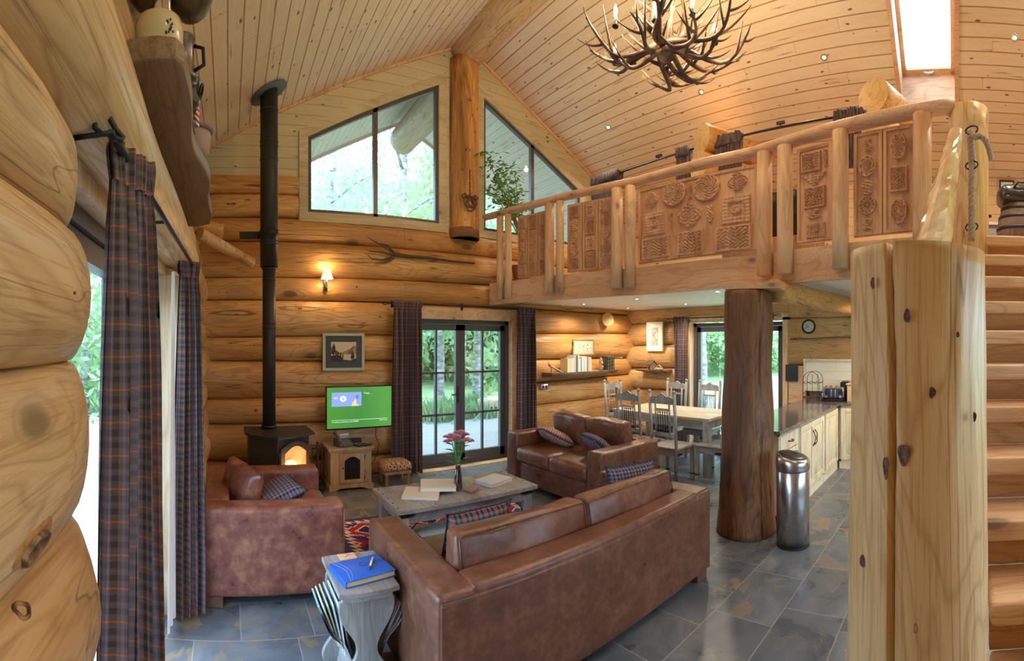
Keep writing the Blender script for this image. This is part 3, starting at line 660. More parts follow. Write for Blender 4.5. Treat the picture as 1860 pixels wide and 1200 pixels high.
def peeled():
    """tall peeled post with a drying crack down its left side"""
    m = MB(); n = 240; H = 1.98; L = 44; cx, cy = 1.435, .118; vs = []; fs = []
    for i in range(L+1):
        z = H*i/L; R = .212+.006*math.sin(z*2.4)+(.012 if .95 < z < 1.15 else 0)*0
        crack = kang(1605)[0]+math.radians(3*math.sin(z*1.9+.5)+1.5*math.sin(z*5))+(.10 if z > 1 else .10*z)
        for k in range(n):
            q = 2*PI*k/n; d = abs((q-crack+PI) % (2*PI)-PI); r = R
            r += .010*N3(math.cos(q)*1.5, math.sin(q)*1.5, z*.9)+.004*N3(math.cos(q)*4, math.sin(q)*4, z*3)
            if d < .045: r -= .10*(1-(d/.045)**2)
            vs.append((cx+r*math.cos(q), cy+r*math.sin(q), z))
    for i in range(L):
        for k in range(n): fs.append((i*n+k, i*n+(k+1) % n, (i+1)*n+(k+1) % n, (i+1)*n+k))
    m.add(vs, fs); m.fl.add(len(m.f)); m.f.append([L*n+k for k in range(n)]); return m
c2 = thing('log_column', 'thick pale peeled log column with a long drying crack beside the staircase', 'column')
peeled().build('trunk', [M['bigpost']], c2)
kk = MB()
def knot(mb, ang, z, rx, rz_):
    R = .2145; c = Vector((1.435+R*math.cos(ang), .118+R*math.sin(ang), z)); nrm = Vector((math.cos(ang), math.sin(ang), 0)); tg = Vector((-math.sin(ang), math.cos(ang), 0))
    vs = []; fs = []; N = 18
    for j, f in enumerate((1, .8, .55, .25, 0)):
        for k in range(N):
            q = 2*PI*k/N; w_ = 1+.12*math.sin(3*q+z*9)
            vs.append(c+tg*(rx*f*w_*math.cos(q))+Vector((0, 0, 1))*(rz_*f*w_*math.sin(q)*(1.35 if math.sin(q) < 0 else 1))+nrm*(-.004+(.008, .011, .006, .009, .006)[j]-.5*(rx*f*math.cos(q))**2/R))
    for j in range(4):
        for k in range(N): fs.append((j*N+k, j*N+(k+1) % N, (j+1)*N+(k+1) % N, (j+1)*N+k))
    mb.add(vs, fs)
for x, y, rx, rz_ in ((1642, 822, .017, .024), (1693, 711, .010, .013), (1648, 572, .009, .016), (1587, 513, .007, .014), (1568, 1017, .010, .015), (1768, 755, .007, .012), (1738, 607, .005, .007), (1663, 1138, .006, .012), (1610, 845, .009, .026)):
    a_, s_ = kang(x); knot(kk, a_, 1.7+(HO-y)/FO*s_, rx, rz_)
kmat = NT('dark_knot', .5); kn_ = kmat.n('TexNoise', {'Vector': kmat.co('Object'), 'Scale': 70.0, 'Detail': 4.0}).outputs[0]
kk.build('knot', kmat.col(kmat.ramp(kn_, [(.35, (.07, .035, .03)), (.6, (.22, .11, .08))])).m, c2)
# carrying log under the loft
logtube('floor_beam', [(4.0, 1.66, 2.21), (6.75, 1.22, 2.20)], [.11, .12], M['log'], 'round pine log carrying the loft floor above the kitchen', 'beam', n=20)

# wall-plate log stubs
def stub(x, y, z, r, L, label):
    return logtube('log_stub', [(x, y, z), (x+L*.9, y-L*.42, z)], r, M['log'], label, 'log', n=28, group='log ends above the balcony rail')
a_ = at(1276, 257, X=5.05); b_ = at(1587, 178, X=4.9)
stub(5.02, a_.y, a_.z+.03, .185, 1.1, 'upper sawn log end above the middle of the balcony rail')
stub(4.98, a_.y+.02, a_.z-.33, .185, 1.1, 'lower sawn log end just above the middle of the balcony rail')
stub(4.85, b_.y, b_.z, .19, 1.0, 'upper sawn log end beside the skylight')
stub(4.80, b_.y, b_.z-.37, .19, 1.0, 'lower sawn log end below the skylight log, behind the rail')
# left wall: a slender log brace tying back behind the flue
logtube('log_brace', [(-.3, 4.9, 2.88), (.28, 5.42, 2.66)], [.07, .06], M['logz'], 'slim peeled log brace behind the flue pipe', 'beam', n=16)
logtube('log_end', [(-.35, 5.1, 3.0), (-.05, 5.1, 2.95)], [.09, .08], M['log'], 'small rounded log end in the corner beneath the slab shelf', 'log', n=16)
logtube('log_stub', [(6.12, 5.9, 2.17), (6.06, 5.66, 2.16)], [.12, .12], M['log'], 'sawn log end in the dining wall above the books', 'log', n=20)
# ================================================================ BALCONY
RP = [Vector((3.62, 5.72)), Vector((4.17, 3.4)), Vector((4.2, 1.95)), Vector((3.78, .1))]
bal = thing('balcony_railing', 'cedar balcony railing with carved panels along the loft edge', 'railing')
cum = [0]
for i in range(3): cum.append(cum[-1]+(RP[i+1]-RP[i]).length)
def onrail(s):
    for i in range(3):
        if s <= cum[i+1] or i == 2:
            d = (RP[i+1]-RP[i]).normalized(); return RP[i]+d*(s-cum[i]), d
def srail(x):   # distance along the rail that shows at photo column x
    th_ = (x-XO)/FO; best = None
    for k in range(0, 600):
        s = cum[-1]*k/599; p, _ = onrail(s); e = abs(math.atan2(p.x, p.y)-th_)
        if best is None or e < best[0]: best = (e, s)
    return best[1]
m = MB()
for i in range(3):
    a, b = RP[i], RP[i+1]; d = (b-a).normalized(); n_ = Vector((d.y, -d.x))   # towards the loft... sign checked below
    if n_.x < 0: n_ = -n_
    m.prism([(a.x, a.y, 2.29), (b.x, b.y, 2.29), (b.x, b.y, 2.60), (a.x, a.y, 2.60)], (n_.x*.09, n_.y*.09, 0))
m.build('edge_beam', M['cedar'], bal)
S = [cum[-1]*i/60 for i in range(61)]; pts = []
for s in S:
    p, d = onrail(s); pts.append((p.x-.02, p.y, 3.57+.06*(s/cum[-1])))
MB().tube([(pts[0][0]-.03, pts[0][1]+.1, pts[0][2])]+pts+[(3.765, .02, 3.63)], [.055]+[.055+.018*(i/60) for i in range(61)]+[.073], 20, nz=.05, ell=.85).build('handrail', M['cedar'], bal)
PX = [(911, .050), (926, .050), (1001, .062), (1020, .052), (1124, .070), (1148, .064), (1394, .076), (1431, .075), (1531, .075), (1678, .079)]
for x, r in PX:
    s = srail(x); p, d = onrail(s); n_ = Vector((-d.y, d.x)); n_ = n_ if n_.x < 0 else -n_
    c = p+n_*(r*.62); zt = 3.52+.06*s/cum[-1]
    MB().tube([(c.x, c.y, 2.37 if x > 1000 else 2.35), (c.x, c.y, 2.7), (c.x, c.y, 3.1), (c.x, c.y, zt)], [r*.98, r, r, r*.97], 16, nz=.05).build('post', M['cedarz'], bal)
rr = random.Random(3)
def relief(kind, seed):
    """height of a carved motif over u,v in -1..1 (0 = background)"""
    q = random.Random(seed); a, b, ph = q.choice((3, 4, 5, 6)), q.choice((2, 3, 4)), q.uniform(0, 6)
    def f(u, v):
        r = math.hypot(u, v); t = math.atan2(v, u)
        if kind == 'disc':
            if r > 1: return 0
            k = max(abs(math.sin(a*t+3.2*math.sin(r*6+ph))), abs(math.sin(r*11-a*t+ph)))
            return .25+.75*max(0, k-.45)/.55 if r < .88 else 1.0
        if kind == 'square':
            if max(abs(u), abs(v)) > .97: return 0
            if max(abs(u), abs(v)) > .84: return .9
            k = abs(math.sin(11*u+2.6*math.sin(6*v+ph)))*abs(math.sin(11*v+2.6*math.sin(6*u+ph)))
            return .2+.8*min(1, max(0, k-.12)*2.4)
        if kind == 'ringsq':
            mx = max(abs(u), abs(v))
            if mx > .97: return 0
            if mx > .5: return .6+.4*abs(math.sin(12*u+ph)*math.sin(12*v+a))
            return .1 if r > .33 else .5+.5*abs(math.sin(14*r+t))
        if kind == 'cross':
            arm = max(min(1, 1.2-abs(abs(t) % (PI/2)-PI/4)*1.1), 0)
            if r > .98 or (r > .75+.25*abs(math.cos(2*t))): return 0
            return .2+.8*min(1, 1.5*abs(math.sin(10*r+4*t))*abs(math.cos(10*r-4*t)))
        if kind == 'beast':
            x_ = u*1.0; w_ = .34+.16*math.sin(3.2*v+ph)
            d_ = abs(x_-.35*math.sin(2.6*v+ph)); w2 = abs(x_+.35*math.sin(2.6*v+ph+.6))
            if abs(v) > .95 or min(d_, w2) > .22: return 0
            return .5+.5*abs(math.sin(9*v+5*u))
        if kind == 'tri':
            if v > .9 or v < -.9+1.7*abs(u): return 0
            return .4+.6*abs(math.sin(9*u)*math.sin(8*v+ph))
        if kind == 'figure':
            w_ = .5*math.sqrt(max(0, 1-v*v))*(1+.4*math.sin(5*v+ph))
            if abs(u) > w_+.12: return 0
            return .55+.45*abs(math.sin(8*v+3*u))
        if kind == 'edge':
            return .5+.5*abs(math.sin(u*2.2+v*14))
        return 0
    return f
def motif(mb, P0, U, Nn, cx, cz, hw, hh_, kind, seed, dep=.030, res=44):
    f = relief(kind, seed); nx = res if hw >= hh_*.4 else max(8, int(res*hw/hh_*1.6)); nz_ = res if hh_ <= hw*2 else int(res*1.5)
    mb.grid(lambda a, b: Vector((P0.x, P0.y, 0))+Vector((U.x, U.y, 0))*(cx+hw*(2*a-1))+Vector((Nn.x, Nn.y, 0))*(-.001+dep*f(2*a-1, 2*b-1))+Vector((0, 0, cz+hh_*(2*b-1))), nx, nz_)
def panel(x0, x1, z0, z1, slats, motifs, name='carved_panel', border=True):
    """x0,x1 photo columns of the panel; motifs: (u, v, half w, half h, kind) in 0..1 of the panel"""
    s0, s1 = srail(x0), srail(x1); p0, _ = onrail(s0); p1, _ = onrail(s1); U = (p1-p0).normalized(); L = (p1-p0).length
    n_ = Vector((-U.y, U.x)); n_ = n_ if n_.x < 0 else -n_
    def zt(u): return z1+.06*(s0+(s1-s0)*u)/cum[-1]
    m = MB()
    for i in range(slats):
        a, b = L*i/slats+.003, L*(i+1)/slats-.003
        q0, q1 = p0+U*a, p0+U*b
        m.prism([(q0.x, q0.y, z0), (q1.x, q1.y, z0), (q1.x, q1.y, zt(.5)), (q0.x, q0.y, zt(.5))], (-n_.x*.03, -n_.y*.03, 0))
    o = m.build(name, M['carve'], bal); H = zt(.5)-z0; k = MB(); fm = MB()
    wd = L/slats
    if border:
        for i in range(slats):
            a, b = L*i/slats, L*(i+1)/slats; e = min(.035, wd*.16)
            for (ua, ub, va, vb) in ((a+.006, a+e, z0+.01, zt(.5)-.01), (b-e, b-.006, z0+.01, zt(.5)-.01), (a+e, b-e, z0+.01, z0+e), (a+e, b-e, zt(.5)-e, zt(.5)-.01)):
                q0, q1 = p0+U*ua, p0+U*ub
                fm.prism([(q0.x, q0.y, va), (q1.x, q1.y, va), (q1.x, q1.y, vb), (q0.x, q0.y, vb)], (n_.x*.012, n_.y*.012, 0))
        fm.build('border', M['carve'], o)
    for i, (u, v, hw, hh_, kind) in enumerate(motifs):
        km = MB(); motif(km, p0, U, n_, u*L, z0+v*H, hw*L, hh_*H, kind, int(x0)+i); km.build('carving', M['carve'], o)
strip = lambda c, w_, kinds: [(c, (i+.5)/len(kinds)*.94+.03, w_, .42/len(kinds), k_) for i, k_ in enumerate(kinds)]
panel(941, 998, 2.62, 3.46, 3, strip(1/6, .10, ('square', 'figure', 'beast', 'disc', 'square')[::-1])+strip(.5, .10, ('square', 'beast', 'figure', 'square'))+strip(5/6, .10, ('square', 'disc', 'figure', 'disc', 'square')))
panel(1031, 1118, 2.62, 3.46, 3, strip(1/6, .11, ('square', 'figure', 'beast', 'figure', 'square'))+strip(.5, .10, ('ringsq', 'ringsq', 'square', 'ringsq'))+strip(5/6, .11, ('disc', 'cross', 'figure', 'cross', 'disc')))
panel(1159, 1377, 2.64, 3.47, 1, [(.135, .81, .062, .10, 'cross'), (.34, .83, .10, .15, 'disc'), (.475, .82, .026, .10, 'beast'), (.61, .82, .105, .16, 'disc'), (.85, .83, .075, .11, 'cross'),
      (.16, .50, .095, .15, 'ringsq'), (.31, .50, .03, .10, 'beast'), (.47, .52, .10, .155, 'cross'), (.64, .50, .04, .11, 'beast'), (.84, .50, .11, .16, 'ringsq'),
      (.17, .18, .13, .14, 'square'), (.48, .18, .11, .15, 'square'), (.82, .17, .14, .15, 'square')])
panel(1448, 1512, 2.64, 3.48, 1, [(.42, .83, .28, .10, 'square'), (.82, .84, .08, .09, 'beast'), (.5, .64, .34, .07, 'tri'), (.52, .46, .30, .11, 'square'), (.5, .29, .32, .05, 'beast'), (.55, .12, .26, .08, 'ringsq')])
panel(1551, 1660, 2.64, 3.49, 2, [(.25, .86, .14, .06, 'beast'), (.25, .66, .14, .10, 'disc'), (.25, .47, .14, .08, 'figure'), (.25, .29, .14, .09, 'disc'), (.25, .11, .14, .06, 'beast'),
      (.76, .80, .13, .12, 'disc'), (.76, .50, .14, .12, 'square'), (.77, .20, .13, .12, 'disc')])
# newel: tall peeled log at the head of the stair, with a tapering hewn post in front and a rope
nw = thing('newel_post', 'tall round peeled log newel at the end of the balcony rail', 'post', (3.82, -.10, 2.59))
logtube('post', [(0, 0, -.3), (0, 0, 1.04)], .165, M['logz'], None, None, parent=nw, n=28, nz=.04)
def hewn():
    m = MB(); n = 14; L = 30; vs = []; fs = []; q_ = random.Random(5)
    b0 = at(1697, 432, r=3.0); t0 = at(1737, 236, r=3.35)
    for i in range(L+1):
        u = -.55+1.55*i/L; c = b0.lerp(t0, u); R = .118-.072*u
        for k in range(n):
            q = 2*PI*k/n+.1; r = R*(1+.07*N3(k*1.7, u*9, 2))+.004*q_.uniform(-1, 1)
            vs.append(c+Vector((math.cos(q)*r, math.sin(q)*r, 0)))
    for i in range(L):
        for k in range(n): fs.append((i*n+k, i*n+(k+1) % n, (i+1)*n+(k+1) % n, (i+1)*n+k))
    m.add(vs, fs); m.f.append([L*n+k for k in range(n)]); m.fl |= set(range(len(m.f))); return m
hw = NT('varnished_hewn_wood', .12, 0, .6); hc = hw.n('TexNoise', {'Vector': hw.co('Object', (6, 6, 1.5)), 'Scale': 1.0, 'Detail': 4.0}).outputs[0]
hw.col(hw.ramp(hc, [(.35, (.50, .28, .10)), (.5, (.76, .54, .28)), (.68, (.85, .70, .52))])); hw.b.inputs['Coat Weight'].default_value = 1; hw.b.inputs['Coat Roughness'].default_value = .08
hewn_o = hewn().build('stair_handrail_post', hw.m, None, 'tapering hewn and varnished pole leaning against the newel', 'post')
rope = thing('rope', 'thick twisted rope tied down the newel beside the hewn pole', 'rope')
ropem = NT('hemp_rope', .85); ropem.col((.42, .33, .27))
def twist(pts, r, pitch, strands=3, step=.006):
    P = [Vector(p) for p in pts]; out = [[] for _ in range(strands)]; L = 0; up = Vector((1, 0, 0))
    res = []
    for a, b in zip(P, P[1:]):
        n = max(1, int((b-a).length/step))
        for k in range(n): res.append(a.lerp(b, k/n))
    res.append(P[-1])
    for i, p in enumerate(res):
        t = (res[min(i+1, len(res)-1)]-res[max(0, i-1)]).normalized(); s = t.cross(Vector((.3, 1, .1))).normalized(); v = t.cross(s)
        for j in range(strands):
            q = 2*PI*(i*step/pitch+j/strands); out[j].append(p+(s*math.cos(q)+v*math.sin(q))*r*.55)
    m = MB()
    for o_ in out: m.tube(o_[::1], r*.6, 6)
    return m
top = at(1762, 238, r=3.45); bot = at(1765, 436, r=3.4)
twist([top, at(1766, 300, r=3.43), bot], .026, .10, step=.012).build('strand', ropem.m, rope)
twist([at(1765, 240, r=3.4), at(1772, 250, r=3.36), at(1780, 246, r=3.36), at(1791, 256, r=3.37), at(1797, 272, r=3.38), at(1801, 290, r=3.39)], .020, .08, step=.01).build('loose_end', ropem.m, rope)
m = MB()
for yy in (236, 300, 412):
    c = at(1765, yy, r=3.42); m.tube([c+Vector((.045*math.cos(q)*.5, .045*math.cos(q), .03*math.sin(q))) for q in [2*PI*i/12 for i in range(13)]], .006, 6)
m.build('cord_tie', M['black'], rope)

# ================================================================ STAIRS
st = thing('staircase', 'open staircase of thick fir treads rising to the loft', 'staircase')
ys, ye = -1.0, .30
for k in range(0, 12):
    z = 2.59-.2*k; x = 3.74-.235*k
    if z < .15: break
    ye = .30 if x > 1.75 else -.12
    m = MB().rbox((x+.15, (ys+ye)/2, z-.042), (.31, ye-ys, .084), .02, n=2, m=2, nz=0); m.build('tread', M['tread'], st)
    MB().bb(x+.06, x+.10, ys, ye, z-.20, z-.084).build('riser', M['riser'], st)
MB().prism([(3.8, ys, 2.5), (3.8, ys, 2.1), (1.2, ys, -.02), (.95, ys, 0), (.95, ys, .1), (3.5, ys, 2.5)], (0, -.07, 0)).build('stringer', M['tread'], st)

# ================================================================ LOFT things seen over the landing
def framed(name, label, w_, h_, fr, mat_w, frame, matte, art, loc, rz, dep=.025, cat='picture', ax='x'):
    """local: faces -y"""
    t = thing(name, label, cat, loc, rz); m = MB()
    for (a, b, c, d_) in ((-w_/2, w_/2, h_/2-fr, h_/2), (-w_/2, w_/2, -h_/2, -h_/2+fr), (-w_/2, -w_/2+fr, -h_/2+fr, h_/2-fr), (w_/2-fr, w_/2, -h_/2+fr, h_/2-fr)): m.bb(a, b, -dep, 0, c, d_)
    m.build('frame', frame, t)
    MB().bb(-w_/2+fr, w_/2-fr, -dep*.6, -.002, -h_/2+fr, h_/2-fr).build('mount', matte, t)
    i = mat_w+fr
    MB().grid(lambda u, v: (-w_/2+i+(w_-2*i)*u, -dep*.6-.001, -h_/2+i+(h_-2*i)*v), 1, 1).build('print', art, t)
    return t
def sketch(name, paper, ink, sc_=6, thr=.52, w2=None):
    k = NT(name, .7); uv = k.n('TexCoord').outputs['UV']
    n = k.n('TexNoise', {'Vector': uv, 'Scale': float(sc_), 'Detail': 8.0, 'Roughness': .7}).outputs[0]
    b = k.n('TexNoise', {'Vector': uv, 'Scale': sc_*.35, 'Detail': 2.0}).outputs[0]
    c = k.mix(k.ramp(n, [(thr-.03, 0), (thr+.03, .9)]), paper, ink)
    if w2: c = k.mix(k.ramp(b, [(.5, 0), (.58, .8)]), c, w2)
    return k.col(c).m
p = at(1829, 338, X=6.8)
framed('framed_picture', 'small dark framed sketch on the loft wall above the barrel', .22, .17, .02, .03, M['black'], M['white'], sketch('loft_sketch', (.8, .78, .74), (.4, .36, .3), 5, .62), (6.82, p.y, p.z), -PI/2)
p = at(1703, 345, X=6.8)
framed('framed_picture', 'pale framed picture on the loft wall seen behind the last railing post', .30, .24, .02, .03, M['greyz'], M['white'], sketch('loft_print', (.7, .7, .68), (.3, .34, .4), 4, .55), (6.82, p.y, p.z), -PI/2)
# barrel with a leather bag on it
bp = at(1852, 400, r=5.4)
bar = thing('oak_barrel', 'dark oak barrel standing in the loft under a black leather bag', 'barrel', (bp.x, bp.y, 2.59))
prof = [(.20+.07*math.sin(PI*i/12), .0+.72*i/12) for i in range(13)]
MB().lathe([(.01, 0)]+prof+[(.01, .72)], n=28).build('staves', M['barrelw'], bar)
for z in (.06, .17, .30, .43, .56, .66):
    r = .205+.07*math.sin(PI*z/.72); MB().lathe([(r-.01, z-.018), (r, z-.018), (r, z+.018), (r-.01, z+.018)], n=28).build('hoop', M['black'], bar)
bag = thing('leather_bag', 'glossy black leather bag lying on top of the oak barrel', 'bag', (bp.x, bp.y, 3.31))
MB().rbox((0, 0, .10), (.42, .5, .19), .07, puff=.02, nz=.02, n=4, m=8).build('body', plain('black_leather', (.03, .028, .028), .22), bag)
MB().tube([(-.2, -.1, .14), (-.24, -.05, .2), (-.24, .05, .2), (-.2, .1, .14)], .012).build('handle', plain('black_strap', (.02, .02, .02), .4), bag)
MB().rbox((-.215, .0, .10), (.012, .07, .05), .005).rbox((-.215, .16, .07), (.012, .03, .04), .005).build('buckle', M['chrome'], bag)
lp = at(1793, 375, r=5.9)
lamp = thing('desk_lamp', 'black gooseneck desk lamp on the loft dresser', 'lamp', (lp.x, lp.y, 3.33))
MB().lathe([(.06, 0), (.06, .015), (.01, .02)], n=16).tube([(0, 0, .01), (0, .0, .22), (0, .03, .34), (0, .10, .38)], .008).build('stem', M['black'], lamp)
MB().tube([(0, .09, .38), (0, .13, .36), (0, .15, .33)], [.02, .045, .06], 14).build('shade', M['black'], lamp)
dr = thing('dresser', 'lavender grey painted dresser standing against the loft wall', 'dresser', (6.35, lp.y-.12, 2.59))
MB().bb(-.22, .24, -.55, .28, 0, .70).build('body', plain('lavender_grey_paint', (.34, .31, .36), .6), dr)
MB().bb(-.25, .26, -.58, .31, .70, .735).build('top', plain('pale_lavender_top', (.62, .58, .62), .5), dr)
for z in (.12, .32, .52): MB().rbox((-.232, -.14, z), (.02, .72, .16), .006).build('drawer', plain('dresser_drawer%d' % int(z*100), (.28, .26, .31), .6), dr)
wh = thing('bentwood_chair', 'pale curved-back chair in the loft behind the railing end', 'chair', (5.3, .12, 2.59), .3)
MB().tube([(-.2, 0, .4), (-.22, 0, .75), (-.12, 0, .95), (.05, 0, .98), (.18, 0, .85), (.2, 0, .4)], .018).build('back_hoop', M['greyz'], wh)
MB().lathe([(.22, .42), (.22, .46)], n=20).build('seat', M['greyz'], wh)
for a_ in (.8, 2.4, 3.9, 5.4): MB().cyl((.15*math.cos(a_), .15*math.sin(a_), .42), (.2*math.cos(a_), .2*math.sin(a_), 0), .016, 10).build('leg', M['greyz'], wh)
for x in (-.1, 0, .1): MB().cyl((x, 0, .44), (x, 0, .95), .009, 8).build('spindle', M['greyz'], wh)
tv2 = at(1412, 330, r=5.6)
t = thing('flat_television', 'black television in the loft glimpsed between two railing posts', 'television', (5.3, 2.22, 2.59))
MB().rbox((0, 0, .72), (.05, .9, .55), .01).build('panel', plain('black_gloss', (.01, .01, .012), .15), t)
MB().bb(-.2, .25, -.6, .6, 0, .40).build('stand', M['cabw'], t)
# iron curtain rod with bunched brown curtains at the loft edge
rod = thing('curtain_rod', 'long black iron rod running just above the balcony rail', 'curtain rod')
ra, rb_ = at(1080, 330, X=5.4), at(1568, 206, X=4.9)
MB().cyl(ra, rb_, .014, 8).build('rod', M['black'], rod)
for x_ in (.33, .77): q = ra.lerp(rb_, x_); MB().box((q.x, q.y, q.z+.05), (.03, .10, .03)).cyl((q.x, q.y, q.z), (q.x, q.y, q.z+.05), .008, 6).build('bracket', M['black'], rod)
dk = NT('dark_brown_cloth', .9); dn = dk.n('TexNoise', {'Vector': dk.co('Object', (4, 30, 4)), 'Scale': 3.0}).outputs[0]; dk.col(dk.ramp(dn, [(.35, (.03, .02, .025)), (.65, (.13, .09, .08))]))
for x0_, x1_, lab in ((1077, 1126, 'first bunch of gathered dark cloth at the gable end of the loft rod'), (1231, 1253, 'gathered dark cloth left of the middle log ends on the loft rod'), (1302, 1346, 'gathered dark cloth right of the middle log ends on the loft rod'), (1514, 1568, 'gathered dark cloth at the end of the loft rod by the skylight')):
    f0, f1 = (x0_-1080)/488, (x1_-1080)/488
    th0, th1 = (x0_-XO)/FO, (x1_-XO)/FO
    def onrod(th_):
        best = None
        for k in range(-30, 531):
            q = ra.lerp(rb_, k/500); e = abs(math.atan2(q.x, q.y)-th_)
            if best is None or e < best[0]: best = (e, q)
        return best[1]
    q0, q1 = onrod(th0), onrod(th1); m = MB(); n = max(5, int((q1-q0).length/.035))
    for i in range(n):
        c = q0.lerp(q1, (i+.5)/n); m.rbox(c+Vector((0, 0, -.02)), (.13+.02*rr.random(), (q1-q0).length/n*1.15, .13+.03*rr.random()), .03, n=2, m=2, nz=.03)
        m.rbox(c+Vector((0, 0, -.30)), (.09, (q1-q0).length/n*1.0, .55), .03, n=2, m=2, nz=.03)
    m.build('bunched_curtain', dk.m, None, lab, 'curtain', 'dark curtains bunched on the loft rod')
# ================================================================ LAMPS
M['bulb'] = plain('warm_bulb', (1, .9, .7), emit=(1, .80, .52), es=28)
M['lens'] = plain('downlight_lens', (1, .95, .85), emit=(1, .88, .68), es=22)
def point(loc, e, col=(1, .78, .50), r=.05, name='lamp_or_fill_light', parent=None, spot=None):
    l = bpy.data.lights.new(name, 'SPOT' if spot else 'POINT'); l.energy = e; l.color = col; l.shadow_soft_size = r
    if spot: l.spot_size = spot; l.spot_blend = .9
    o = bpy.data.objects.new(name, l); C.objects.link(o); o.location = loc
    if parent: o.parent = parent
    return o
WARM = (1, .84, .63)
def slopept(x, y):
    t = (x-XO)/FO; s = math.sin(t); k = (HO-y)/FO; r = (4.3+.52*3.25)/(k+.52*s); return Vector((r*s, r*math.cos(t), 1.7+r*k))
spots = [slopept(x, y) for x, y in ((1105, 231), (1274, 167), (1497, 104), (1843, 68))]
for i, (p, lab) in enumerate(zip(spots, ('glowing downlight in the sloping ceiling nearest the gable window', 'glowing downlight in the sloping ceiling under the antler chandelier', 'glowing downlight in the sloping ceiling left of the skylight', 'glowing downlight in the sloping ceiling right of the skylight'))):
    t = thing('downlight', lab, 'downlight', p, group='downlights in the sloping ceiling'); t.rotation_euler = (0, math.atan(.52), 0)
    MB().lathe([(.028, -.004), (.042, -.008), (.046, 0), (.028, 0)], n=20).build('bezel', M['chrome'], t)
    MB().lathe([(.028, -.003), (.001, -.006)], n=16).build('lens', M['lens'], t)
    point(p+Vector((0, 0, -.06)), 52, WARM, .04, spot=2.5)
for i, (x, y) in enumerate(((5.16, 5.35), (6.25, 5.35), (5.1, 4.2), (6.2, 4.1), (4.95, 2.8))):
    t = thing('downlight', ('small downlight in the pale loft soffit nearest the french doors', 'small downlight in the pale soffit over the back corner of the dining area', 'small downlight in the pale soffit before the dining table', 'small downlight in the pale soffit over the far dining chairs', 'small downlight in the pale soffit beside the dark column')[i], 'downlight', (x, y, 2.36), group='downlights under the loft')
    MB().lathe([(.03, -.004), (.043, -.008), (.046, 0), (.03, 0)], n=20).build('bezel', M['chrome'], t)
    MB().lathe([(.03, -.003), (.001, -.006)], n=16).build('lens', M['lens'], t)
    point((x, y, 2.29), 30 if x < 5 else 40, WARM, .04, spot=2.7)
for x, y in ((5.5, .95), (5.9, -.4), (5.2, -1.4)): point((x, y, 2.29), 60, WARM, .04, spot=2.7)  # fill spots without fixtures, added under the loft to brighten the kitchen side
# unseen downlights added behind the camera to brighten the room
for x, y in ((4.3, -.7), (4.6, -2.0), (2.4, -1.2)):
    p = Vector((x, y, roofz(x)))
    t = thing('downlight', ('glowing downlight over the stair side of the room behind the camera', 'glowing downlight furthest behind the camera', 'glowing downlight close to the ridge behind the camera')[int(y > -.8) and 0 or (1 if y < -1.5 else 2)], 'downlight', p, group='downlights above and behind the camera'); t.rotation_euler = (0, math.atan(.52)*(1 if x > 3.25 else -1), 0)
    MB().lathe([(.028, -.004), (.042, -.008), (.046, 0), (.028, 0)], n=20).build('bezel', M['chrome'], t); MB().lathe([(.028, -.003), (.001, -.006)], n=16).build('lens', M['lens'], t)
    point(p+Vector((0, 0, -.06)), 60, WARM, .04, spot=2.6)
# antler chandelier
ch = thing('antler_chandelier', 'large chandelier woven from stag antlers with candle bulbs', 'chandelier', (3.27, 2.36, 4.27))
ant = NT('antler', .4); an = ant.n('TexNoise', {'Vector': ant.co('Object', (7, 7, 7)), 'Scale': 1.0, 'Detail': 4.0}).outputs[0]
ant.col(ant.ramp(an, [(.35, (.06, .03, .02)), (.52, (.15, .085, .055)), (.70, (.45, .33, .22))]))
def antler(mb, rot, q_, R=.70, lift=.0, droop=0, s=1.0):
    c, sn = math.cos(rot), math.sin(rot); sw = q_.uniform(-.45, .45)
    def W(x, y, z): return (x*c-y*sn, x*sn+y*c, z)
    beam = []
    for i in range(15):
        u = i/14; x = R*(.05+.95*u**.9); y = sw*math.sin(u*2.6)*.5+.06*math.sin(u*5+rot)
        z = droop*u-.07*math.sin(PI*u)*s+lift+.17*max(0, u-.5)**1.4*(1 if droop >= -.1 else .6)*1.6; beam.append((x, y, z))
    rad = [.027*s*(1-.62*i/14) for i in range(14)]+[.003]
    mb.tube([W(*p) for p in beam], rad, 8, nz=.15)
    for ti, (i0, L, up, side) in enumerate(((2, .20, .8, 1), (4, .24, .6, -1), (8, .26, .6, 1), (10, .22, .5, -1), (12, .16, .3, 1))):
        if ti in (0, 3) and q_.random() < .3: continue
        b = Vector(beam[i0]); d = Vector((.45+.2*q_.random(), side*(.5+.5*q_.random()), up*q_.uniform(-.15, .9)*(1 if ti else .4))).normalized(); L *= q_.uniform(.8, 1.25); P = []
        for k in range(8):
            u = k/7; P.append(b+d*L*u+Vector((0, 0, 1))*(.10*u*u*(L/.2)))
        mb.tube([W(*p) for p in P], [rad[i0]*.75*(1-.9*(k/7)**1.3)+.0015 for k in range(8)], 7, nz=.1)
q_ = random.Random(11)
for i in range(10):
    m = MB(); antler(m, 2*PI*i/10+q_.uniform(-.12, .12), q_, R=.70+.05*q_.random(), lift=.02, droop=.0); m.build('antler', ant.m, ch)
for i in range(7):
    m = MB(); antler(m, 2*PI*i/7+.3, q_, R=.52, lift=-.03, droop=-.06); m.build('antler', ant.m, ch)
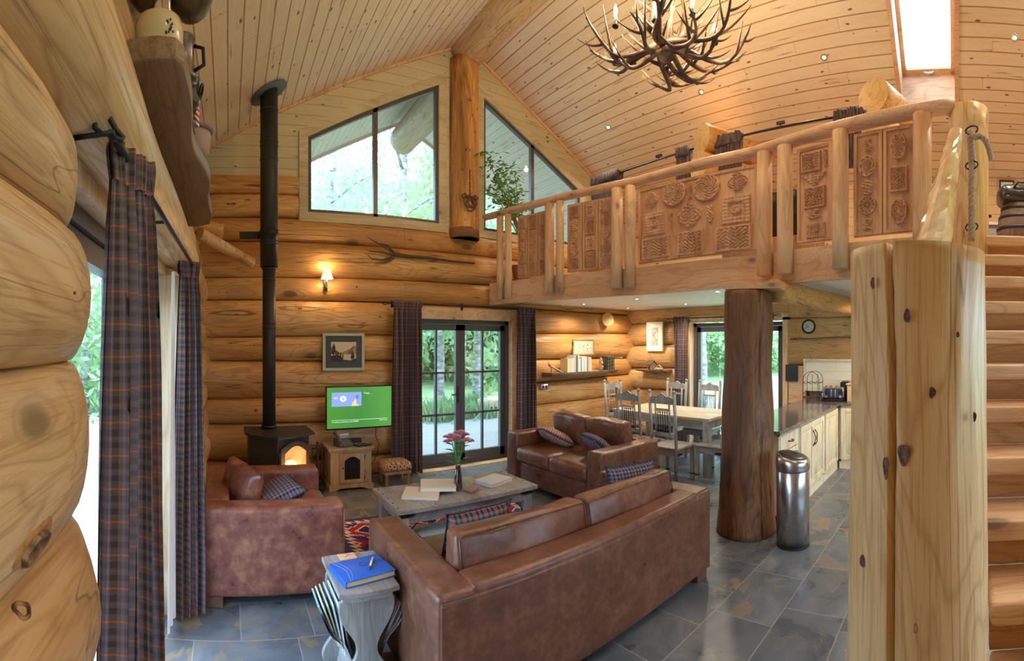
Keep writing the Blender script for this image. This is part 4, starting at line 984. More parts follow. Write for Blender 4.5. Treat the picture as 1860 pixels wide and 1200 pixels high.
for i in range(5):
    a_ = 2*PI*i/5+.2; m = MB(); P = [(.05*math.cos(a_), .05*math.sin(a_), -.05), (.13*math.cos(a_), .13*math.sin(a_), .12), (.16*math.cos(a_+.2), .16*math.sin(a_+.2), .34), (.10*math.cos(a_), .10*math.sin(a_), .62), (.03, 0, .86)]
    S_ = []
    for k in range(13):
        u = k/12*4; j = min(3, int(u)); f_ = u-j; S_.append(Vector(P[j]).lerp(Vector(P[j+1]), f_))
    m.tube(S_, [.026-.0012*k for k in range(13)], 8, nz=.15)
    m.tube([S_[5], S_[5]+Vector((.12*math.cos(a_), .12*math.sin(a_), .04)), S_[5]+Vector((.2*math.cos(a_), .2*math.sin(a_), .16))], [.016, .012, .002], 7); m.build('antler', ant.m, ch)
MB().ball((0, 0, -.04), .085, 12, (1, 1, .8)).build('hub', ant.m, ch)
MB().cyl((0, 0, .5), (0, 0, 1.46), .008, 8).build('hanging_rod', M['black'], ch)
wax = plain('ivory_candle_tube', (.85, .8, .7), .5)
cand = []
for x, y, in ((1118, 30), (1117, 100), (1262, 8), (1300, 62), (1220, 118), (1190, 20)):
    th_ = (x-XO)/FO; best = None
    for k in range(72):
        for R in (.34, .42, .5, .56):
            px, py = 3.27+R*math.cos(k*PI/36), 2.36+R*math.sin(k*PI/36); r = math.hypot(px, py); e = abs(math.atan2(px, py)-th_)*FO+abs((HO-y)-(4.37+.05*(.56-R)-1.7)*FO/r)*.7
            if best is None or e < best[0]: best = (e, px-3.27, py-2.36, 1.7+(HO-y)/FO*r-4.22)
    cand.append(best[1:])
for (x, y, z) in cand:
    c_ = MB().tube([(x, y, z-.13), (x, y, z-.04)], .012, 10).build('candle_tube', wax, ch)
    MB().lathe([(.022, 0), (.03, .012), (.012, .014)], (x, y, z-.14), 14).build('drip_pan', M['black'], c_)
    MB().lathe([(.006, -.04), (.014, -.022), (.016, 0), (.010, .025), (.002, .05)], (x, y, z), 12).build('bulb', M['bulb'], c_)
    point((x, y, z+.07), 11, (1, .78, .50), .04, parent=ch)

# ================================================================ SEATING
def seat_cushion_fn(mb, c, d, puff, r=.045): return mb.rbox(c, d, r, puff=puff, n=3, m=7, nz=.004)
def piping(mb, pts, r=.005): mb.tube(pts, r, 5)
def sofa(name, label, cat, L, D, n, loc, rz, mat, group=None, back_h=.66, arm_h=.65, aw=.20, backc=True, bh=.40, cush_t=.17, lean=.16):
    """local: x along the sofa, back at y=0, front at y=D"""
    t = thing(name, label, cat, loc, rz)
    MB().rbox((L/2, D/2+.02, .20), (L-2*aw+.02, D-.10, .24), .03).build('base', mat, t)
    for x in (aw/2, L-aw/2):
        MB().rbox((x, D/2, (arm_h+.075)/2+.0), (aw, D, arm_h-.075), .030, n=3, m=8, nz=.004).build('arm', mat, t)
        m = MB(); x0, x1 = x-aw/2+.008, x+aw/2-.008
        m.tube([(x0, D-.008, .09), (x0, D-.008, arm_h-.045), (x0+.012, D-.008, arm_h-.038), (x1-.012, D-.008, arm_h-.038), (x1, D-.008, arm_h-.045), (x1, D-.008, .09)], .004, 5); m.build('arm_seam', mat, t)
    MB().rbox((L/2, .09, (back_h+.075)/2), (L-2*aw+.05, .18, back_h-.075), .03, n=3, m=10, nz=.004).build('back', mat, t)
    MB().rbox((L/2, .012, (back_h+.075)/2-.02), (L-.03, .03, back_h-.11), .012, m=10).build('back_panel', mat, t)
    m = MB(); m.tube([(.02, .0, back_h-.055), (L-.02, .0, back_h-.055)], .0045, 5); m.build('back_seam', mat, t)
    w_ = (L-2*aw)/n
    for i in range(n):
        x = aw+w_*(i+.5)
        MB().rbox((x, .16+(D-.14)/2, .32+cush_t/2), (w_-.008, D-.16, cush_t), .045, puff=.013, n=3, m=8, nz=.006).build('seat_cushion', mat, t)
        if backc:
            m = MB(); m.M = Matrix.Translation((x, .25, .50)) @ Matrix.Rotation(-lean, 4, 'X')
            m.rbox((0, 0, bh/2-.06), (w_-.02, .16, bh), .032, puff=.014, n=3, m=11, nz=.014); o = m.build('back_cushion', mat, t)
            m = MB(); m.M = Matrix.Translation((x, .25, .50)) @ Matrix.Rotation(-lean, 4, 'X')
            m.tube([(-w_/2+.02, -.079, -.02), (-w_/2+.02, -.079, bh-.085), (-w_/2+.04, -.082, bh-.072), (0, -.088, bh-.066), (w_/2-.04, -.082, bh-.072), (w_/2-.02, -.079, bh-.085), (w_/2-.02, -.079, -.02)], .004, 5); m.build('seam', mat, o)
    for x in (.09, L-.09):
        for y in (.08, D-.08): MB().rbox((x, y, .045), (.13, .12, .09), .008, n=2, m=1).build('foot', M['foot'], t)
    return t
M['foot'] = wood('walnut_foot', (.16, .07, .05), (.24, .12, .08), (.32, .17, .12), 0, 3, knots=0)
sofa('sofa', 'long brown leather two cushion sofa with its back to the camera', 'sofa', 2.12, .97, 2, (.84, 1.73, 0), 0, M['tan'], bh=.35, lean=.16)
sofa('loveseat', 'two seat brown leather sofa beside the french doors, facing the coffee table', 'sofa', 1.60, .93, 2, (4.15, 3.10, 0), PI/2, M['tan'], bh=.42)
ac = sofa('armchair', 'wide rust brown leather armchair in front of the wood stove', 'armchair', 1.10, .94, 1, (-.17, 4.07, 0), -PI/2, M['leather'], backc=False)
cu = thing('leather_cushion', 'loose shiny leather cushion leaning in the corner of the armchair', 'cushion', (.10, 3.42, .60), 0)
def pillow(mb, w_, h_, t_, n=16, wave=.0, per=1.0):
    def prof(u, v, sg):
        a, b = 2*u-1, 2*v-1; e = max(0, (1-a**4))*max(0, (1-b**4)); pinch = 1-.07*(1-(abs(a)**6))*abs(b)**3 ; pi2 = 1-.07*(1-(abs(b)**6))*abs(a)**3
        return Vector((a*w_/2*pi2, sg*(t_/2*e**.55+wave*N3(a*3, b*3, sg)*e), b*h_/2*pinch))
    mb.grid(lambda u, v: prof(u, v, -1), n, n, lambda u, v: (u*w_, v*h_)); mb.grid(lambda u, v: prof(1-u, v, 1), n, n, lambda u, v: (u*w_, v*h_))
    return mb
def cushion(name, label, w_, h_, t_, loc, rot, mat, group=None, trim=True):
    t = thing(name, label, 'cushion', loc, 0, group); t.rotation_euler = rot
    o = pillow(MB(), w_, h_, t_, wave=.006).build('cover', mat, t)
    if trim:
        P = []
        for i in range(41):
            q = 4*i/40; s = int(q) % 4; f = 2*(q-int(q))-1; a, b = ((f, -1), (1, f), (-f, 1), (-1, -f))[s] if i < 40 else (-1, -1)
            k = lambda z: 1-.07*(1-abs(z)**6)
            P.append((a*w_/2*(k(b) if abs(a) == 1 else 1), 0, b*h_/2*(k(a) if abs(b) == 1 else 1)))
        MB().tube(P, .006, 6, cap=False).build('piping', M['pipe'], t)
    return t
M['pipe'] = plain('dark_piping', (.03, .03, .05), .8)
bpy.data.objects.remove(cu)
cushion('leather_cushion', 'loose shiny leather cushion leaning in the corner of the armchair', .44, .36, .18, (.10, 3.42, .655), (math.radians(-8), math.radians(8), math.radians(-62)), M['leather'], trim=False)
cushion('tartan_cushion', 'blue check cushion lying on the armchair seat beside the leather cushion', .42, .42, .15, (.34, 3.42, .585), (math.radians(-66), 0, math.radians(-80)), M['plaidc'])
cushion('tartan_cushion', 'orange and navy tartan cushion lying tilted on the left of the loveseat', .43, .43, .15, (3.62, 4.25, .60), (math.radians(-62), math.radians(10), math.radians(60)), M['plaidw'] if 'plaidw' in M else M['plaid'])
cushion('tartan_cushion', 'small check cushion half hidden behind the near arm of the loveseat', .40, .40, .14, (3.62, 3.50, .60), (math.radians(-50), 0, math.radians(70)), M['plaidc'])
cushion('tartan_cushion', 'red edged tartan cushion standing behind the long sofa seat, nearest the coffee table books', .46, .32, .12, (1.40, 2.36, .60), (math.radians(14), 0, math.radians(3)), M['plaidr'] if 'plaidr' in M else M['plaid'])
cushion('tartan_cushion', 'dark blue check cushion in the far corner of the long sofa', .44, .40, .14, (2.58, 2.16, .645), (math.radians(-10), 0, math.radians(-14)), M['plaidc'])

# ================================================================ RUG, COFFEE TABLE
def kilim():
    k = NT('kilim', .95, 0, .1); sp = k.n('SeparateXYZ', {0: k.n('TexCoord').outputs['UV']}); u, v = sp.outputs[0], sp.outputs[1]
    tri = k.math('MULTIPLY', k.math('ABSOLUTE', k.math('SUBTRACT', k.math('FRACT', k.math('DIVIDE', u, .62)), .5)), 2.0)
    vv = k.math('FRACT', k.math('DIVIDE', v, .62)); vt = k.math('MULTIPLY', k.math('ABSOLUTE', k.math('SUBTRACT', vv, .5)), 2.0)
    st = k.math('DIVIDE', k.math('FLOOR', k.math('MULTIPLY', k.math('ADD', tri, vt), 12.0)), 12.0)
    zig = k.math('MULTIPLY', k.math('ABSOLUTE', k.math('SUBTRACT', k.math('FRACT', k.math('MULTIPLY', u, 9.0)), .5)), .07)
    d = k.math('ADD', st, zig)
    c = k.ramp(k.math('MULTIPLY', d, .5), [(0, (.04, .03, .16)), (.14, (.72, .62, .50)), (.18, (.42, .03, .07)), (.34, (.72, .62, .50)), (.38, (.06, .05, .26)), (.56, (.42, .03, .07)), (.7, (.72, .64, .54)), (.74, (.10, .07, .30))], 'CONSTANT')
    ed = k.math('MINIMUM', k.math('MINIMUM', u, k.math('SUBTRACT', 2.0, u)), k.math('MINIMUM', v, k.math('SUBTRACT', 1.9, v)))
    tooth = k.math('ADD', ed, k.math('MULTIPLY', k.math('ABSOLUTE', k.math('SUBTRACT', k.math('FRACT', k.math('MULTIPLY', k.math('ADD', u, v), 11.0)), .5)), .12))
    c = k.mix(k.math('LESS_THAN', tooth, .16), c, (.72, .63, .52)); c = k.mix(k.math('LESS_THAN', tooth, .115), c, (.07, .05, .20))
    return k.col(c).m
rug = MB().grid(lambda u, v: Vector((.95+2.0*u, 2.75+1.6*v, .012)), 10, 10, lambda u, v: (2*u, 1.9*v)); rug.bb(.95, 2.95, 2.75, 4.35, .001, .011)
rug.build('kilim_rug', kilim(), None, 'woven kilim rug in red, navy and cream under the coffee table', 'rug')
tb = thing('coffee_table', 'grey washed wooden coffee table with iron studs and corner straps', 'coffee table', (1.24, 3.24, .012))
TW, TD, TH = 1.32, .60, .445
m = MB()
for i in range(4): m.bb(.06, TW-.06, TD*i/4+.001, TD*(i+1)/4-.001, TH-.035, TH)
m.bb(0, .06, 0, TD, TH-.035, TH); m.bb(TW-.06, TW, 0, TD, TH-.035, TH); m.build('top', M['greyx'] if 'greyx' in M else M['greyw'], tb, bevel=.003)
for i in range(5):
    for x in (.03, TW-.03): MB().ball((x, TD*(i+.5)/5, TH), .008, 8, (1, 1, .5)).build('stud', M['stud'] if 'stud' in M else M['black'], tb)
for x in (.33, .66, .99):
    for y in (.03, TD-.03): MB().ball((x, y, TH), .007, 8, (1, 1, .5)).build('stud', M['stud'] if 'stud' in M else M['black'], tb)
for x in (.075, TW-.075):
    for y in (.07, TD-.07): MB().bb(x-.035, x+.035, y-.035, y+.035, 0, TH-.036).build('leg', M['greyz'], tb, bevel=.004)
m = MB(); m.bb(.11, TW-.11, .045, .07, TH-.125, TH-.036); m.bb(.11, TW-.11, TD-.07, TD-.045, TH-.125, TH-.036); m.build('long_rail', M['greyw'], tb)
m = MB(); m.bb(.05, .075, .10, TD-.10, TH-.125, TH-.036); m.bb(TW-.075, TW-.05, .10, TD-.10, TH-.125, TH-.036); m.build('end_rail', M['greyw'], tb)
MB().bb(.06, TW-.06, .06, TD-.06, .07, .09).build('lower_shelf', M['greyw'], tb)
def strap(mb, c, ax, L=.09): # iron fish-tail strap
    x, y, z = c
    P = [(-L, .0), (-L*.8, .012), (-.01, .007), (.01, .016), (L*.5, .010), (L*.5, -.010), (.01, -.016), (-.01, -.007), (-L*.8, -.012)]
    if ax == 'x': mb.prism([(x+a, y, z+b) for a, b in P], (0, -.004, 0))
    else: mb.prism([(x, y+a, z+b) for a, b in P], (-.004, 0, 0))
for x, sgn in ((.075, 1), (TW-.075, -1)):
    m = MB(); m.bb(x-.037, x+.037, .033, .035, TH-.075, TH-.045); m.bb(x-.037 if sgn > 0 else x+.035, x-.035 if sgn > 0 else x+.037, .035, .11, TH-.075, TH-.045)
    m.tube([(x+sgn*.035, .034, TH-.06), (x+sgn*.06, .036, TH-.05), (x+sgn*.085, .04, TH-.06), (x+sgn*.06, .036, TH-.07), (x+sgn*.035, .034, TH-.06)], .005, 5); m.build('iron_strap', M['black'], tb)
for x, sgn in ((.075, 1), (TW-.075, -1)):
    m = MB().tube([(x+sgn*.04, .07, .20), (x+sgn*.07, .07, .27), (x+sgn*.14, .07, .325)], .005, 6); m.build('iron_brace', M['black'], tb)
def book(name, label, c, w_, d_, h_, rz, cover, pages=None, group=None, cat='book', spine=0):
    t = thing(name, label, cat, c, rz, group)
    m = MB(); m.bb(-w_/2, w_/2, -d_/2, d_/2, 0, .0035); m.bb(-w_/2, w_/2, -d_/2, d_/2, h_-.0035, h_); m.bb(-w_/2, -w_/2+.004, -d_/2, d_/2, 0, h_)
    m.build('cover', cover, t, bevel=.001); MB().bb(-w_/2+.004, w_/2-.006, -d_/2+.005, d_/2-.005, .0035, h_-.0035).build('pages', pages or M['offw'], t); return t
zt = .012+TH+.001
c1_, c2_ = plain('cream_album_cover', (.72, .62, .50), .6), plain('pale_album_cover', (.78, .70, .58), .6)
book('photo_album', 'cream album lying flat at the left of the coffee table', (1.56, 3.52, zt), .30, .27, .026, math.radians(-30), c1_)
book('photo_album', 'pale album resting askew on top of the cream album', (1.74, 3.58, zt+.027), .30, .27, .030, math.radians(-24), c2_)
book('glossy_magazine', 'thick glossy photo book lying at the right end of the coffee table', (2.28, 3.54, zt), .30, .22, .030, math.radians(18), sketch('magazine_cover', (.42, .46, .56), (.75, .72, .74), 3, .5), cat='magazine')
for i, lab in enumerate(('lowest small wooden coaster beside the vase', 'top small wooden coaster beside the vase')): MB().rbox((0, 0, .007), (.10, .10, .013), .004, n=2, m=1).build('coaster', M['coast'] if 'coast' in M else plain('coaster_brown', (.36, .19, .15), .5), None, lab, 'coaster', 'coasters by the vase', loc=(1.985, 3.42, zt+.0145*i), rz=.3+.2*i)
vs = thing('glass_vase', 'slender smoked glass vase half full of water on the coffee table', 'vase', (1.895, 3.50, zt))
MB().lathe([(.001, 0), (.036, 0), (.040, .02), (.036, .09), (.024, .17), (.021, .21), (.027, .235), (.024, .235), (.018, .21), (.021, .17), (.032, .09), (.034, .02), (.001, .012)], n=24).build('glass', M['vaseglass'], vs)
MB().lathe([(.001, .014), (.032, .02), (.031, .09), (.027, .12), (.001, .12)], n=20).build('water', glass('vase_water', (.7, .75, .72), .1), vs)
fl = thing('flower_bouquet', 'bunch of pink chrysanthemums with green leaves standing in the vase', 'flowers', (1.895, 3.50, zt+.02))
q_ = random.Random(9); pk = NT('chrysanthemum_pink',   .7); pn = pk.n('TexNoise', {'Vector': pk.co('Object'), 'Scale': 60.0}).outputs[0]; pk.col(pk.ramp(pn, [(.35, (.56, .12, .24)), (.5, (.84, .36, .46)), (.62, (.94, .66, .68))]))
green = NT('leaf_green', .55); gn_ = green.n('TexNoise', {'Vector': green.co('Object'), 'Scale': 20.0}).outputs[0]; green.col(green.ramp(gn_, [(.35, (.05, .17, .04)), (.65, (.16, .36, .10))]))
M['leaf'] = green.m
for i in range(15):
    a_, rr_ = i*2.4, .015+.105*math.sqrt((i+.5)/15); top = Vector((rr_*math.cos(a_), rr_*math.sin(a_)*.8, .445+.03*math.cos(i*1.7)-rr_*.25))
    m = MB().tube([(0, 0, .02), (.006*math.cos(a_), .006*math.sin(a_), .2), top*.55+Vector((0, 0, .16)), top], .0028, 5); m.build('stem', M['leaf'], fl)
    m = MB()
    for ring, (n, L, up) in enumerate(((18, .042, .12), (16, .036, .45), (12, .026, .9))):
        for k in range(n):
            q = 2*PI*k/n+ring*.2+i; d = Vector((math.cos(q), math.sin(q), 0)); s = Vector((-math.sin(q), math.cos(q), 0))*.007
            b = top+d*.003; e = top+d*L+Vector((0, 0, L*up)); mdl = (b+e)/2+Vector((0, 0, .006)); m.add([b, mdl-s, e, mdl+s], [(0, 1, 2, 3)])
    m.ball(top+Vector((0, 0, .004)), .009, 8); m.build('bloom', pk.m, fl, smooth=False)
def leaf(mb, p, d, L, q):
    d = Vector(d).normalized(); s = d.cross(Vector((0, 0, 1))).normalized(); P = []
    for u, w_ in ((0, .0), (.25, .32), (.4, .22), (.55, .36), (.72, .20), (.85, .22), (1, 0)): P.append((u, w_))
    up = Vector((0, 0, 1)); L3 = [p+d*L*u+s*L*w_*.8-up*L*.25*u*u for u, w_ in P]; R3 = [p+d*L*u-s*L*w_*.8-up*L*.25*u*u for u, w_ in P[1:-1]]
    mb.add(L3+R3[::-1], [list(range(len(L3)+len(R3)))])
for i in range(16):
    a_ = i*2.1; z = .17+.017*i; m = MB(); p = Vector((.012*math.cos(a_), .012*math.sin(a_), z)); e = p+Vector((.035*math.cos(a_), .035*math.sin(a_), .02)); m.tube([p, e], .0018, 4)
    leaf(m, e, (math.cos(a_), math.sin(a_), .35), .075+.015*(i % 3), q_); m.build('leaf', M['leaf'], fl, smooth=False)
# books stacked on the lower shelf
bc = lambda n, c, r=.4: plain('book_cover_'+n, c, r)
ST = [(1.62, 3.36, [('bottom book of the left stack under the coffee table, white', .30, .24, .02, bc('w1', (.75, .75, .72)), .1), ('green edged thin book in the left stack under the coffee table', .29, .23, .016, bc('g1', (.10, .30, .18)), .05), ('orange spined book in the left stack under the coffee table', .30, .22, .02, bc('o1', (.55, .22, .10)), .0), ('red spined book in the left stack under the coffee table', .29, .22, .028, bc('r1', (.62, .04, .03)), .08), ('pale grey book on top of the left stack under the coffee table', .28, .22, .018, bc('p1', (.62, .68, .70)), .12)]),
      (1.98, 3.35, [('bottom white book of the middle stack under the coffee table', .30, .23, .03, bc('w2', (.78, .77, .74)), -.1), ('tan book in the middle stack under the coffee table', .30, .22, .02, bc('t2', (.42, .25, .15)), -.05), ('white book in the middle stack under the coffee table', .29, .22, .03, bc('w3', (.8, .8, .78)), 0), ('blue edged book in the middle stack under the coffee table', .29, .22, .018, bc('b3', (.05, .16, .34)), .04), ('dark slate hardback on top of the middle stack under the coffee table', .30, .23, .03, bc('d3', (.055, .075, .09), .25), -.06)]),
      (2.28, 3.42, [('bottom white book of the right stack under the coffee table', .27, .22, .03, bc('w4', (.74, .72, .68)), .2), ('brown book in the right stack under the coffee table', .28, .22, .022, bc('n4', (.20, .10, .06)), .15), ('black hardback on top of the right stack under the coffee table', .30, .24, .03, bc('k4', (.025, .03, .028), .2), .3)])]
for x, y, L in ST:
    z = .012+.091
    for lab, w_, d_, h_, cv, rz in L: book('book', lab, (x, y, z), w_, d_, h_, rz, cv, M['white'], 'books stacked under the coffee table'); z += h_+.0006
# ================================================================ GUEST BOOK TABLE
et = thing('magazine_table', 'small grey side table with curvy magazine pockets, holding the blue guest book', 'side table', (.655, 2.27, 0))
def wavytop(mb, z, w_, d_, bow, th, y0=0):
    n = 10; P = [(-w_/2+w_*i/n, -d_/2-bow*math.sin(PI*i/n), z) for i in range(n+1)]+[(w_/2-w_*i/n, d_/2+bow*math.sin(PI*i/n), z) for i in range(n+1)]
    mb.prism(P, (0, 0, th))
m = MB(); wavytop(m, .528, .30, .40, .012, .024); m.build('top', M['greyw'], et, bevel=.004)
m = MB(); wavytop(m, .490, .25, .33, .008, .038); m.build('collar', M['greyw'], et)
# two vase-shaped end boards, pockets between them on both sides
def outline(z):  # half width of the end board
    return .105+.032*math.cos((z-.02)/.49*2*PI)+.030*math.sin((z)/.49*PI*3.0)*(1-z)
for y in (-.16, .13):
    P = [(outline(z), y, z) for z in [.49*i/30 for i in range(31)]]+[(-outline(z), y, z) for z in [.49*i/30 for i in range(30, -1, -1)]]
    MB().prism(P, (0, .026, 0)).build('end_board', M['greyz'], et, bevel=.004)
m = MB()
for sg in (-1, 1):
    m.grid(lambda u, v: Vector((sg*(.075+.02*math.sin(u*PI*2)), -.14+.28*v, .47-.44*u)), 14, 2)
    m.grid(lambda u, v: Vector((sg*(.075+.02*math.sin(u*PI*2)+.006), -.14+.28*v, .47-.44*u)), 14, 2)
m.build('inner_board', M['greyw'], et)
for sg in (-1, 1):
    P = [(sg*(.06+.13*u), -.135, .16+.24*u+.02*math.sin(u*PI*2)) for u in [i/10 for i in range(11)]]
    mb_ = MB(); mb_.grid(lambda u, v: Vector((sg*(.065+.135*u), -.135+.27*v, .19+.23*u+.02*math.sin(u*PI*2))), 10, 1); mb_.grid(lambda u, v: Vector((sg*(.065+.135*u)+sg*.012, -.135+.27*v, .183+.23*u+.02*math.sin(u*PI*2))), 10, 1); mb_.build('pocket_board', M['greyw'], et)
mgl = ['white magazine nearest the camera in the left pocket of the side table', 'pale grey magazine in the left pocket of the side table', 'green striped magazine in the left pocket of the side table', 'cream leaflet in the left pocket of the side table', 'teal backed brochure in the left pocket of the side table']
for i, lab in enumerate(mgl):
    m = MB(); m.M = Matrix.Translation((.655-.098-.009*i, 2.27, .215+.012*i)) @ Matrix.Rotation(math.radians(-8-4.5*i), 4, 'Y')
    m.bb(-.004, .004, -.13+.01*i, .12-.008*i, 0, .25-.012*i); m.build('magazine', plain('magazine_%d' % i, ((.82, .84, .84), (.62, .68, .70), (.50, .62, .42), (.84, .80, .74), (.30, .48, .52))[i], .35), None, lab, 'magazine', 'magazines in the side table pocket', bevel=.001)
for i, lab in enumerate(('dark printed magazine in the right pocket of the side table', 'pale magazine at the back of the right pocket of the side table')):
    m = MB(); m.M = Matrix.Translation((.655+.095+.012*i, 2.27, .24+.03*i)) @ Matrix.Rotation(math.radians(22+6*i), 4, 'Y')
    m.bb(-.004, .004, -.12, .12, 0, .20); m.build('magazine', (sketch('magazine_print', (.65, .68, .74), (.06, .07, .12), 9, .5), plain('magazine_9', (.7, .72, .78), .35))[i], None, lab, 'magazine', 'magazines in the side table pocket', bevel=.001)
zt2 = .5525
gb = thing('guest_book', 'bright blue hardback guest book lying on the small side table', 'book', (.665, 2.235, zt2), math.radians(10))
blue = NT('royal_blue_leatherette', .38); blue.col((.012, .11, .52)); bv = blue.n('TexVoronoi', {'Vector': blue.co('Object'), 'Scale': 400.0}).outputs[0]; blue.bump(bv, .1, .001)
m = MB(); m.rbox((0, 0, .0025), (.275, .205, .005), .002, n=2, m=1).rbox((0, 0, .0295), (.275, .205, .005), .002, n=2, m=1).rbox((-.134, 0, .016), (.007, .205, .030), .003, n=2, m=1); m.build('cover', blue.m, gb)
MB().bb(-.13, .132, -.098, .098, .005, .027).build('pages', plain('gilt_page_edges', (.62, .50, .28), .6), gb)
MB().tube([(-.108, -.10, .0322), (-.085, 0, .0322), (-.12, .10, .0322)], .0009, 5).tube([(-.10+.03*math.sin(PI*i/12), -.10+.2*i/12, .0322) for i in range(13)], .0007, 5).build('tooled_line', plain('silver_blue_line', (.35, .42, .75), .3), gb)
text('Guest', .062, plain('debossed_blue', (.006, .04, .22), .4), (-.005, .005, .0321), (0, 0, 0), gb)
pen = thing('ballpoint_pen', 'cream and blue pen lying across the blue guest book', 'pen', (.715, 2.245, zt2+.0325), math.radians(64))
MB().cyl((-.03, 0, .006), (.065, 0, .006), .0058, 12).build('barrel', plain('cream_pen', (.75, .66, .50), .35), pen); MB().tube([(-.03, 0, .006), (-.048, 0, .006), (-.062, 0, .005)], [.0052, .0048, .001], 12).build('tip', plain('pen_blue', (.03, .06, .25), .3), pen)
co_ = thing('square_coaster', 'square wooden coaster with a stag picture on the small side table', 'coaster', (.64, 2.43, zt2), .05)
MB().rbox((0, 0, .003), (.095, .07, .006), .002, n=2, m=1).build('tile', plain('birch_ply', (.74, .50, .30), .5), co_)
MB().tube([(-.02, -.012, .0065), (-.005, -.004, .0065), (.01, .012, .0065), (.02, .008, .0065)], .0014, 5).tube([(.004, .008, .0065), (-.006, .02, .0065)], .0010, 5).build('printed_mark', plain('burnt_mark', (.35, .18, .08), .6), co_)

# ================================================================ STOVE CORNER
sv = thing('wood_stove', 'black iron wood burning stove with a lit arched glass door', 'stove', (.52, 5.02, 0), math.radians(-4))
# plan: flat back, left side, angled front
body = [(-.30, -.12), (-.02, -.34), (.34, -.16), (.34, .24), (-.30, .24)]
sv.rotation_euler.z = 0
stp = lambda pts, z0, z1, s=1.0: [(x*s, y*s, z0) for x, y in pts]
m = MB(); m.prism(stp(body, .12, 0), (0, 0, .63)); m.build('body', M['stove'], sv, bevel=.012)
m = MB(); m.prism(stp([(-.34, -.13), (-.18, -.30), (-.02, -.385), (.16, -.33), (.40, -.19), (.38, .27), (-.34, .27)], .75, 0), (0, 0, .024)); m.build('top_plate', M['stove'], sv, bevel=.006)
for x, y in ((-.24, -.08), (.0, -.27), (.28, -.12), (-.24, .18), (.28, .18)): MB().tube([(x, y, 0), (x, y, .12)], [.02, .035], 10).build('foot', M['stove'], sv)
fd = Vector((.36, .18, 0)).normalized(); fn = Vector((.18, -.36, 0)).normalized(); f0 = Vector((-.02, -.34, 0)); FW = .40
def FP(u, z, d=0): p = f0+fd*(u*FW)+fn*d; return (p.x, p.y, z)
def arch(u0, u1, z0, z1, n=10): return [(u0, z0)]+[(u1, z0)]+[(u0+(u1-u0)*(1-i/n), z1+.07*math.sin(PI*i/n)) for i in range(n+1)]
O, I = arch(.08, .97, .20, .635), arch(.20, .89, .28, .585); m = MB()
for i in range(len(O)):
    j = (i+1) % len(O); m.prism([FP(*O[i], .002), FP(*O[j], .002), FP(*I[j], .002), FP(*I[i], .002)], (fn.x*.022, fn.y*.022, 0))
dr_ = m.build('door', M['stove'], sv)
fire = NT('stove_fire', .8); fz = fire.n('TexNoise', {'Vector': fire.co('Object'), 'Scale': 9.0, 'Detail': 4.0}).outputs[0]
fire.col((.2, .1, .05)); fire.t.links.new(fire.ramp(fz, [(.3, (.75, .22, .04)), (.5, (1, .48, .14)), (.7, (1, .74, .34))]), fire.b.inputs['Emission Color']); fire.b.inputs['Emission Strength'].default_value = .6
MB().prism([FP(u, z, .0045) for u, z in I], (fn.x*.001, fn.y*.001, 0)).build('glowing_firebox', fire.m, dr_)
lg = NT('glowing_log', .9); ln = lg.n('TexNoise', {'Vector': lg.co('Object'), 'Scale': 22.0}).outputs[0]; lg.col((.12, .07, .06)); lg.t.links.new(lg.ramp(ln, [(.4, (.25, .12, .10)), (.65, (.9, .35, .12))]), lg.b.inputs['Emission Color']); lg.b.inputs['Emission Strength'].default_value = .3
m = MB(); c = Vector(FP(.45, .40, .008)); m.tube([c-fn*.0, c+fn*.012], .065, 16); m.build('burning_log', lg.m, dr_)
m = MB(); c = Vector(FP(.76, .37, .008)); m.tube([c-fn*.0, c+fn*.010], .04, 14); m.build('burning_log', lg.m, dr_)
MB().prism([FP(u, z, .022) for u, z in I], (fn.x*.002, fn.y*.002, 0)).build('glass', M['glass'], dr_)
hp = [Vector(FP(.14, .41, .03)), Vector(FP(.14, .41, .07)), Vector(FP(.26, .42, .085)), Vector(FP(.34, .45, .07))]; MB().tube(hp, [.012, .012, .012, .009], 10).ball(hp[-1], .015, 8).build('handle', M['chrome'], dr_)
MB().tube([FP(.06, .60, .01), FP(.06, .25, .01)], .010, 8).build('hinge', M['stove'], sv)
point(tuple(Vector((.52, 5.02, 0))+Vector(FP(.55, .42, .12))), 5, (1, .45, .15), .08, 'fire_light')
fp = thing('flue_pipe', 'tall black flue pipe rising from the stove through the sloping ceiling', 'flue', (.46, 5.18, .775))
MB().tube([(0, 0, 0), (0, 0, 1.82)], .074, 28).build('lower_pipe', M['stove'], fp); MB().tube([(0, 0, 1.80), (0, 0, 3.80)], .10, 32).build('upper_pipe', M['stove'], fp)
for z, r in ((.02, .088), (1.12, .079), (1.17, .079), (1.66, .079), (1.78, .082), (2.05, .104), (2.08, .104), (3.0, .104), (3.15, .104), (3.2, .104), (3.55, .104)): MB().lathe([(r-.008, -.012), (r, -.008), (r, .008), (r-.008, .012)], (0, 0, z), 28).build('collar', M['stove'], fp)
m = MB(); zc = roofz(.46)-.775
m.lathe([(.10, 0), (.20, 0), (.20, .012), (.10, .012)], n=36)
for v in m.v: v.z += zc-.03+v.x*.52
m.build('ceiling_flange', M['flange'] if 'flange' in M else M['stove'], fp)
m = MB(); m.box((-.20, .08, 2.17), (.26, .05, .075)); m.lathe([(.10, 2.13), (.108, 2.13), (.108, 2.21), (.10, 2.21)], n=28); m.build('wall_bracket', M['black'], fp)
fs = thing('fireside_tools', 'black iron fireside tool stand beside the stove', 'fire tools', (1.03, 5.28, 0))
MB().lathe([(.09, 0), (.09, .015), (.012, .02)], n=16).cyl((0, 0, 0), (0, 0, .56), .008).ball((0, 0, .57), .016, 8).build('stand', M['black'], fs)
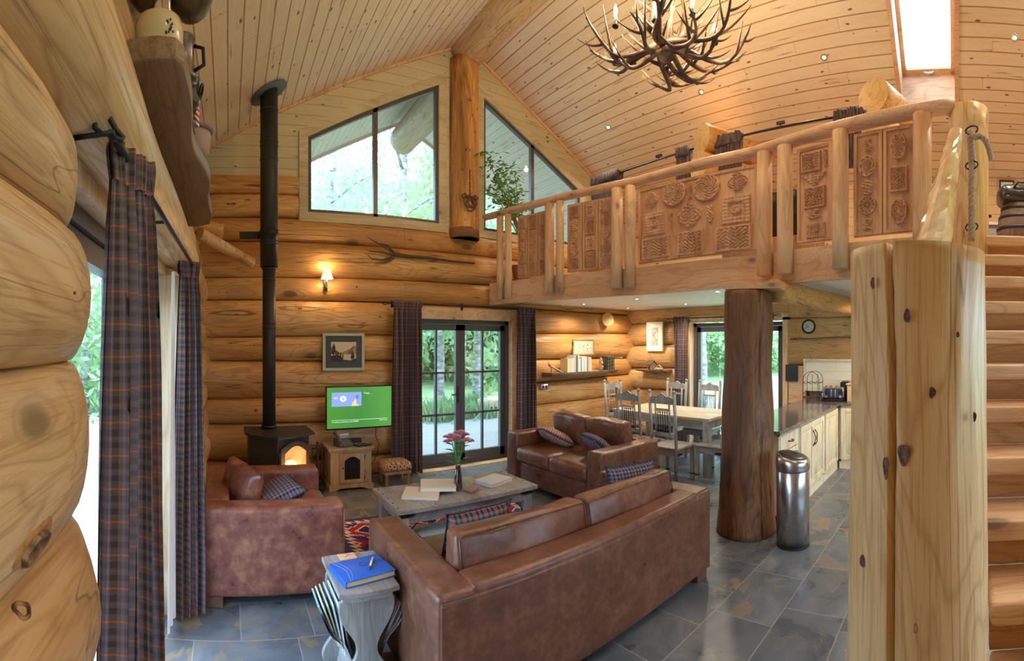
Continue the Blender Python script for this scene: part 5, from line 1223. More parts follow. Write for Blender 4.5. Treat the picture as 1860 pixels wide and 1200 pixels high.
MB().tube([(-.07, 0, .50), (.07, 0, .50)], .006).tube([(0, -.07, .50), (0, .07, .50)], .006).build('hook', M['black'], fs)
for i, (x, y, r) in enumerate(((-.06, 0, .02), (.06, 0, .014), (0, -.06, .03))): MB().tube([(x, y, .5), (x, y, .18), (x, y, .08)], [.005, .005, r], 8).ball((x, y, .51), .010, 8).build('tool', M['black'], fs)
# cabinet, phone, remotes
cb = thing('side_cabinet', 'weathered oak cabinet with an arched iron grille door under the television', 'cabinet', (1.16, 5.23, 0))
W_, D_, H_ = .54, .40, .50
m = MB(); m.bb(.02, W_-.02, .02, D_, .06, H_-.05); m.build('carcass', M['cabw'], cb, bevel=.003)
m = MB(); m.bb(-.01, W_+.01, -.012, D_+.0, H_-.028, H_); m.bb(.005, W_-.005, .005, D_, H_-.05, H_-.028); m.build('top', M['cabw'], cb, bevel=.004)
m = MB(); m.prism([(0, 0, 0), (.06, 0, 0), (.14, 0, .03), (W_-.14, 0, .03), (W_-.06, 0, 0), (W_, 0, 0), (W_, 0, .07), (0, 0, .07)], (0, D_, 0)); m.build('plinth', M['cabw'], cb, bevel=.003)
x0, x1, z0, z1 = .13, .43, .09, .435; O = [(x0, z0), (x1, z0), (x1, z1), (x0, z1)]
m = MB(); gx0, gx1, gz0, gz1 = .185, .375, .13, .35
for (a, b, c, d_) in ((x0, gx0, z0, z1), (gx1, x1, z0, z1), (gx0, gx1, z0, gz0)): m.bb(a, b, .002, .018, c, d_)
n = 10; A = [(gx0+(gx1-gx0)*i/n, gz1+.045*math.sin(PI*i/n)) for i in range(n+1)]
for i in range(n): m.prism([(A[i][0], .002, A[i][1]), (A[i+1][0], .002, A[i+1][1]), (A[i+1][0], .002, z1), (A[i][0], .002, z1)], (0, .016, 0))
dd = m.build('door', M['cabw'], cb)
MB().bb(gx0, gx1, .012, .016, gz0, gz1+.05).build('dark_glass', plain('dark_interior_glass', (.012, .011, .010), .12), dd)
for k in range(4):
    x = gx0+.024+.047*k; m = MB().cyl((x, .0075, gz0), (x, .0075, gz1-.02), .004, 6).ball((x, .0075, gz0+.05), .008, 8, (1, 1, 1.6))
    m.tube([(x-.022, .0075, gz1-.04), (x-.012, .0075, gz1+.0), (x, .0075, gz1+.012), (x+.012, .0075, gz1+.0), (x+.022, .0075, gz1-.04)], .003, 6); m.build('iron_bar', M['black'], dd)
MB().ball((x0+.03, -.008, .27), .011, 8).build('knob', M['black'], dd)
m = MB(); m.bb(x1-.006, x1+.002, -.002, .004, .36, .41); m.bb(x1-.006, x1+.002, -.002, .004, .12, .17); m.build('hinge', M['black'], dd)
ph = thing('desk_telephone', 'grey office telephone with a pale display on the oak cabinet', 'telephone', (1.36, 5.36, H_+.001), math.radians(12))
pg = plain('phone_grey', (.075, .075, .08), .4)
m = MB(); m.prism([(-.09, -.09, 0), (-.09, .09, 0), (-.09, .09, .09), (-.09, -.09, .03)], (.19, 0, 0)); m.build('base', pg, ph, bevel=.006)
m = MB(); m.M = Matrix.Translation((.03, .05, .10)) @ Matrix.Rotation(math.radians(-58), 4, 'X'); m.rbox((0, .03, 0), (.125, .13, .02), .006); m.build('display_housing', plain('phone_silver', (.55, .53, .48), .4), ph)
m = MB(); m.M = Matrix.Translation((.03, .05, .10)) @ Matrix.Rotation(math.radians(-58), 4, 'X'); m.bb(-.042, .042, -.005+.03, .055+.03, .010, .0115); m.build('screen', plain('lcd_green', (.45, .47, .38), .2), ph)
MB().tube([(-.075, -.07, .05), (-.07, -.05, .085), (-.07, .02, .12), (-.07, .08, .15), (-.07, .095, .13)], [.018, .022, .016, .022, .018], 10).build('handset', pg, ph)
for i in range(12): x, y = -.015+.032*(i % 3), -.07+.024*(i//3); MB().rbox((x, y, .034+(y+.09)*.333), (.02, .014, .008), .003, n=2, m=1).build('key', plain('phone_key', (.2, .2, .21), .5) if i == 0 else bpy.data.materials['phone_key'], ph)
for i, (x, y, rz, lab) in enumerate(((1.515, 5.30, .5, 'larger black remote control beside the telephone'), (1.58, 5.31, .55, 'middle black remote control on the oak cabinet'), (1.64, 5.33, .6, 'slim black remote control nearest the cabinet edge'))):
    r_ = thing('remote_control', lab, 'remote', (x, y, H_+.001), rz); MB().rbox((0, 0, .010), (.045-.006*i, .15, .02), .008).build('case', plain('remote_black%d' % i, (.02, .02, .022), .45), r_)
    for k in range(4): MB().rbox((0, -.05+.025*k, .0215), (.022, .010, .004), .0015, n=2, m=1).build('button', plain('remote_button', (.18, .18, .18), .5) if (i, k) == (0, 0) else bpy.data.materials['remote_button'], r_)
MB().rbox((1.53, 5.52, H_+.025), (.19, .08, .045), .006).build('router_box', M['black'], None, 'small black box behind the remote controls', 'router')
# television
tv = thing('television', 'wall mounted television showing a green radio channel page', 'television', (1.60, 5.50, .935), math.radians(2.5))
MB().rbox((0, 0, 0), (.86, .045, .53), .008, n=2, m=1).build('housing', plain('tv_black', (.008, .008, .009), .2), tv)
scr = NT('tv_green_page', .3); sn = scr.n('SeparateXYZ', {0: scr.n('TexCoord').outputs['Object']}).outputs[0]; scr.col((.02, .05, .02))
scr.t.links.new(scr.ramp(scr.math('MULTIPLY_ADD', sn, 1.0, .5), [(.1, (.07, .30, .03)), (.5, (.05, .25, .04)), (.8, (.09, .34, .05))]), scr.b.inputs['Emission Color']); scr.b.inputs['Emission Strength'].default_value = .62
MB().bb(-.418, .418, -.0245, -.0235, -.245, .25).build('screen', scr.m, tv)
em = lambda n, c, s=.65: plain(n, (.02, .02, .02), .5, emit=c, es=s)
wt = em('tv_white', (.9, .95, .9)); MB().bb(-.36, .02, -.0255, -.0246, .02, .19).build('channel_tile', em('tv_blue', (.28, .40, .95)), tv)
MB().prism([(-.215+.042*math.cos(2*PI*i/24), -.0262, .112+.036*math.sin(2*PI*i/24)) for i in range(24)], (0, .0005, 0)).build('channel_disc', wt, tv)
text('4', .062, em('tv_blue2', (.22, .30, .80)), (-.231, -.0268, .091), (PI/2, 0, 0), tv); text('BBC', .032, wt, (-.338, -.0262, .113), (PI/2, 0, 0), tv)
MB().prism([(-.11, -.0262, .022), (-.10, -.0262, .05), (-.05, -.0262, .12), (-.045, -.0262, .045), (.0, -.0262, .024)], (0, .0005, 0)).build('tile_shape', em('tv_yellow', (1, .72, .35)), tv)
MB().prism([(-.035+.022*math.cos(2*PI*i/16), -.0262, .128+.028*math.sin(2*PI*i/16)) for i in range(16)], (0, .0005, 0)).build('tile_shape', em('tv_blue3', (.15, .20, .85)), tv)
text('Today', .030, wt, (.05, -.0262, .165), (PI/2, 0, 0), tv); MB().bb(-.36, .36, -.026, -.0248, -.150, -.146).build('rule_line', wt, tv)
text('To activate screensaver, press GREEN', .022, wt, (-.36, -.0262, -.175), (PI/2, 0, 0), tv); text('07:40 17 Jul', .022, wt, (.36, -.0262, -.175), (PI/2, 0, 0), tv, align='RIGHT')
MB().bb(-.1, .1, .02, .22, -.1, .1).build('wall_mount', M['black'], tv)
for lab, P in (('thin black cable hanging from the television to behind the cabinet', [(1.86, 5.62, .68), (1.85, 5.62, .55), (1.89, 5.6, .45), (1.86, 5.6, .30), (1.78, 5.62, .15), (1.77, 5.62, 0.004)]), ('thin black cable hanging left of the oak cabinet', [(1.30, 5.45, .505), (1.14, 5.36, .46), (1.08, 5.3, .30), (1.12, 5.3, .15), (1.14, 5.32, .004)])):
    S_ = []
    for a, b in zip(P, P[1:]): S_ += [Vector(a).lerp(Vector(b), k/5) for k in range(5)]
    MB().tube(S_+[P[-1]], .004, 6).build('power_cable', M['black'], None, lab, 'cable')
# footstool
fo = thing('footstool', 'low footstool with a patterned gold needlepoint cushion beside the cabinet', 'footstool', (2.0, 5.33, 0))
npt = NT('needlepoint', .9); uvn = npt.co('Object', (16, 16, 16)); vn = npt.n('TexVoronoi', {'Vector': uvn, 'Scale': 1.0, 'Randomness': .25}); rg = npt.math('PINGPONG', npt.math('MULTIPLY', vn.outputs['Distance'], 3.2), .5)
npt.col(npt.ramp(rg, [(.12, (.10, .04, .03)), (.2, (.62, .42, .22)), (.36, (.66, .50, .32)), (.42, (.36, .10, .06))], 'CONSTANT'))
MB().rbox((0, 0, .235), (.36, .30, .10), .035, puff=.012).build('cushion', npt.m, fo); MB().bb(-.17, .17, -.14, .14, .15, .185).build('frame', M['slab'], fo)
for x in (-.14, .14):
    for y in (-.11, .11): MB().lathe([(.018, 0), (.022, .03), (.012, .05), (.022, .08), (.016, .12), (.024, .15)], (x, y, 0), 12).build('leg', M['slab'], fo)
# ---------------------------------------------------------------- wall things on the back wall
framed('framed_picture', 'framed mountain and pine sketch hanging above the television', .545, .475, .035, .075, M['gold'], plain('charcoal_mount', (.06, .06, .065), .6), sketch('mountain_art', (.66, .52, .36), (.06, .05, .045), 4.5, .53, (.50, .30, .12)), (1.455, 5.73, 1.615), 0, dep=.03)
pr_ = [o_ for o_ in C.objects if o_.name.startswith('framed_picture') and 'mountain' in o_.get('label', '')][0]; ink = plain('print_ink', (.05, .04, .035), .8); och = plain('print_ochre', (.46, .27, .10), .8); pap = plain('print_paper', (.70, .58, .42), .8); shd = plain('print_shadow', (.24, .16, .08), .8)
def flat(pts, d, mat, nm): MB().prism([(x, -.0195-d, z) for x, z in pts], (0, -.0004, 0)).build(nm, mat, pr_)
flat([(-.165, -.125), (.165, -.125), (.165, .125), (-.165, .125)], 0, pap, 'sky_and_lake')
flat([(-.09, -.03), (.165, -.03), (.165, .07), (.135, .085), (.10, .05), (.06, .03), (.02, .01)], .001, och, 'hillside'); flat([(-.165, -.03), (-.165, .06), (-.12, .045), (-.07, .0), (-.02, -.03)], .001, shd, 'hillside'); flat([(.03, -.03), (.10, .05), (.135, .085), (.12, .02), (.14, -.03)], .0015, shd, 'hill_shadow')
flat([(-.165, -.125), (-.165, -.05), (-.10, -.04), (-.03, -.06), (.0, -.10), (.10, -.11), (.165, -.08), (.165, -.125)], .002, ink, 'shore')
for x_, z_, s_ in ((-.13, -.06, .17), (-.075, -.08, .09), (-.04, -.08, .08), (-.10, -.07, .07), (.11, -.11, .12), (.13, -.11, .09), (-.01, -.09, .07)): flat([(x_-.002, z_), (x_+.002, z_), (x_+.003, z_+s_*.3), (x_+s_*.2, z_+s_*.35), (x_+s_*.06, z_+s_*.55), (x_+s_*.15, z_+s_*.62), (x_+.003, z_+s_), (x_-s_*.12, z_+s_*.68), (x_-s_*.05, z_+s_*.58), (x_-s_*.18, z_+s_*.38)], .003, ink, 'pine')
sc_ = thing('wall_lamp', 'small lit wall lamp with a pleated cream shade on the log wall', 'wall lamp', (1.222, 5.66, 2.45))
MB().rbox((0, .06, -.0), (.05, .012, .14), .005).build('back_plate', M['black'], sc_)
MB().tube([(0, .06, -.02), (0, -.01, -.03), (0, -.03, .0), (0, -.03, .06)], .008).lathe([(.02, 0), (.03, .008), (.01, .01)], (0, -.03, .03), 14).build('arm', M['chrome'], sc_)
MB().cyl((0, -.03, .04), (0, -.03, .10), .010, 12).build('candle_tube', plain('ivory_tube', (.85, .8, .7), .5), sc_)
sh = NT('pleated_shade', .8); sh.col((.95, .86, .68)); sh.b.inputs['Emission Color'].default_value = (1, .74, .45, 1); sh.b.inputs['Emission Strength'].default_value = .8; sh.b.inputs['Transmission Weight'].default_value = 0
m = MB(); n = 48
m.grid(lambda u, v: Vector(((.075-.037*v+(.0025 if int(u*n+.5) % 2 else 0))*math.cos(2*PI*u), -.03+(.075-.037*v+(.0025 if int(u*n+.5) % 2 else 0))*math.sin(2*PI*u), .075+.115*v)), n, 3)
m.build('shade', sh.m, sc_)
MB().lathe([(.004, .09), (.014, .105), (.012, .13), (.002, .145)], (0, -.03, 0), 12).build('bulb', M['bulb'], sc_)
point((1.222, 5.60, 2.66), 3, (1, .74, .46), .02, 'sconce_light'); point((1.222, 5.60, 2.50), 3, (1, .74, .46), .02, 'sconce_light')
br = thing('dried_branch', 'dry forked branch pinned along the log wall above the lamp', 'branch', at(880, 467, Y=5.70))
b0 = at(880, 467, Y=5.70)
def br_(pts, r0, r1): 
    P = [at(x, y, Y=5.68+.01*(i % 2))-b0 for i, (x, y) in enumerate(pts)]; m = MB().tube(P, [r0+(r1-r0)*i/(len(P)-1) for i in range(len(P))], 8, nz=.2); return m
brm = plain('grey_brown_bark', (.12, .07, .04), .85)
br_([(862, 478), (820, 474), (780, 468), (740, 465), (715, 461)], .012, .030).build('limb', brm, br)
for P in ([(720, 462), (700, 450), (680, 438), (668, 431)], [(718, 464), (695, 458), (672, 456), (664, 452)], [(716, 466), (695, 472), (675, 470), (668, 463)], [(714, 458), (705, 446), (690, 442)], [(716, 468), (700, 476), (682, 478)]): br_(P, .016, .004).build('twig', brm, br)

# ================================================================ CURTAINS
def curtain(name, label, x_dir, P0, P1, ztop, zbot, folds, amp, mat, narrow=1.0, group='tartan curtains', flare=1.0, lining=None, hd=.10, swag=0):
    """gathered cloth between P0 and P1 (plan), falling from ztop to zbot"""
    t = thing(name, label, 'curtain', (0, 0, 0), 0, group); P0, P1 = Vector(P0), Vector(P1); d = (P1-P0); L = d.length; d.normalize(); nn = Vector((-d.y, d.x)); mid = (P0+P1)/2
    H = ztop-zbot; nu, nv = folds*10, 26; cloth = L*2.1
    def S(u, v):
        z = ztop-H*v; wv = narrow+(flare-narrow)*min(1, v*1.2)**.8; s = (u-.5)*L*wv
        a = amp*(.55+.45*min(1, v*4))*(1 if v > .03 else .7); ph = 2*PI*folds*u
        o = a*math.sin(ph+.5*math.sin(v*3+u*5))+.3*a*math.sin(2.3*ph+v*2)
        if v < hd/H: o *= .75; 
        p = mid+d*(s+.25*a*math.sin(2*ph))+nn*o
        return Vector((p.x, p.y, z+.004*math.sin(ph)*(v > .98)))
    m = MB(); m.grid(S, nu, nv, lambda u, v: (u*cloth, v*H)); m.grid(lambda u, v: S(1-u, v)+Vector((nn.x, nn.y, 0))*.004, nu, nv, lambda u, v: ((1-u)*cloth, v*H)); m.build('cloth', mat, t)
    m = MB()
    def Hd(u, v, e):
        p = S(u, .012); q = S(u, .03); o = Vector((nn.x, nn.y, 0)); c_ = Vector((mid.x, mid.y, p.z)); k_ = 1.10-.10*abs(v-.45)*2
        r = c_+(p-c_)*k_*(1.06 if v < .3 else 1); return Vector((r.x, r.y, ztop+.04-.10*v))+o*(e+.004*math.sin(9*2*PI*folds*u/4))
    m.grid(lambda u, v: Hd(u, v, .005), nu, 4, lambda u, v: (u*cloth, v*.10)); m.grid(lambda u, v: Hd(1-u, v, -.005), nu, 4, lambda u, v: (u*cloth, v*.10)); m.build('heading', mat, t)
    return t
def ironrod(name, label, A, B, loops=True, br_at=(.5,), wall=(0, 1)):
    t = thing(name, label, 'curtain rod'); A, B = Vector(A), Vector(B); d = (B-A).normalized(); MB().cyl(A, B, .010, 10).build('rod', M['black'], t)
    for e, sg in ((A, -1), (B, 1)):
        if loops: MB().tube([e, e+d*sg*.04+Vector((0, 0, .012)), e+d*sg*.10+Vector((0, 0, .02)), e+d*sg*.12, e+d*sg*.09+Vector((0, 0, -.02)), e+d*sg*.04+Vector((0, 0, -.006)), e], .006, 6).build('looped_finial', M['black'], t)
    w_ = Vector((wall[0], wall[1], 0))
    for f in br_at:
        q = A.lerp(B, f); MB().cyl(q, q+w_*.10, .007, 8).box(q+w_*.10, (.03 if wall[1] else .008, .008 if wall[1] else .03, .09)).build('bracket', M['black'], t)
    return t
ironrod('curtain_rod', 'black iron rod above the french doors', (2.05, 5.58, 2.235), (4.36, 5.58, 2.235), br_at=(.02, .47, .98))
curtain('curtain', 'tartan curtain hanging left of the french doors beside the television', 'x', (2.07, 5.56), (2.47, 5.56), 2.23, .03, 6, .045, M['plaid'], narrow=.95, flare=1.05)
curtain('curtain', 'tartan curtain hanging right of the french doors behind the loveseat', 'x', (4.02, 5.56), (4.34, 5.56), 2.23, .03, 5, .045, M['plaid'], narrow=.95, flare=1.05)
ironrod('curtain_rod', 'black iron rod above the dining room door', (6.62, 4.72, 2.16), (6.62, 2.75, 2.16), br_at=(.03, .97), wall=(1, 0))
curtain('curtain', 'tartan curtain at the left of the dining room door', 'y', (6.62, 4.62), (6.62, 4.33), 2.15, .03, 5, .04, M['plaid'])
ironrod('curtain_rod', 'black iron rod running along the left wall over the side door', (-.275, 1.06, 2.2), (-.215, 2.98, 2.2), loops=False, br_at=(.0, .42, .98), wall=(-1, 0))
A = Vector((-.275, 1.06, 2.2)); MB().tube([A+Vector(q) for q in ((.01, 0, 0), (-.02, 0, .0), (-.034, -.01, .012), (-.040, -.01, .045), (-.036, -.01, .072), (-.028, 0, .080), (-.020, .01, .072), (.006, .03, .022), (.022, .04, .004), (.02, .03, -.006), (.0, .01, -.004))], .0075, 8).build('rod_hook', M['black'], None, 'bent iron hook finial at the near end of the left wall rod', 'hook')
curtain('curtain', 'large dark tartan curtain hanging closest to the camera on the left', 'y', (-.305, 1.13), (-.215, 1.36), 2.19, .02, 4, .03, M['plaid'], narrow=.75, flare=1.12)
curtain('curtain', 'blue lit tartan curtain hanging on the left wall behind the armchair', 'y', (-.33, 2.80), (-.15, 2.93), 2.18, .02, 4, .03, M['plaid'], narrow=.6, flare=1.0)
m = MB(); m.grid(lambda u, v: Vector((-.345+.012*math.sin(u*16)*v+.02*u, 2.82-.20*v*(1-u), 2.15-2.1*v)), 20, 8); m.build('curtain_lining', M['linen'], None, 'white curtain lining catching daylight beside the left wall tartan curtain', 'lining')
# ================================================================ DINING
M['seatg'] = wood('grey_blue_seat', (.13, .125, .12), (.21, .205, .20), (.30, .29, .285), 1, 2.0, rings=7, rough=.45, bump=.2, var=True)
def dining_chair(label):
    """local: seat centre at origin, back at y=-.2, faces +y"""
    t = thing('dining_chair', label, 'dining chair'); W_ = .42
    for x in (-W_/2+.024, W_/2-.024):
        m = MB(); P = [(x, -.19, .0), (x, -.185, .42), (x, -.205, .75), (x, -.235, 1.11)]
        m.tube([Vector(P[0]), Vector(P[1]), Vector(P[2]), Vector(P[3])], .0255, 4).ball((x, -.236, 1.13), .024, 8); m.build('rear_post', M['greyz'], t)
        MB().bb(x-.024, x+.024, .145, .19, 0, .42).build('leg', M['greyz'], t, bevel=.004)
        for y in (.168,): MB().bb(x-.026, x+.026, y-.025, y+.025, .07, .085).build('iron_band', M['black'], t)
    MB().rbox((0, 0, .435), (W_+.02, .42, .032), .008).build('seat', M['seatg'], t)
    m = MB(); m.bb(-W_/2+.05, W_/2-.05, .15, .172, .345, .42); m.bb(-W_/2+.05, W_/2-.05, -.195, -.173, .345, .42); m.build('apron', M['greyw'], t)
    m = MB(); m.bb(-W_/2+.015, -W_/2+.035, -.17, .15, .345, .42); m.bb(W_/2-.035, W_/2-.015, -.17, .15, .345, .42); m.build('side_rail', M['greyw'], t)
    n = 14; top = [(-.165+.33*i/n, 1.055+.045*max(0, math.cos((i/n-.5)*PI*1.15))+.012*math.cos((i/n-.5)*PI*5)) for i in range(n+1)]
    m = MB(); m.prism([(-.165, -.245, .985)]+[(.165, -.245, .985)]+[(x, -.245, z) for x, z in top[::-1]], (0, .022, 0)); m.build('crest_rail', M['greyz'], t)
    # inner frame with forged bars
    yb = lambda z: -.185-.02*(z-.42)/.33 if z < .75 else -.205-.03*(z-.75)/.36
    m = MB()
    for x in (-.105, .105): m.tube([(x, yb(.60), .56), (x, yb(.8)-.002, .80), (x, yb(.985), 1.0)], .015, 4)
    m.build('inner_upright', M['greyz'], t)
    for z, h in ((.58, .05), (.895, .03), (.63, .0)):
        if h: MB().bb(-.165 if z < .6 else -.09, .165 if z < .6 else .09, yb(z)-.012, yb(z)+.010, z, z+h).build('cross_rail', M['greyz'], t)
    for i in range(5):
        x = -.072+.036*i; m = MB(); m.tube([(x, yb(.64), .63), (x, yb(.8), .80), (x, yb(.895), .90)], .0048, 6).ball((x, yb(.70), .70), .009, 6, (1, 1, 1.6)).ball((x, yb(.84), .84), .008, 6, (1, 1, 1.5))
        if i < 4: m.tube([(x, yb(.86), .86), (x+.018, yb(.885), .888), (x+.036, yb(.86), .86)], .0035, 5)
        m.build('iron_bar', M['black'], t)
    MB().bb(-.09, .09, yb(.64)-.006, yb(.64)+.004, .63, .665).build('iron_plate', M['black'], t)
    for x in (-W_/2-.001, W_/2+.001): MB().prism([(x, -.21, .375), (x, -.17, .39), (x, -.11, .382), (x, -.09, .372), (x, -.11, .362), (x, -.17, .355), (x, -.21, .37)], (.003 if x > 0 else -.003, 0, 0)).build('iron_strap', M['black'], t)
    return t
dc = dining_chair('x')
CH = [((4.80, 3.92), -PI/2, 'grey dining chair on the loveseat side of the table, furthest from the column'),
      ((4.80, 3.37), -PI/2, 'grey dining chair on the loveseat side of the table, nearest the column'),
      ((5.52, 4.82), PI, 'grey dining chair at the far end of the table beneath the shelf of books'),
      ((6.06, 4.33), PI/2, 'grey dining chair on the window side beside the dining room curtain'),
      ((6.06, 3.70), PI/2, 'grey dining chair on the window side in front of the dining room door'),
      ((5.14, 2.93), 0.0, 'grey dining chair at the near end of the table partly behind the dark column')]
for i, ((x, y), rz, lab) in enumerate(CH):
    o = dc if i == 0 else copy_tree(dc); o.location = (x, y, 0); o.rotation_euler = (0, 0, rz); o['label'] = lab; o['group'] = 'dining chairs round the table'
dt = thing('dining_table', 'rustic limed wooden dining table with square grey legs', 'dining table', (5.08, 3.0, 0))
W_, L_ = .88, 1.66; m = MB()
for i in range(6): m.bb(W_*i/6+.001, W_*(i+1)/6-.001, .07, L_-.07, .725, .76)
m.bb(0, W_, 0, .069, .725, .76); m.bb(0, W_, L_-.069, L_, .725, .76); m.build('top', M['tabtop'], dt, bevel=.003)
for x in (.055, W_-.055):
    for y in (.06, L_-.06): MB().bb(x-.043, x+.043, y-.043, y+.043, 0, .724).build('leg', M['greyz'], dt, bevel=.004)
m = MB(); m.bb(.02, .045, .10, L_-.10, .625, .724); m.bb(W_-.045, W_-.02, .10, L_-.10, .625, .724); m.build('long_rail', M['greyw'], dt); m = MB(); m.bb(.10, W_-.10, .02, .045, .625, .724); m.bb(.10, W_-.10, L_-.045, L_-.02, .625, .724); m.build('end_rail', M['greyw'], dt)
for x in (.055, W_-.055): MB().ball((x, .012, .70), .010, 8, (1, .5, 1)).build('stud', M['black'], dt)

# ---------------------------------------------------------------- dining wall shelf with books
s0 = at(995, 677, Y=5.62); s1 = at(1115, 672, Y=5.62)
sh_ = thing('live_edge_shelf', 'dark live edge wooden shelf full of books on the dining wall', 'shelf', (0, 0, 0))
def slabshelf(mb, x0, x1, y0, y1, z, th, sag=.03, n=26):
    mb.grid(lambda u, v: Vector((x0+(x1-x0)*u, y1+(y0-y1)*v*(1+.10*N3(u*6, 1, 1)), z)), n, 4); mb.grid(lambda u, v: Vector((x0+(x1-x0)*u, y0-(y1-y0)*.10*N3(u*6, 1, 1)+(y1-y0)*.4*v**2, z-(th+sag*N3(u*7, 3, 2)+sag*.7*math.sin(u*PI))*v)), n, 5)
    mb.grid(lambda u, v: Vector((x0+(x1-x0)*u, (y0+(y1-y0)*.4)+(y1-(y0+(y1-y0)*.4))*v, z-(th+sag*N3(u*7, 3, 2)+sag*.7*math.sin(u*PI)))), n, 2)
    for x in (x0, x1): mb.prism([(x, y0, z), (x, y1, z), (x, y1, z-th), (x, y0+(y1-y0)*.4, z-th)], (.002, 0, 0))
m = MB(); slabshelf(m, s0.x, s1.x, 5.50, 5.80, s0.z, .07, .05); m.build('slab', M['slab'], sh_)
zz = s0.z+.001; q_ = random.Random(4)
bx = at(1026, 660, Y=5.58).x; BC = [((.80, .70, .46), .055, .27, 'tallest cream paperback'), ((.78, .66, .42), .045, .27, 'ochre paperback'), ((.82, .76, .60), .035, .28, 'ivory paperback'), ((.55, .60, .62), .045, .33, 'tall grey hardback'), ((.12, .12, .14), .04, .32, 'tall black and white hardback'), ((.80, .74, .58), .03, .33, 'tall cream hardback'), ((.84, .80, .70), .03, .26, 'white paperback'), ((.10, .35, .55), .022, .28, 'bright blue spined book'), ((.83, .78, .66), .035, .29, 'buff paperback'), ((.70, .66, .60), .04, .31, 'mottled grey book'), ((.86, .80, .64), .035, .30, 'pale yellow book'), ((.36, .14, .24), .025, .30, 'plum spined book'), ((.50, .55, .46), .035, .29, 'sage spined book'), ((.82, .66, .44), .045, .28, 'tan paperback at the right end of the row')]
for i, (c, w_, h_, nm) in enumerate(BC):
    t = thing('book', nm+' standing on the live edge shelf', 'book', (bx+w_/2, 5.60, zz), 0, 'books upright on the dining shelf')
    m = MB(); m.bb(-w_/2, -w_/2+.002, -.08, .09, 0, h_*.82); m.bb(w_/2-.002, w_/2, -.08, .09, 0, h_*.82); m.bb(-w_/2, w_/2, -.083, -.08, 0, h_*.82); m.build('cover', plain('spine_%d' % i, c, .5), t); MB().bb(-w_/2+.002, w_/2-.002, -.08, .085, .003, h_*.82-.004).build('pages', M['offw'], t); bx += w_+.002
for i in range(4):
    t = thing('book', ('bottom', 'second', 'third', 'top')[i]+' gilt banded green leather volume in the pile at the end of the shelf', 'book', (at(1104, 660, Y=5.58).x+.02, 5.60, zz+.062*i), .03*(i % 2), 'old volumes piled on the dining shelf')
    MB().rbox((0, 0, .03), (.20, .15, .058), .01).build('cover', plain('green_leather_%d' % i, (.045, .045, .025), .35), t); m = MB()
    for x in (-.06, 0, .06): m.rbox((x, -.002, .03), (.010, .153, .060), .004, n=2, m=2)
    m.build('gilt_band', M['gold'], t)
or_ = thing('carved_figure', 'dark carved figure with pale markings beside the pile of old volumes', 'ornament', (at(1090, 660, Y=5.58).x, 5.56, zz)); MB().lathe([(.035, 0), (.04, .03), (.025, .08), (.04, .13), (.03, .18), (.012, .22)], n=16).build('body', M['slab'], or_); MB().ball((-.005, -.03, .13), .025, 8).ball((.01, -.03, .06), .022, 8).build('marking', M['gold'], or_)
px = at(1010, 670, Y=5.58).x; t = thing('toy_ramp', 'small carved wooden ramp ornament at the left end of the shelf', 'ornament', (px, 5.60, zz)); MB().prism([(-.12, -.03, .13), (.13, -.03, .015), (.13, -.03, 0), (-.12, -.03, .105)], (0, .06, 0)).cyl((-.07, 0, 0), (-.07, 0, .10), .015, 8).tube([(-.15, 0, .16), (-.10, 0, .12)], [.006, .016], 8).build('body', M['cedarz'], t)
fq = at(1061, 630, Y=5.69); framed('framed_picture', 'wide pale framed print of small figures standing on the shelf of books', .50, .27, .018, .055, M['cabw'], plain('sage_mount', (.46, .50, .30), .7), sketch('figures_print', (.72, .70, .62), (.12, .10, .07), 7, .53), (fq.x, 5.715, fq.z), 0, dep=.02)
fq = at(1190, 611, X=6.74); framed('framed_picture', 'cream framed engraving of a bearded face near the dining curtain', .36, .53, .03, .07, M['offw'], M['white'], sketch('engraving_art', (.66, .60, .48), (.24, .20, .14), 8, .50, (.72, .68, .58)), (6.745, fq.y, fq.z), -PI/2, dep=.03)
q0, q1 = at(1157, 670, X=6.6), at(1208, 672, X=6.6); s2 = thing('corner_shelf', 'small curved log shelf holding a model cottage on the dining wall', 'shelf', (0, 0, 0)); m = MB()
ym = (q0.y+q1.y)/2; hl = abs(q0.y-q1.y)/2; m.M = Matrix.Translation((6.60, ym, 0)) @ Matrix.Rotation(-PI/2, 4, 'Z'); slabshelf(m, -hl, hl, -.06, .26, q0.z, .04, .04); m.build('slab', M['slab'], s2)
hz = q0.z+.001; ho = thing('model_cottage', 'tiny dark wooden cottage ornament on the small shelf', 'ornament', (6.62, at(1183, 660, X=6.62).y, hz), -.3)
MB().bb(-.05, .05, -.075, .075, 0, .10).prism([(-.05, -.075, .10), (.05, -.075, .10), (0, -.075, .15)], (0, .15, 0)).build('walls', M['slab'], ho); MB().prism([(-.07, -.09, .09), (-.062, -.09, .085), (.004, -.09, .155), (-.004, -.09, .165)], (0, .18, 0)).prism([(.07, -.09, .09), (.062, -.09, .085), (-.004, -.09, .155), (.004, -.09, .165)], (0, .18, 0)).build('roof', plain('cottage_roof', (.10, .06, .04), .8), ho); MB().bb(-.052, -.050, -.02, .02, 0, .06).build('door', M['black'], ho)
h2 = thing('model_bridge', 'little stone coloured ornament next to the model cottage', 'ornament', (6.60, at(1197, 662, X=6.6).y, hz)); MB().rbox((0, 0, .02), (.08, .15, .04), .012, nz=.006).tube([(0, -.06, .04), (0, 0, .085), (0, .06, .04)], .012, 8).build('body', plain('stone_ornament', (.42, .36, .24), .8), h2)
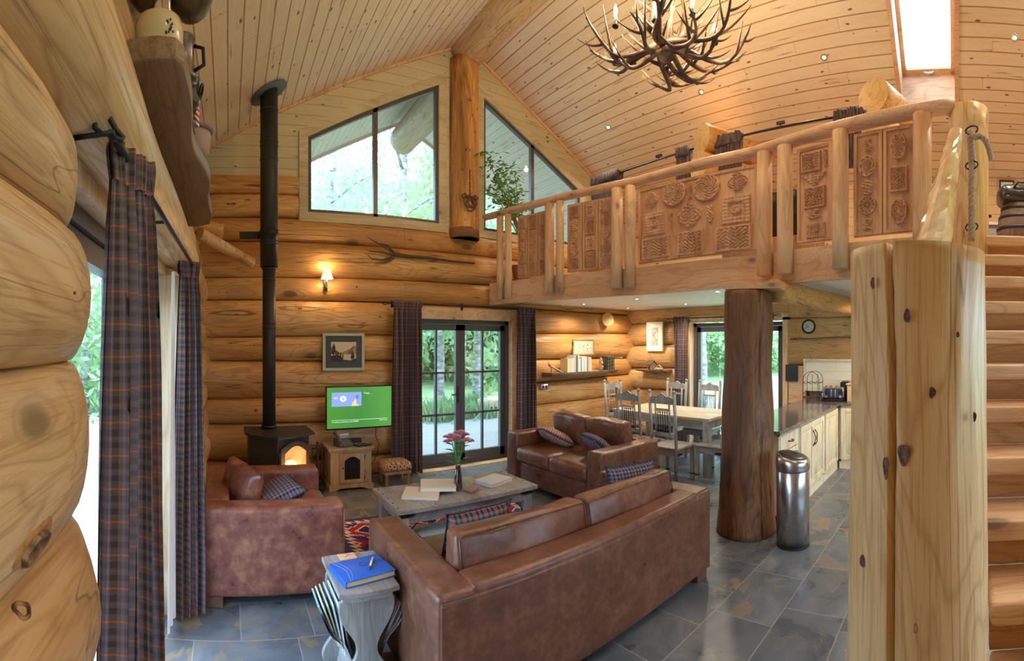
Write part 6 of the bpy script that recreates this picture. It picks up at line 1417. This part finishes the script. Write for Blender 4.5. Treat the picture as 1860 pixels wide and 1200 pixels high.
sw = at(976, 703, Y=5.72); t = thing('double_socket', 'small steel double wall socket beside the french door curtain', 'socket', (sw.x+.14, 5.715, sw.z)); MB().rbox((0, 0, 0), (.14, .008, .085), .003, n=2, m=1).build('plate', M['steel'], t); MB().rbox((-.03, -.006, 0), (.035, .006, .04), .002, n=2, m=1).rbox((.03, -.006, 0), (.035, .006, .04), .002, n=2, m=1).build('insert', M['black'], t)

# ================================================================ KITCHEN
def cabinet(name, label, w_, loc, rz, drawers=0, doors=1, handle='r', H_=.86, D_=.56):
    """local: x across, front at y=0, body to +y"""
    t = thing(name, label, 'kitchen cabinet', loc, rz, 'cream kitchen base cabinets'); MB().bb(0, w_, .02, D_, .10, H_).build('carcass', M['cream'], t); MB().bb(0, w_, .0, .02, 0, .10).build('plinth', M['cream'], t)
    m = MB(); m.bb(0, .025, 0, .02, .10, H_); m.bb(w_-.025, w_, 0, .02, .10, H_); m.bb(0, w_, 0, .02, H_-.02, H_); m.bb(0, w_, 0, .02, .10, .13); m.build('face_frame', M['cream'], t)
    def front(nm, x0, x1, z0, z1, hd):
        o = MB().bb(x0, x1, -.008, .012, z0, z1).build(nm, M['cream'], t); m = MB(); b = .055
        if nm == 'door':
            for (a, c, e, f) in ((x0, x0+b, z0, z1), (x1-b, x1, z0, z1), (x0+b, x1-b, z0, z0+b), (x0+b, x1-b, z1-b, z1)): m.bb(a, c, -.020, -.008, e, f)
            m.rbox(((x0+x1)/2, -.010, (z0+z1)/2), (x1-x0-2*b-.04, .012, z1-z0-2*b-.04), .005, n=2, m=2); m.build('moulding', M['cream'], o)
        if hd == 'h': x = (x0+x1)/2; MB().tube([(x-.045, -.01, (z0+z1)/2), (x-.04, -.035, (z0+z1)/2), (x, -.042, (z0+z1)/2-.006), (x+.04, -.035, (z0+z1)/2), (x+.045, -.01, (z0+z1)/2)], [.007, .005, .007, .005, .007], 8).build('handle', M['black'], o)
        elif hd: x = x1-.03 if hd == 'r' else x0+.03; sg = 1 if hd == 'r' else -1; MB().tube([(x, -.02, z1-.28), (x-sg*.012, -.045, z1-.24), (x+sg*.010, -.052, z1-.19), (x-sg*.012, -.045, z1-.14), (x, -.02, z1-.10)], [.007, .005, .006, .005, .007], 8).build('handle', M['black'], o)
    z1 = H_-.022
    if drawers:
        hs = [.16, .26, .28][:drawers]; z = z1
        for h_ in hs: front('drawer', .028, w_-.028, z-h_+.006, z, 'h'); z -= h_+.004
    else:
        dw = (w_-.056)/doors
        for i in range(doors): front('door', .028+dw*i+.002, .028+dw*(i+1)-.002, .133, z1, ('r' if i == 0 else 'l') if doors == 2 else handle)
    return t
cabinet('kitchen_cabinet', 'cream drawer unit nearest the steel bin', .55, (4.02, 1.62, 0), 0, drawers=3)
cabinet('kitchen_cabinet', 'cream double door cabinet with two curved iron handles', .92, (4.58, 1.62, 0), 0, doors=2)
cabinet('kitchen_cabinet', 'narrow cream corner cabinet at the end of the peninsula', .66, (5.51, 1.62, 0), 0, doors=1, handle=None)
cabinet('kitchen_cabinet', 'cream cabinet turning the kitchen corner beneath the toaster', .80, (6.20, 1.60, 0), -PI/2, doors=1, handle=None)
cabinet('kitchen_cabinet', 'cream cabinet along the kitchen wall half behind the peeled post', .80, (6.20, .79, 0), -PI/2, doors=1, handle=None)
ct = MB(); ct.prism([(3.98, 1.59, .862), (6.17, 1.59, .862), (6.17, -.05, .862), (6.80, -.05, .862), (6.80, 2.22, .862), (3.98, 2.22, .862)], (0, 0, .038)); ct.build('worktop', M['granite'], None, 'polished brown granite worktop turning the kitchen corner', 'worktop', bevel=.004)
MB().bb(6.775, 6.80, -.05, 2.22, .901, 1.0).build('worktop_upstand', M['granite'], None, 'low granite upstand behind the toaster', 'upstand')
bs = thing('backsplash', 'cream boarded backsplash with a capping rail behind the toaster', 'backsplash'); MB().bb(6.765, 6.80, -.3, 2.28, 1.001, 1.46).build('panel', M['tiles'], bs); MB().bb(6.74, 6.80, -.3, 2.31, 1.461, 1.49).build('capping', M['cream'], bs); MB().bb(6.745, 6.80, 2.281, 2.31, .92, 1.46).build('end_post', M['cream'], bs)
MB().bb(6.76, 6.80, 2.32, 2.56, .8, 1.38).build('wall_panel', M['cedar'], None, 'narrow honey boarded panel between the dining door and the backsplash', 'panel')
MB().rbox((6.74, 2.50, 1.27), (.03, .20, .26), .005, n=2, m=1).build('notice_board', plain('chalk_black', (.02, .025, .03), .5), None, 'small black board hanging on the wall beside the dark column', 'board')
cq = at(1470, 593, X=6.76); ck = thing('wall_clock', 'round black rimmed wall clock on the kitchen log wall', 'clock', (6.745, cq.y, cq.z), -PI/2)
m = MB(); m.tube([(.10*math.cos(2*PI*i/32), -.02, .10*math.sin(2*PI*i/32)) for i in range(33)], .014, 8, cap=False); m.build('rim', M['black'], ck)
MB().tube([(0, 0, 0), (0, -.02, 0)], .10, 32).build('face', plain('clock_face', (.55, .60, .56), .5), ck)
m = MB(); m.tube([(0, -.024, 0), (-.045, -.024, .025)], .004, 5); m.tube([(0, -.025, 0), (-.065, -.025, -.035)], .003, 5); m.build('hand', M['black'], ck)
for i in range(12):
    a_ = PI/2-2*PI*i/12; o = text(str(i or 12), .026, M['black'], (.078*math.cos(a_), -.0212, .078*math.sin(a_)-.009), (PI/2, 0, 0), ck, align='CENTER', name='numeral')
wr = thing('wine_rack', 'dark arched wire wine rack standing on the granite worktop', 'wine rack', (6.35, 2.03, .901), 1.55)
for y in (-.09, .09):
    MB().tube([(-.12, y, 0), (-.12, y, .30)]+[(-.12*math.cos(PI*i/12), y, .30+.12*math.sin(PI*i/12)) for i in range(13)]+[(.12, y, 0)], .004, 6).build('arch', M['black'], wr)
for z in (.12, .27):
    for y in (-.09, .09): MB().tube([(-.12+.24*i/24, y, z-.02*abs(math.sin(PI*3*i/24))) for i in range(25)], .0035, 5).build('bottle_rest', M['black'], wr)
    for x in (-.12, -.04, .04, .12): MB().cyl((x, -.09, z), (x, .09, z), .003, 5).build('cross_wire', M['black'], wr)
for x in (-.04, .04): MB().cyl((x, -.09, 0), (x, -.09, .38), .0035, 5).build('upright_wire', M['black'], wr)
to = thing('toaster', 'shiny four slice chrome toaster on the worktop', 'toaster', (6.50, 1.76, .901), -PI/2+.2)
MB().rbox((0, 0, .115), (.33, .27, .17), .035, n=3, m=3).build('body', M['chrome'], to); MB().rbox((0, 0, .018), (.34, .28, .03), .008).build('base', M['black'], to); MB().rbox((0, -.136, .11), (.27, .006, .13), .003).build('front_panel', plain('toaster_blue_steel', (.12, .13, .22), .15, .9), to)
for x in (-.10, .10): MB().tube([(x, -.138, .07), (x, -.155, .07)], .020, 16).build('dial', M['chrome'], to); MB().rbox((x, -.150, .135), (.045, .03, .012), .004).build('lever', M['black'], to)
for x in (-.03, .03): MB().rbox((x, -.14, .11), (.014, .008, .12), .003).build('lever_slot', M['chrome'], to)
for x in (-.11, -.04, .04, .11): MB().bb(x-.014, x+.014, -.09, .09, .199, .2015).build('bread_slot', M['black'], to)
kb = thing('knife_block', 'pale wooden bread bin at the right of the toaster', 'bread bin', (6.45, 1.35, .901), -PI/2); MB().rbox((0, 0, .12), (.34, .26, .24), .008).build('box', M['pinetrim'], kb); MB().rbox((0, 0, .252), (.37, .29, .022), .006).build('lid', M['pinetrim'], kb)
kb.name = 'bread_bin'
kt = thing('coffee_machine', 'small black appliance behind the toaster', 'appliance', (6.66, 1.60, .901)); MB().rbox((0, 0, .13), (.16, .18, .26), .02).build('body', M['black'], kt); MB().rbox((-.02, 0, .27), (.13, .12, .025), .01).build('lid', M['chrome'], kt)
# steel bin
bn = thing('pedal_bin', 'tall brushed steel touch bin standing beside the dark log column', 'bin', (3.725, 1.37, 0))
MB().lathe([(.13, 0), (.142, .004), (.142, .635), (.138, .64)], n=48).build('body', M['steel'], bn); MB().lathe([(.144, .0), (.146, .012), (.142, .014)], n=48).build('base_ring', M['black'], bn)
m = MB(); n = 48; vs = []; H = .642
m.lathe([(.143, 0), (.147, .01), (.147, .085), (.138, .11), (.120, .118), (.10, .112)], n=48)
for v in m.v:
    if v.z > .05: v.z += v.y*.24*(v.z/.1)*.8
for v in m.v: v.z += H
m.build('collar', M['chrome2'] if 'chrome2' in M else M['steel'], bn)
m = MB(); m.lathe([(.12, 0), (.118, .010), (.08, .016), (.01, .018)], n=40)
for v in m.v: v.z += H+.112+v.y*.215
m.build('lid', plain('bin_lid_dark', (.10, .095, .095), .35, .8), bn)
m = MB().tube([(.055, -.01, H+.13), (.055, -.01, H+.142)], .022, 16); m.build('push_button', M['steel'], bn)

# ================================================================ SLAB SHELF ON THE LEFT WALL
sl = thing('slab_shelf', 'thick wavy live edge slab shelf high on the left log wall, seen from below', 'shelf'); zs = 2.58; th = .075
def edge(y): return -.125+.022*math.sin(y*3.4-1.5)+.014*math.sin(y*8.3)
YS = [1.46+.04*i for i in range(50)]
top = [(edge(y), y) for y in YS]; top[-1] = (-.22, YS[-1]+.03); top[-2] = (-.13, YS[-2]); back = [(-.42, YS[-1]), (-.42, 1.50)]
n0 = [(-.37, 1.43), (-.30, 1.405), (-.22, 1.405), (-.16, 1.42)]
poly = [(x, y, zs) for x, y in n0+top+back]; m = MB(); m.prism(poly, (0, 0, th)); m.build('slab', M['slab'], sl, bevel=.012)
zt3 = zs+th+.001
cr = thing('ceramic_crock', 'cream ceramic crock with a printed crest standing at the near end of the slab shelf', 'crock', (-.235, 1.56, zt3))
MB().lathe([(.07, 0), (.082, .02), (.085, .10), (.078, .135), (.060, .148), (.02, .150)], n=32).build('body', plain('cream_glaze', (.66, .52, .30), .18), cr)
m = MB(); 
for i in range(14): a_ = -1.0+.16*math.cos(i*2.4)*(.4+i*.05); m.ball((.0855*math.cos(a_), .0855*math.sin(a_), .075+.028*math.sin(i*1.9)*(.4+i*.05)), .0035, 6, (1, 1, 1.3))
m.build('crest', plain('crest_brown', (.08, .05, .04), .5), cr)
MB().lathe([(.018, .148), (.022, .16), (.020, .205), (.014, .21)], n=16).ball((0, 0, .222), .018, 10).build('stopper', M['chrome'], cr)
MB().rbox((.028, -.01, .185), (.03, .02, .05), .008).build('clip', M['chrome'], cr)
ju = thing('pewter_tankard', 'dark pewter tankard behind the cream crock', 'tankard', (-.165, 1.68, zt3)); MB().lathe([(.052, 0), (.055, .01), (.044, .03), (.042, .14), (.048, .15), (.048, .155), (.038, .15)], n=24).build('body', plain('pewter', (.16, .14, .12), .3, .8), ju); MB().tube([(.042, 0, .13), (.075, 0, .12), (.078, 0, .06), (.043, 0, .04)], .007, 8).build('handle', M['black'], ju)
po = thing('lidded_pot', 'dark metal lidded pot with a ring handle on the slab shelf', 'pot', (-.175, 1.86, zt3)); MB().lathe([(.055, 0), (.062, .02), (.062, .10), (.066, .105), (.058, .12), (.02, .13)], n=24).build('body', bpy.data.materials['pewter'], po); MB().tube([(.066+.028*math.sin(2*PI*i/16)*.3, .028*math.cos(2*PI*i/16), .06+.028*math.sin(2*PI*i/16)) for i in range(17)], .005, 6).build('ring_handle', M['black'], po)
# stuffed-leather-looking bulge at the very top: an old leather bag hanging above the shelf
lb = thing('leather_saddlebag', 'old dark brown leather bag hanging above the crock in the top left corner', 'bag', (-.20, 1.62, 2.93)); olb = NT('old_dark_leather', .4); ob = olb.n('TexNoise', {'Vector': olb.co('Object'), 'Scale': 9.0, 'Detail': 5.0}).outputs[0]; olb.col(olb.ramp(ob, [(.35, (.035, .018, .008)), (.55, (.12, .07, .03)), (.7, (.26, .17, .06))]))
MB().rbox((-.07, 0, .08), (.13, .16, .22), .06, puff=.02, nz=.02, n=4, m=6).build('pouch', olb.m, lb); MB().rbox((.06, .06, .08), (.12, .14, .22), .055, puff=.02, nz=.02, n=4, m=6).build('pouch', olb.m, lb)
for x in (-.005, .015, .03): MB().tube([(x, -.08, .10), (x+.01, -.085, .22), (x, -.06, .4)], .005, 6).build('strap', plain('strap_leather%d' % int(x*1000+9), (.30, .14, .06), .5), lb)
MB().tube([(0, 0, .17), (-.02, 0, .60), (-.05, 0, .95)], .008).build('hanging_cord', M['black'], lb)
fl2 = thing('striped_flag', 'tiny red and white striped flag leaning on the slab shelf', 'flag', (-.15, 2.10, zt3)); MB().cyl((0, 0, 0), (-.03, .0, .22), .004, 6).build('stick', M['slab'], fl2)
fm_ = NT('flag_stripes', .8); fs_ = fm_.n('SeparateXYZ', {0: fm_.n('TexCoord').outputs['UV']}).outputs[1]; fm_.col(fm_.ramp(fm_.math('FRACT', fm_.math('MULTIPLY', fs_, 5.0)), [(0, (.55, .03, .06)), (.5, (.8, .78, .8))], 'CONSTANT'))
MB().grid(lambda u, v: Vector((-.03+.05*u, .01*math.sin(u*6), .21-.13*v-.05*u)), 8, 4).build('cloth', fm_.m, fl2, smooth=False)
wb = thing('woven_basket', 'small woven basket with a thick twisted handle on the slab shelf', 'basket', (-.17, 2.36, zt3)); MB().lathe([(.06, 0), (.075, .03), (.085, .10), (.08, .13), (.07, .125), (.07, .02)], n=24).build('body', NT('wicker', .8).col((.42, .28, .24)).m, wb); MB().tube([(.085*math.cos(2*PI*i/24), .085*math.sin(2*PI*i/24), .135) for i in range(25)], .013, 8).build('rim', plain('wicker_rim', (.30, .16, .16), .8), wb); MB().tube([(-.02, 0, .13), (0, 0, .20), (.03, 0, .26)], .006).tube([(0, 0, .13), (.03, .02, .22)], .005).build('twig', M['slab'], wb)
for i, (y, c, h_, lab) in enumerate(((2.56, (.66, .62, .60), .18, 'clear glass jar on the slab shelf'), (2.72, (.55, .46, .40), .15, 'brown glass jar further along the slab shelf'), (2.88, (.45, .50, .62), .20, 'blue glass bottle near the far end of the slab shelf'), (3.04, (.30, .42, .75), .16, 'bright blue bottle at the far end of the slab shelf'))):
    t = thing('glass_jar', lab, 'jar', (-.16, y, zt3), 0, 'bottles and jars on the slab shelf'); MB().lathe([(.035, 0), (.038, .01), (.038, h_*.65), (.018, h_*.8), (.018, h_), (.014, h_)], n=18).build('glass', plain('jar_glass_%d' % i, c, .08, 0, .8), t); MB().lathe([(.020, h_*.97), (.020, h_+.015), (.001, h_+.018)], n=14).build('cap', M['gold'], t)

# ================================================================ LOFT PLANT
pl = thing('potted_tree', 'leafy green houseplant reaching over the end of the balcony by the gable window', 'plant', (4.0, 5.45, 2.59)); MB().lathe([(.10, 0), (.15, .24), (.16, .26), (.14, .26), (.13, .22), (.01, .22)], n=24).build('pot', plain('terracotta', (.36, .16, .09), .8), pl)
q_ = random.Random(21); m = MB(); tips = []
for (x, y, s_) in ((905, 318, 0), (885, 285, 1), (935, 310, 2), (922, 352, 3), (940, 368, 4), (896, 345, 5), (912, 300, 6)):
    e = at(x, y, r=6.35+.05*s_)-Vector((4.0, 5.45, 2.59)); P = [Vector((0, 0, .22)), Vector((.0, -.02, .6)), e*.6+Vector((0, 0, .25)), e]; m.tube(P, [.016, .012, .007, .003], 6); tips.append((P[2], e))
m.build('stem', M['slab'], pl); lf = MB()
for a, b in tips:
    for k in range(70):
        p = a.lerp(b, q_.uniform(.1, 1.1))+Vector((q_.gauss(0, .07), q_.gauss(0, .07), q_.gauss(0, .07))); a_ = q_.uniform(0, 6.28); d = Vector((math.cos(a_), math.sin(a_), q_.uniform(-.9, .2))).normalized(); s = d.cross(Vector((0, 0, 1))).normalized(); L = q_.uniform(.06, .11)
        lf.add([p, p+d*L*.5+s*L*.26, p+d*L, p+d*L*.5-s*L*.26], [(0, 1, 2, 3)])
lf.build('foliage', leafmat('houseplant_leaves', (.14, .34, .06), (.30, .52, .14)), pl, smooth=False)
# ================================================================ OUTDOORS
gr = NT('meadow_grass', .9); gn = gr.n('TexNoise', {'Vector': gr.co('Object'), 'Scale': .9, 'Detail': 7.0}).outputs[0]
gr.col(gr.ramp(gn, [(.3, (.28, .38, .16)), (.5, (.40, .50, .26)), (.7, (.52, .58, .38))]))
def hill(u, v):
    x = -30+95*u; y = -30+100*v; d = max(0, math.hypot(x-3, y-3)-12)
    return Vector((x, y, -.32+.012*d+.0030*d*d*(.6 if y > x else 1.1)*(1 if d < 30 else 30/d)+.25*N3(x*.12, y*.12, 0)*min(1, d/6)))
MB().grid(hill, 60, 60).build('ground', gr.m, kind='structure')
pth = plain('gravel', (.36, .33, .31), .95)
MB().grid(lambda u, v: Vector((-4+24*u, 12.0+1.6*v+.4*math.sin(u*7), -.22+.02*math.sin(3*PI*u))), 30, 2).build('gravel_path', pth, None, 'pale gravel path crossing the grass beyond the deck', 'path')
MB().bb(-3, 12, 9.78, 9.92, -.03, .10).build('deck_kerb', M['cabw'], None, 'low timber kerb along the far edge of the deck', 'kerb')
bkt = thing('half_barrel_planter', 'wooden half barrel planter with dark hoops standing at the deck edge', 'planter', (*at(900, 700, r=11.6).xy, -.2))
MB().lathe([(.01, 0), (.36, 0), (.46, .55), (.42, .55), (.40, .45), (.01, .45)], n=28).build('staves', plain('pale_oak', (.42, .33, .26), .7), bkt)
for z, r in ((.12, .395), (.40, .445)): MB().lathe([(r-.02, z-.025), (r, z-.025), (r+.005, z+.025), (r-.02, z+.025)], n=28).build('hoop', plain('hoop_iron%d' % int(z*100), (.20, .13, .14), .6), bkt)
ps = at(907, 790, z=-.03); m = MB().cyl((ps.x, ps.y, -.03), (ps.x+.03, ps.y+.05, .62), .03, 10)
tb = thing('garden_table', 'weathered round garden table leg and edge on the deck beyond the french doors', 'table', (0, 0, 0)); m.build('leg', M['cedarz'], tb)
MB().lathe([(.01, .62), (.4, .62), (.4, .65), (.01, .65)], (ps.x+.32, ps.y+.2, 0), 24).build('top', M['cedarz'], tb)
MB().cyl((ps.x+.6, ps.y+.1, -.03), (ps.x+.55, ps.y+.15, .62), .03, 10).cyl((ps.x+.35, ps.y+.5, -.03), (ps.x+.35, ps.y+.45, .62), .03, 10).build('leg', M['cedarz'], tb)
bk = NT('birch_bark', .8); bn = bk.n('TexNoise', {'Vector': bk.co('Object', (3, 3, 9)), 'Scale': 1.4, 'Detail': 5.0}).outputs[0]
bk.col(bk.ramp(bn, [(.38, (.16, .15, .15)), (.5, (.32, .31, .32)), (.66, (.52, .50, .52))]))
lm = [leafmat('birch_leaves', (.33, .48, .24), (.52, .66, .38)), leafmat('young_leaves', (.32, .48, .32), (.50, .65, .46)), leafmat('oak_leaves', (.28, .42, .22), (.46, .58, .34))]
def leafmesh(nl, R, zc, h, size, q_, blobs=22):
    m = MB(); bl = [(Vector((q_.gauss(0, R*.5), q_.gauss(0, R*.5), zc+q_.uniform(-h, h))), q_.uniform(.5, 1.1)*R*.5) for _ in range(blobs)]
    vs = []; fs = []
    for i in range(nl):
        c, r = bl[i % blobs]; d = Vector((q_.gauss(0, 1), q_.gauss(0, 1), q_.gauss(0, .8))).normalized()*r*q_.uniform(.55, 1.05); p = c+d
        a = Vector((q_.gauss(0, 1), q_.gauss(0, 1), q_.gauss(0, 1))).normalized(); b = a.cross(Vector((q_.gauss(0, 1), q_.gauss(0, 1), q_.gauss(0, 1)))).normalized(); s = size*q_.uniform(.6, 1.3)
        k = len(vs); vs += [p-a*s, p+b*s*.45, p+a*s, p-b*s*.45]; fs.append((k, k+1, k+2, k+3))
    m.add(vs, fs); return m
protos = []
for i in range(3):
    q2 = random.Random(40+i); t = thing('birch_tree', 'x', 'tree'); H = 7.5+i
    m = MB().tube([(.06*math.sin(z*.9+i)*z*.3, .05*math.cos(z*.7+i)*z*.2, z) for z in [H*k/14 for k in range(15)]], [.16*(1-.8*k/14)+.01 for k in range(15)], 10, nz=.12)
    for k in range(9):
        z = 2.4+k*.6; a_ = k*2.4+i; L = 1.8-.1*k; m.tube([(0, 0, z), (L*.5*math.cos(a_), L*.5*math.sin(a_), z+.4), (L*math.cos(a_), L*math.sin(a_), z+.6)], [.045, .03, .008], 6)
    m.build('trunk', bk.m, t); leafmesh(5200, 2.1, 5.0+i*.3, 2.8, .085, q2, 34).build('foliage', lm[i], t, smooth=False); protos.append(t)
bush = thing('leafy_tree', 'x', 'tree'); q2 = random.Random(77)
MB().tube([(0, 0, 0), (.1, 0, 1.5), (.05, .1, 3)], [.2, .14, .06], 8).build('trunk', bk.m, bush); leafmesh(6500, 3.0, 2.6, 2.6, .15, q2, 30).build('foliage', lm[2], bush, smooth=False)
used = set()
def place(pr, x, r, rz, label, s=1.0, z=-.3):
    o = pr if pr not in used else copy_tree(pr); used.add(pr); th_ = (x-XO)/FO
    o.location = (r*math.sin(th_), r*math.cos(th_), z); o.rotation_euler = (0, 0, rz); o.scale = (s, s, s); o['label'] = label; o['group'] = 'trees outside'; return o
T = [(0, 797, 13.5, 'thick birch trunk nearest the left leaf of the french doors'), (1, 867, 15.5, 'birch trunk showing through the right leaf of the french doors'), (2, 840, 21, 'slim birch far behind the meeting stiles of the french doors'), (0, 890, 24, 'distant birch above the barrel planter'),
     (1, 600, 12.5, 'birch crown filling the left pane of the large gable window'), (2, 730, 13, 'birch crown in the right pane of the large gable window'), (0, 665, 17, 'pale birch further back behind the gable window mullion'), (2, 960, 13, 'birch crown below the overhang in the right hand gable window'),
     (1, 1272, 12.5, 'birch trunk standing outside the dining room door'), (0, 1345, 19, 'birch on the slope to the right outside the dining room door'), (2, 1235, 22, 'far birch behind the dining room curtain'), (1, 560, 20, 'birch behind the flue side edge of the gable window')]
for i, (p_, x, r, lab) in enumerate(T): place(protos[p_], x, r, i*1.3, lab, 1.0+.08*(i % 3))
for i, (x, r, lab, s) in enumerate(((150, 13, 'leafy tree outside the side door on the left', 1.0), (185, 17, 'further leafy tree outside the side door on the left', 1.1), (770, 27, 'leafy tree on the hillside behind the left door leaf', 1.3), (830, 30, 'leafy tree on the hillside behind the door handle', 1.3), (890, 31, 'leafy tree on the hillside behind the right door leaf', 1.4), (945, 27, 'leafy tree behind the curtain right of the french doors', 1.3), (560, 24, 'leafy tree at the left of the gable window view', 1.6), (650, 26, 'leafy tree beyond the left gable pane', 1.8), (750, 25, 'leafy tree beyond the right gable pane', 1.8),
    (1000, 22, 'leafy tree beyond the loft gable window', 1.5), (1262, 28, 'leafy tree high on the slope outside the dining door', 1.3), (1315, 30, 'leafy tree on the ridge outside the dining door', 1.5), (1380, 26, 'leafy tree on the slope hidden partly by the dark column', 1.2), (700, 34, 'tallest leafy tree in the distance', 2.2))):
    place(bush, x, r, i*.9, lab, s, z=-.3+.004*(r-12)**2*.8)
# tufts of reeds by the deck
def tuft(n, h, q2):
    m = MB()
    for i in range(n):
        a_, l_ = q2.uniform(0, 6.28), q2.uniform(.03, .3); b = Vector((q2.gauss(0, .13), q2.gauss(0, .13), 0)); t_ = b+Vector((l_*math.cos(a_), l_*math.sin(a_), h*q2.uniform(.6, 1))); s = Vector((-math.sin(a_), math.cos(a_), 0))*.012
        m.add([b-s, b+s, (b+t_)/2+s+Vector((0, 0, h*.12)), t_, (b+t_)/2-s+Vector((0, 0, h*.12))], [(0, 1, 2, 3, 4)])
    return m
tf = tuft(160, .7, random.Random(2)).build('grass_tuft', lm[2], None, 'x', 'grass tuft', 'grass tufts past the deck', smooth=False)
for i, (x, r, lab) in enumerate(((775, 11.2, 'grass tuft at the left edge of the door view'), (812, 12.2, 'grass tuft left of the door handle'), (857, 13.2, 'spiky grass tuft seen right of the meeting stiles'), (790, 10.6, 'grass tuft below the thick birch trunk'), (830, 11.0, 'grass tuft behind the handle stile'), (880, 11.2, 'grass tuft left of the barrel planter'))):
    o = tf if i == 0 else tf.copy()
    if i: C.objects.link(o)
    th_ = (x-XO)/FO; o.location = (r*math.sin(th_), r*math.cos(th_), -.32); o['label'] = lab; o.scale = (1.3, 1.3, 1.1)
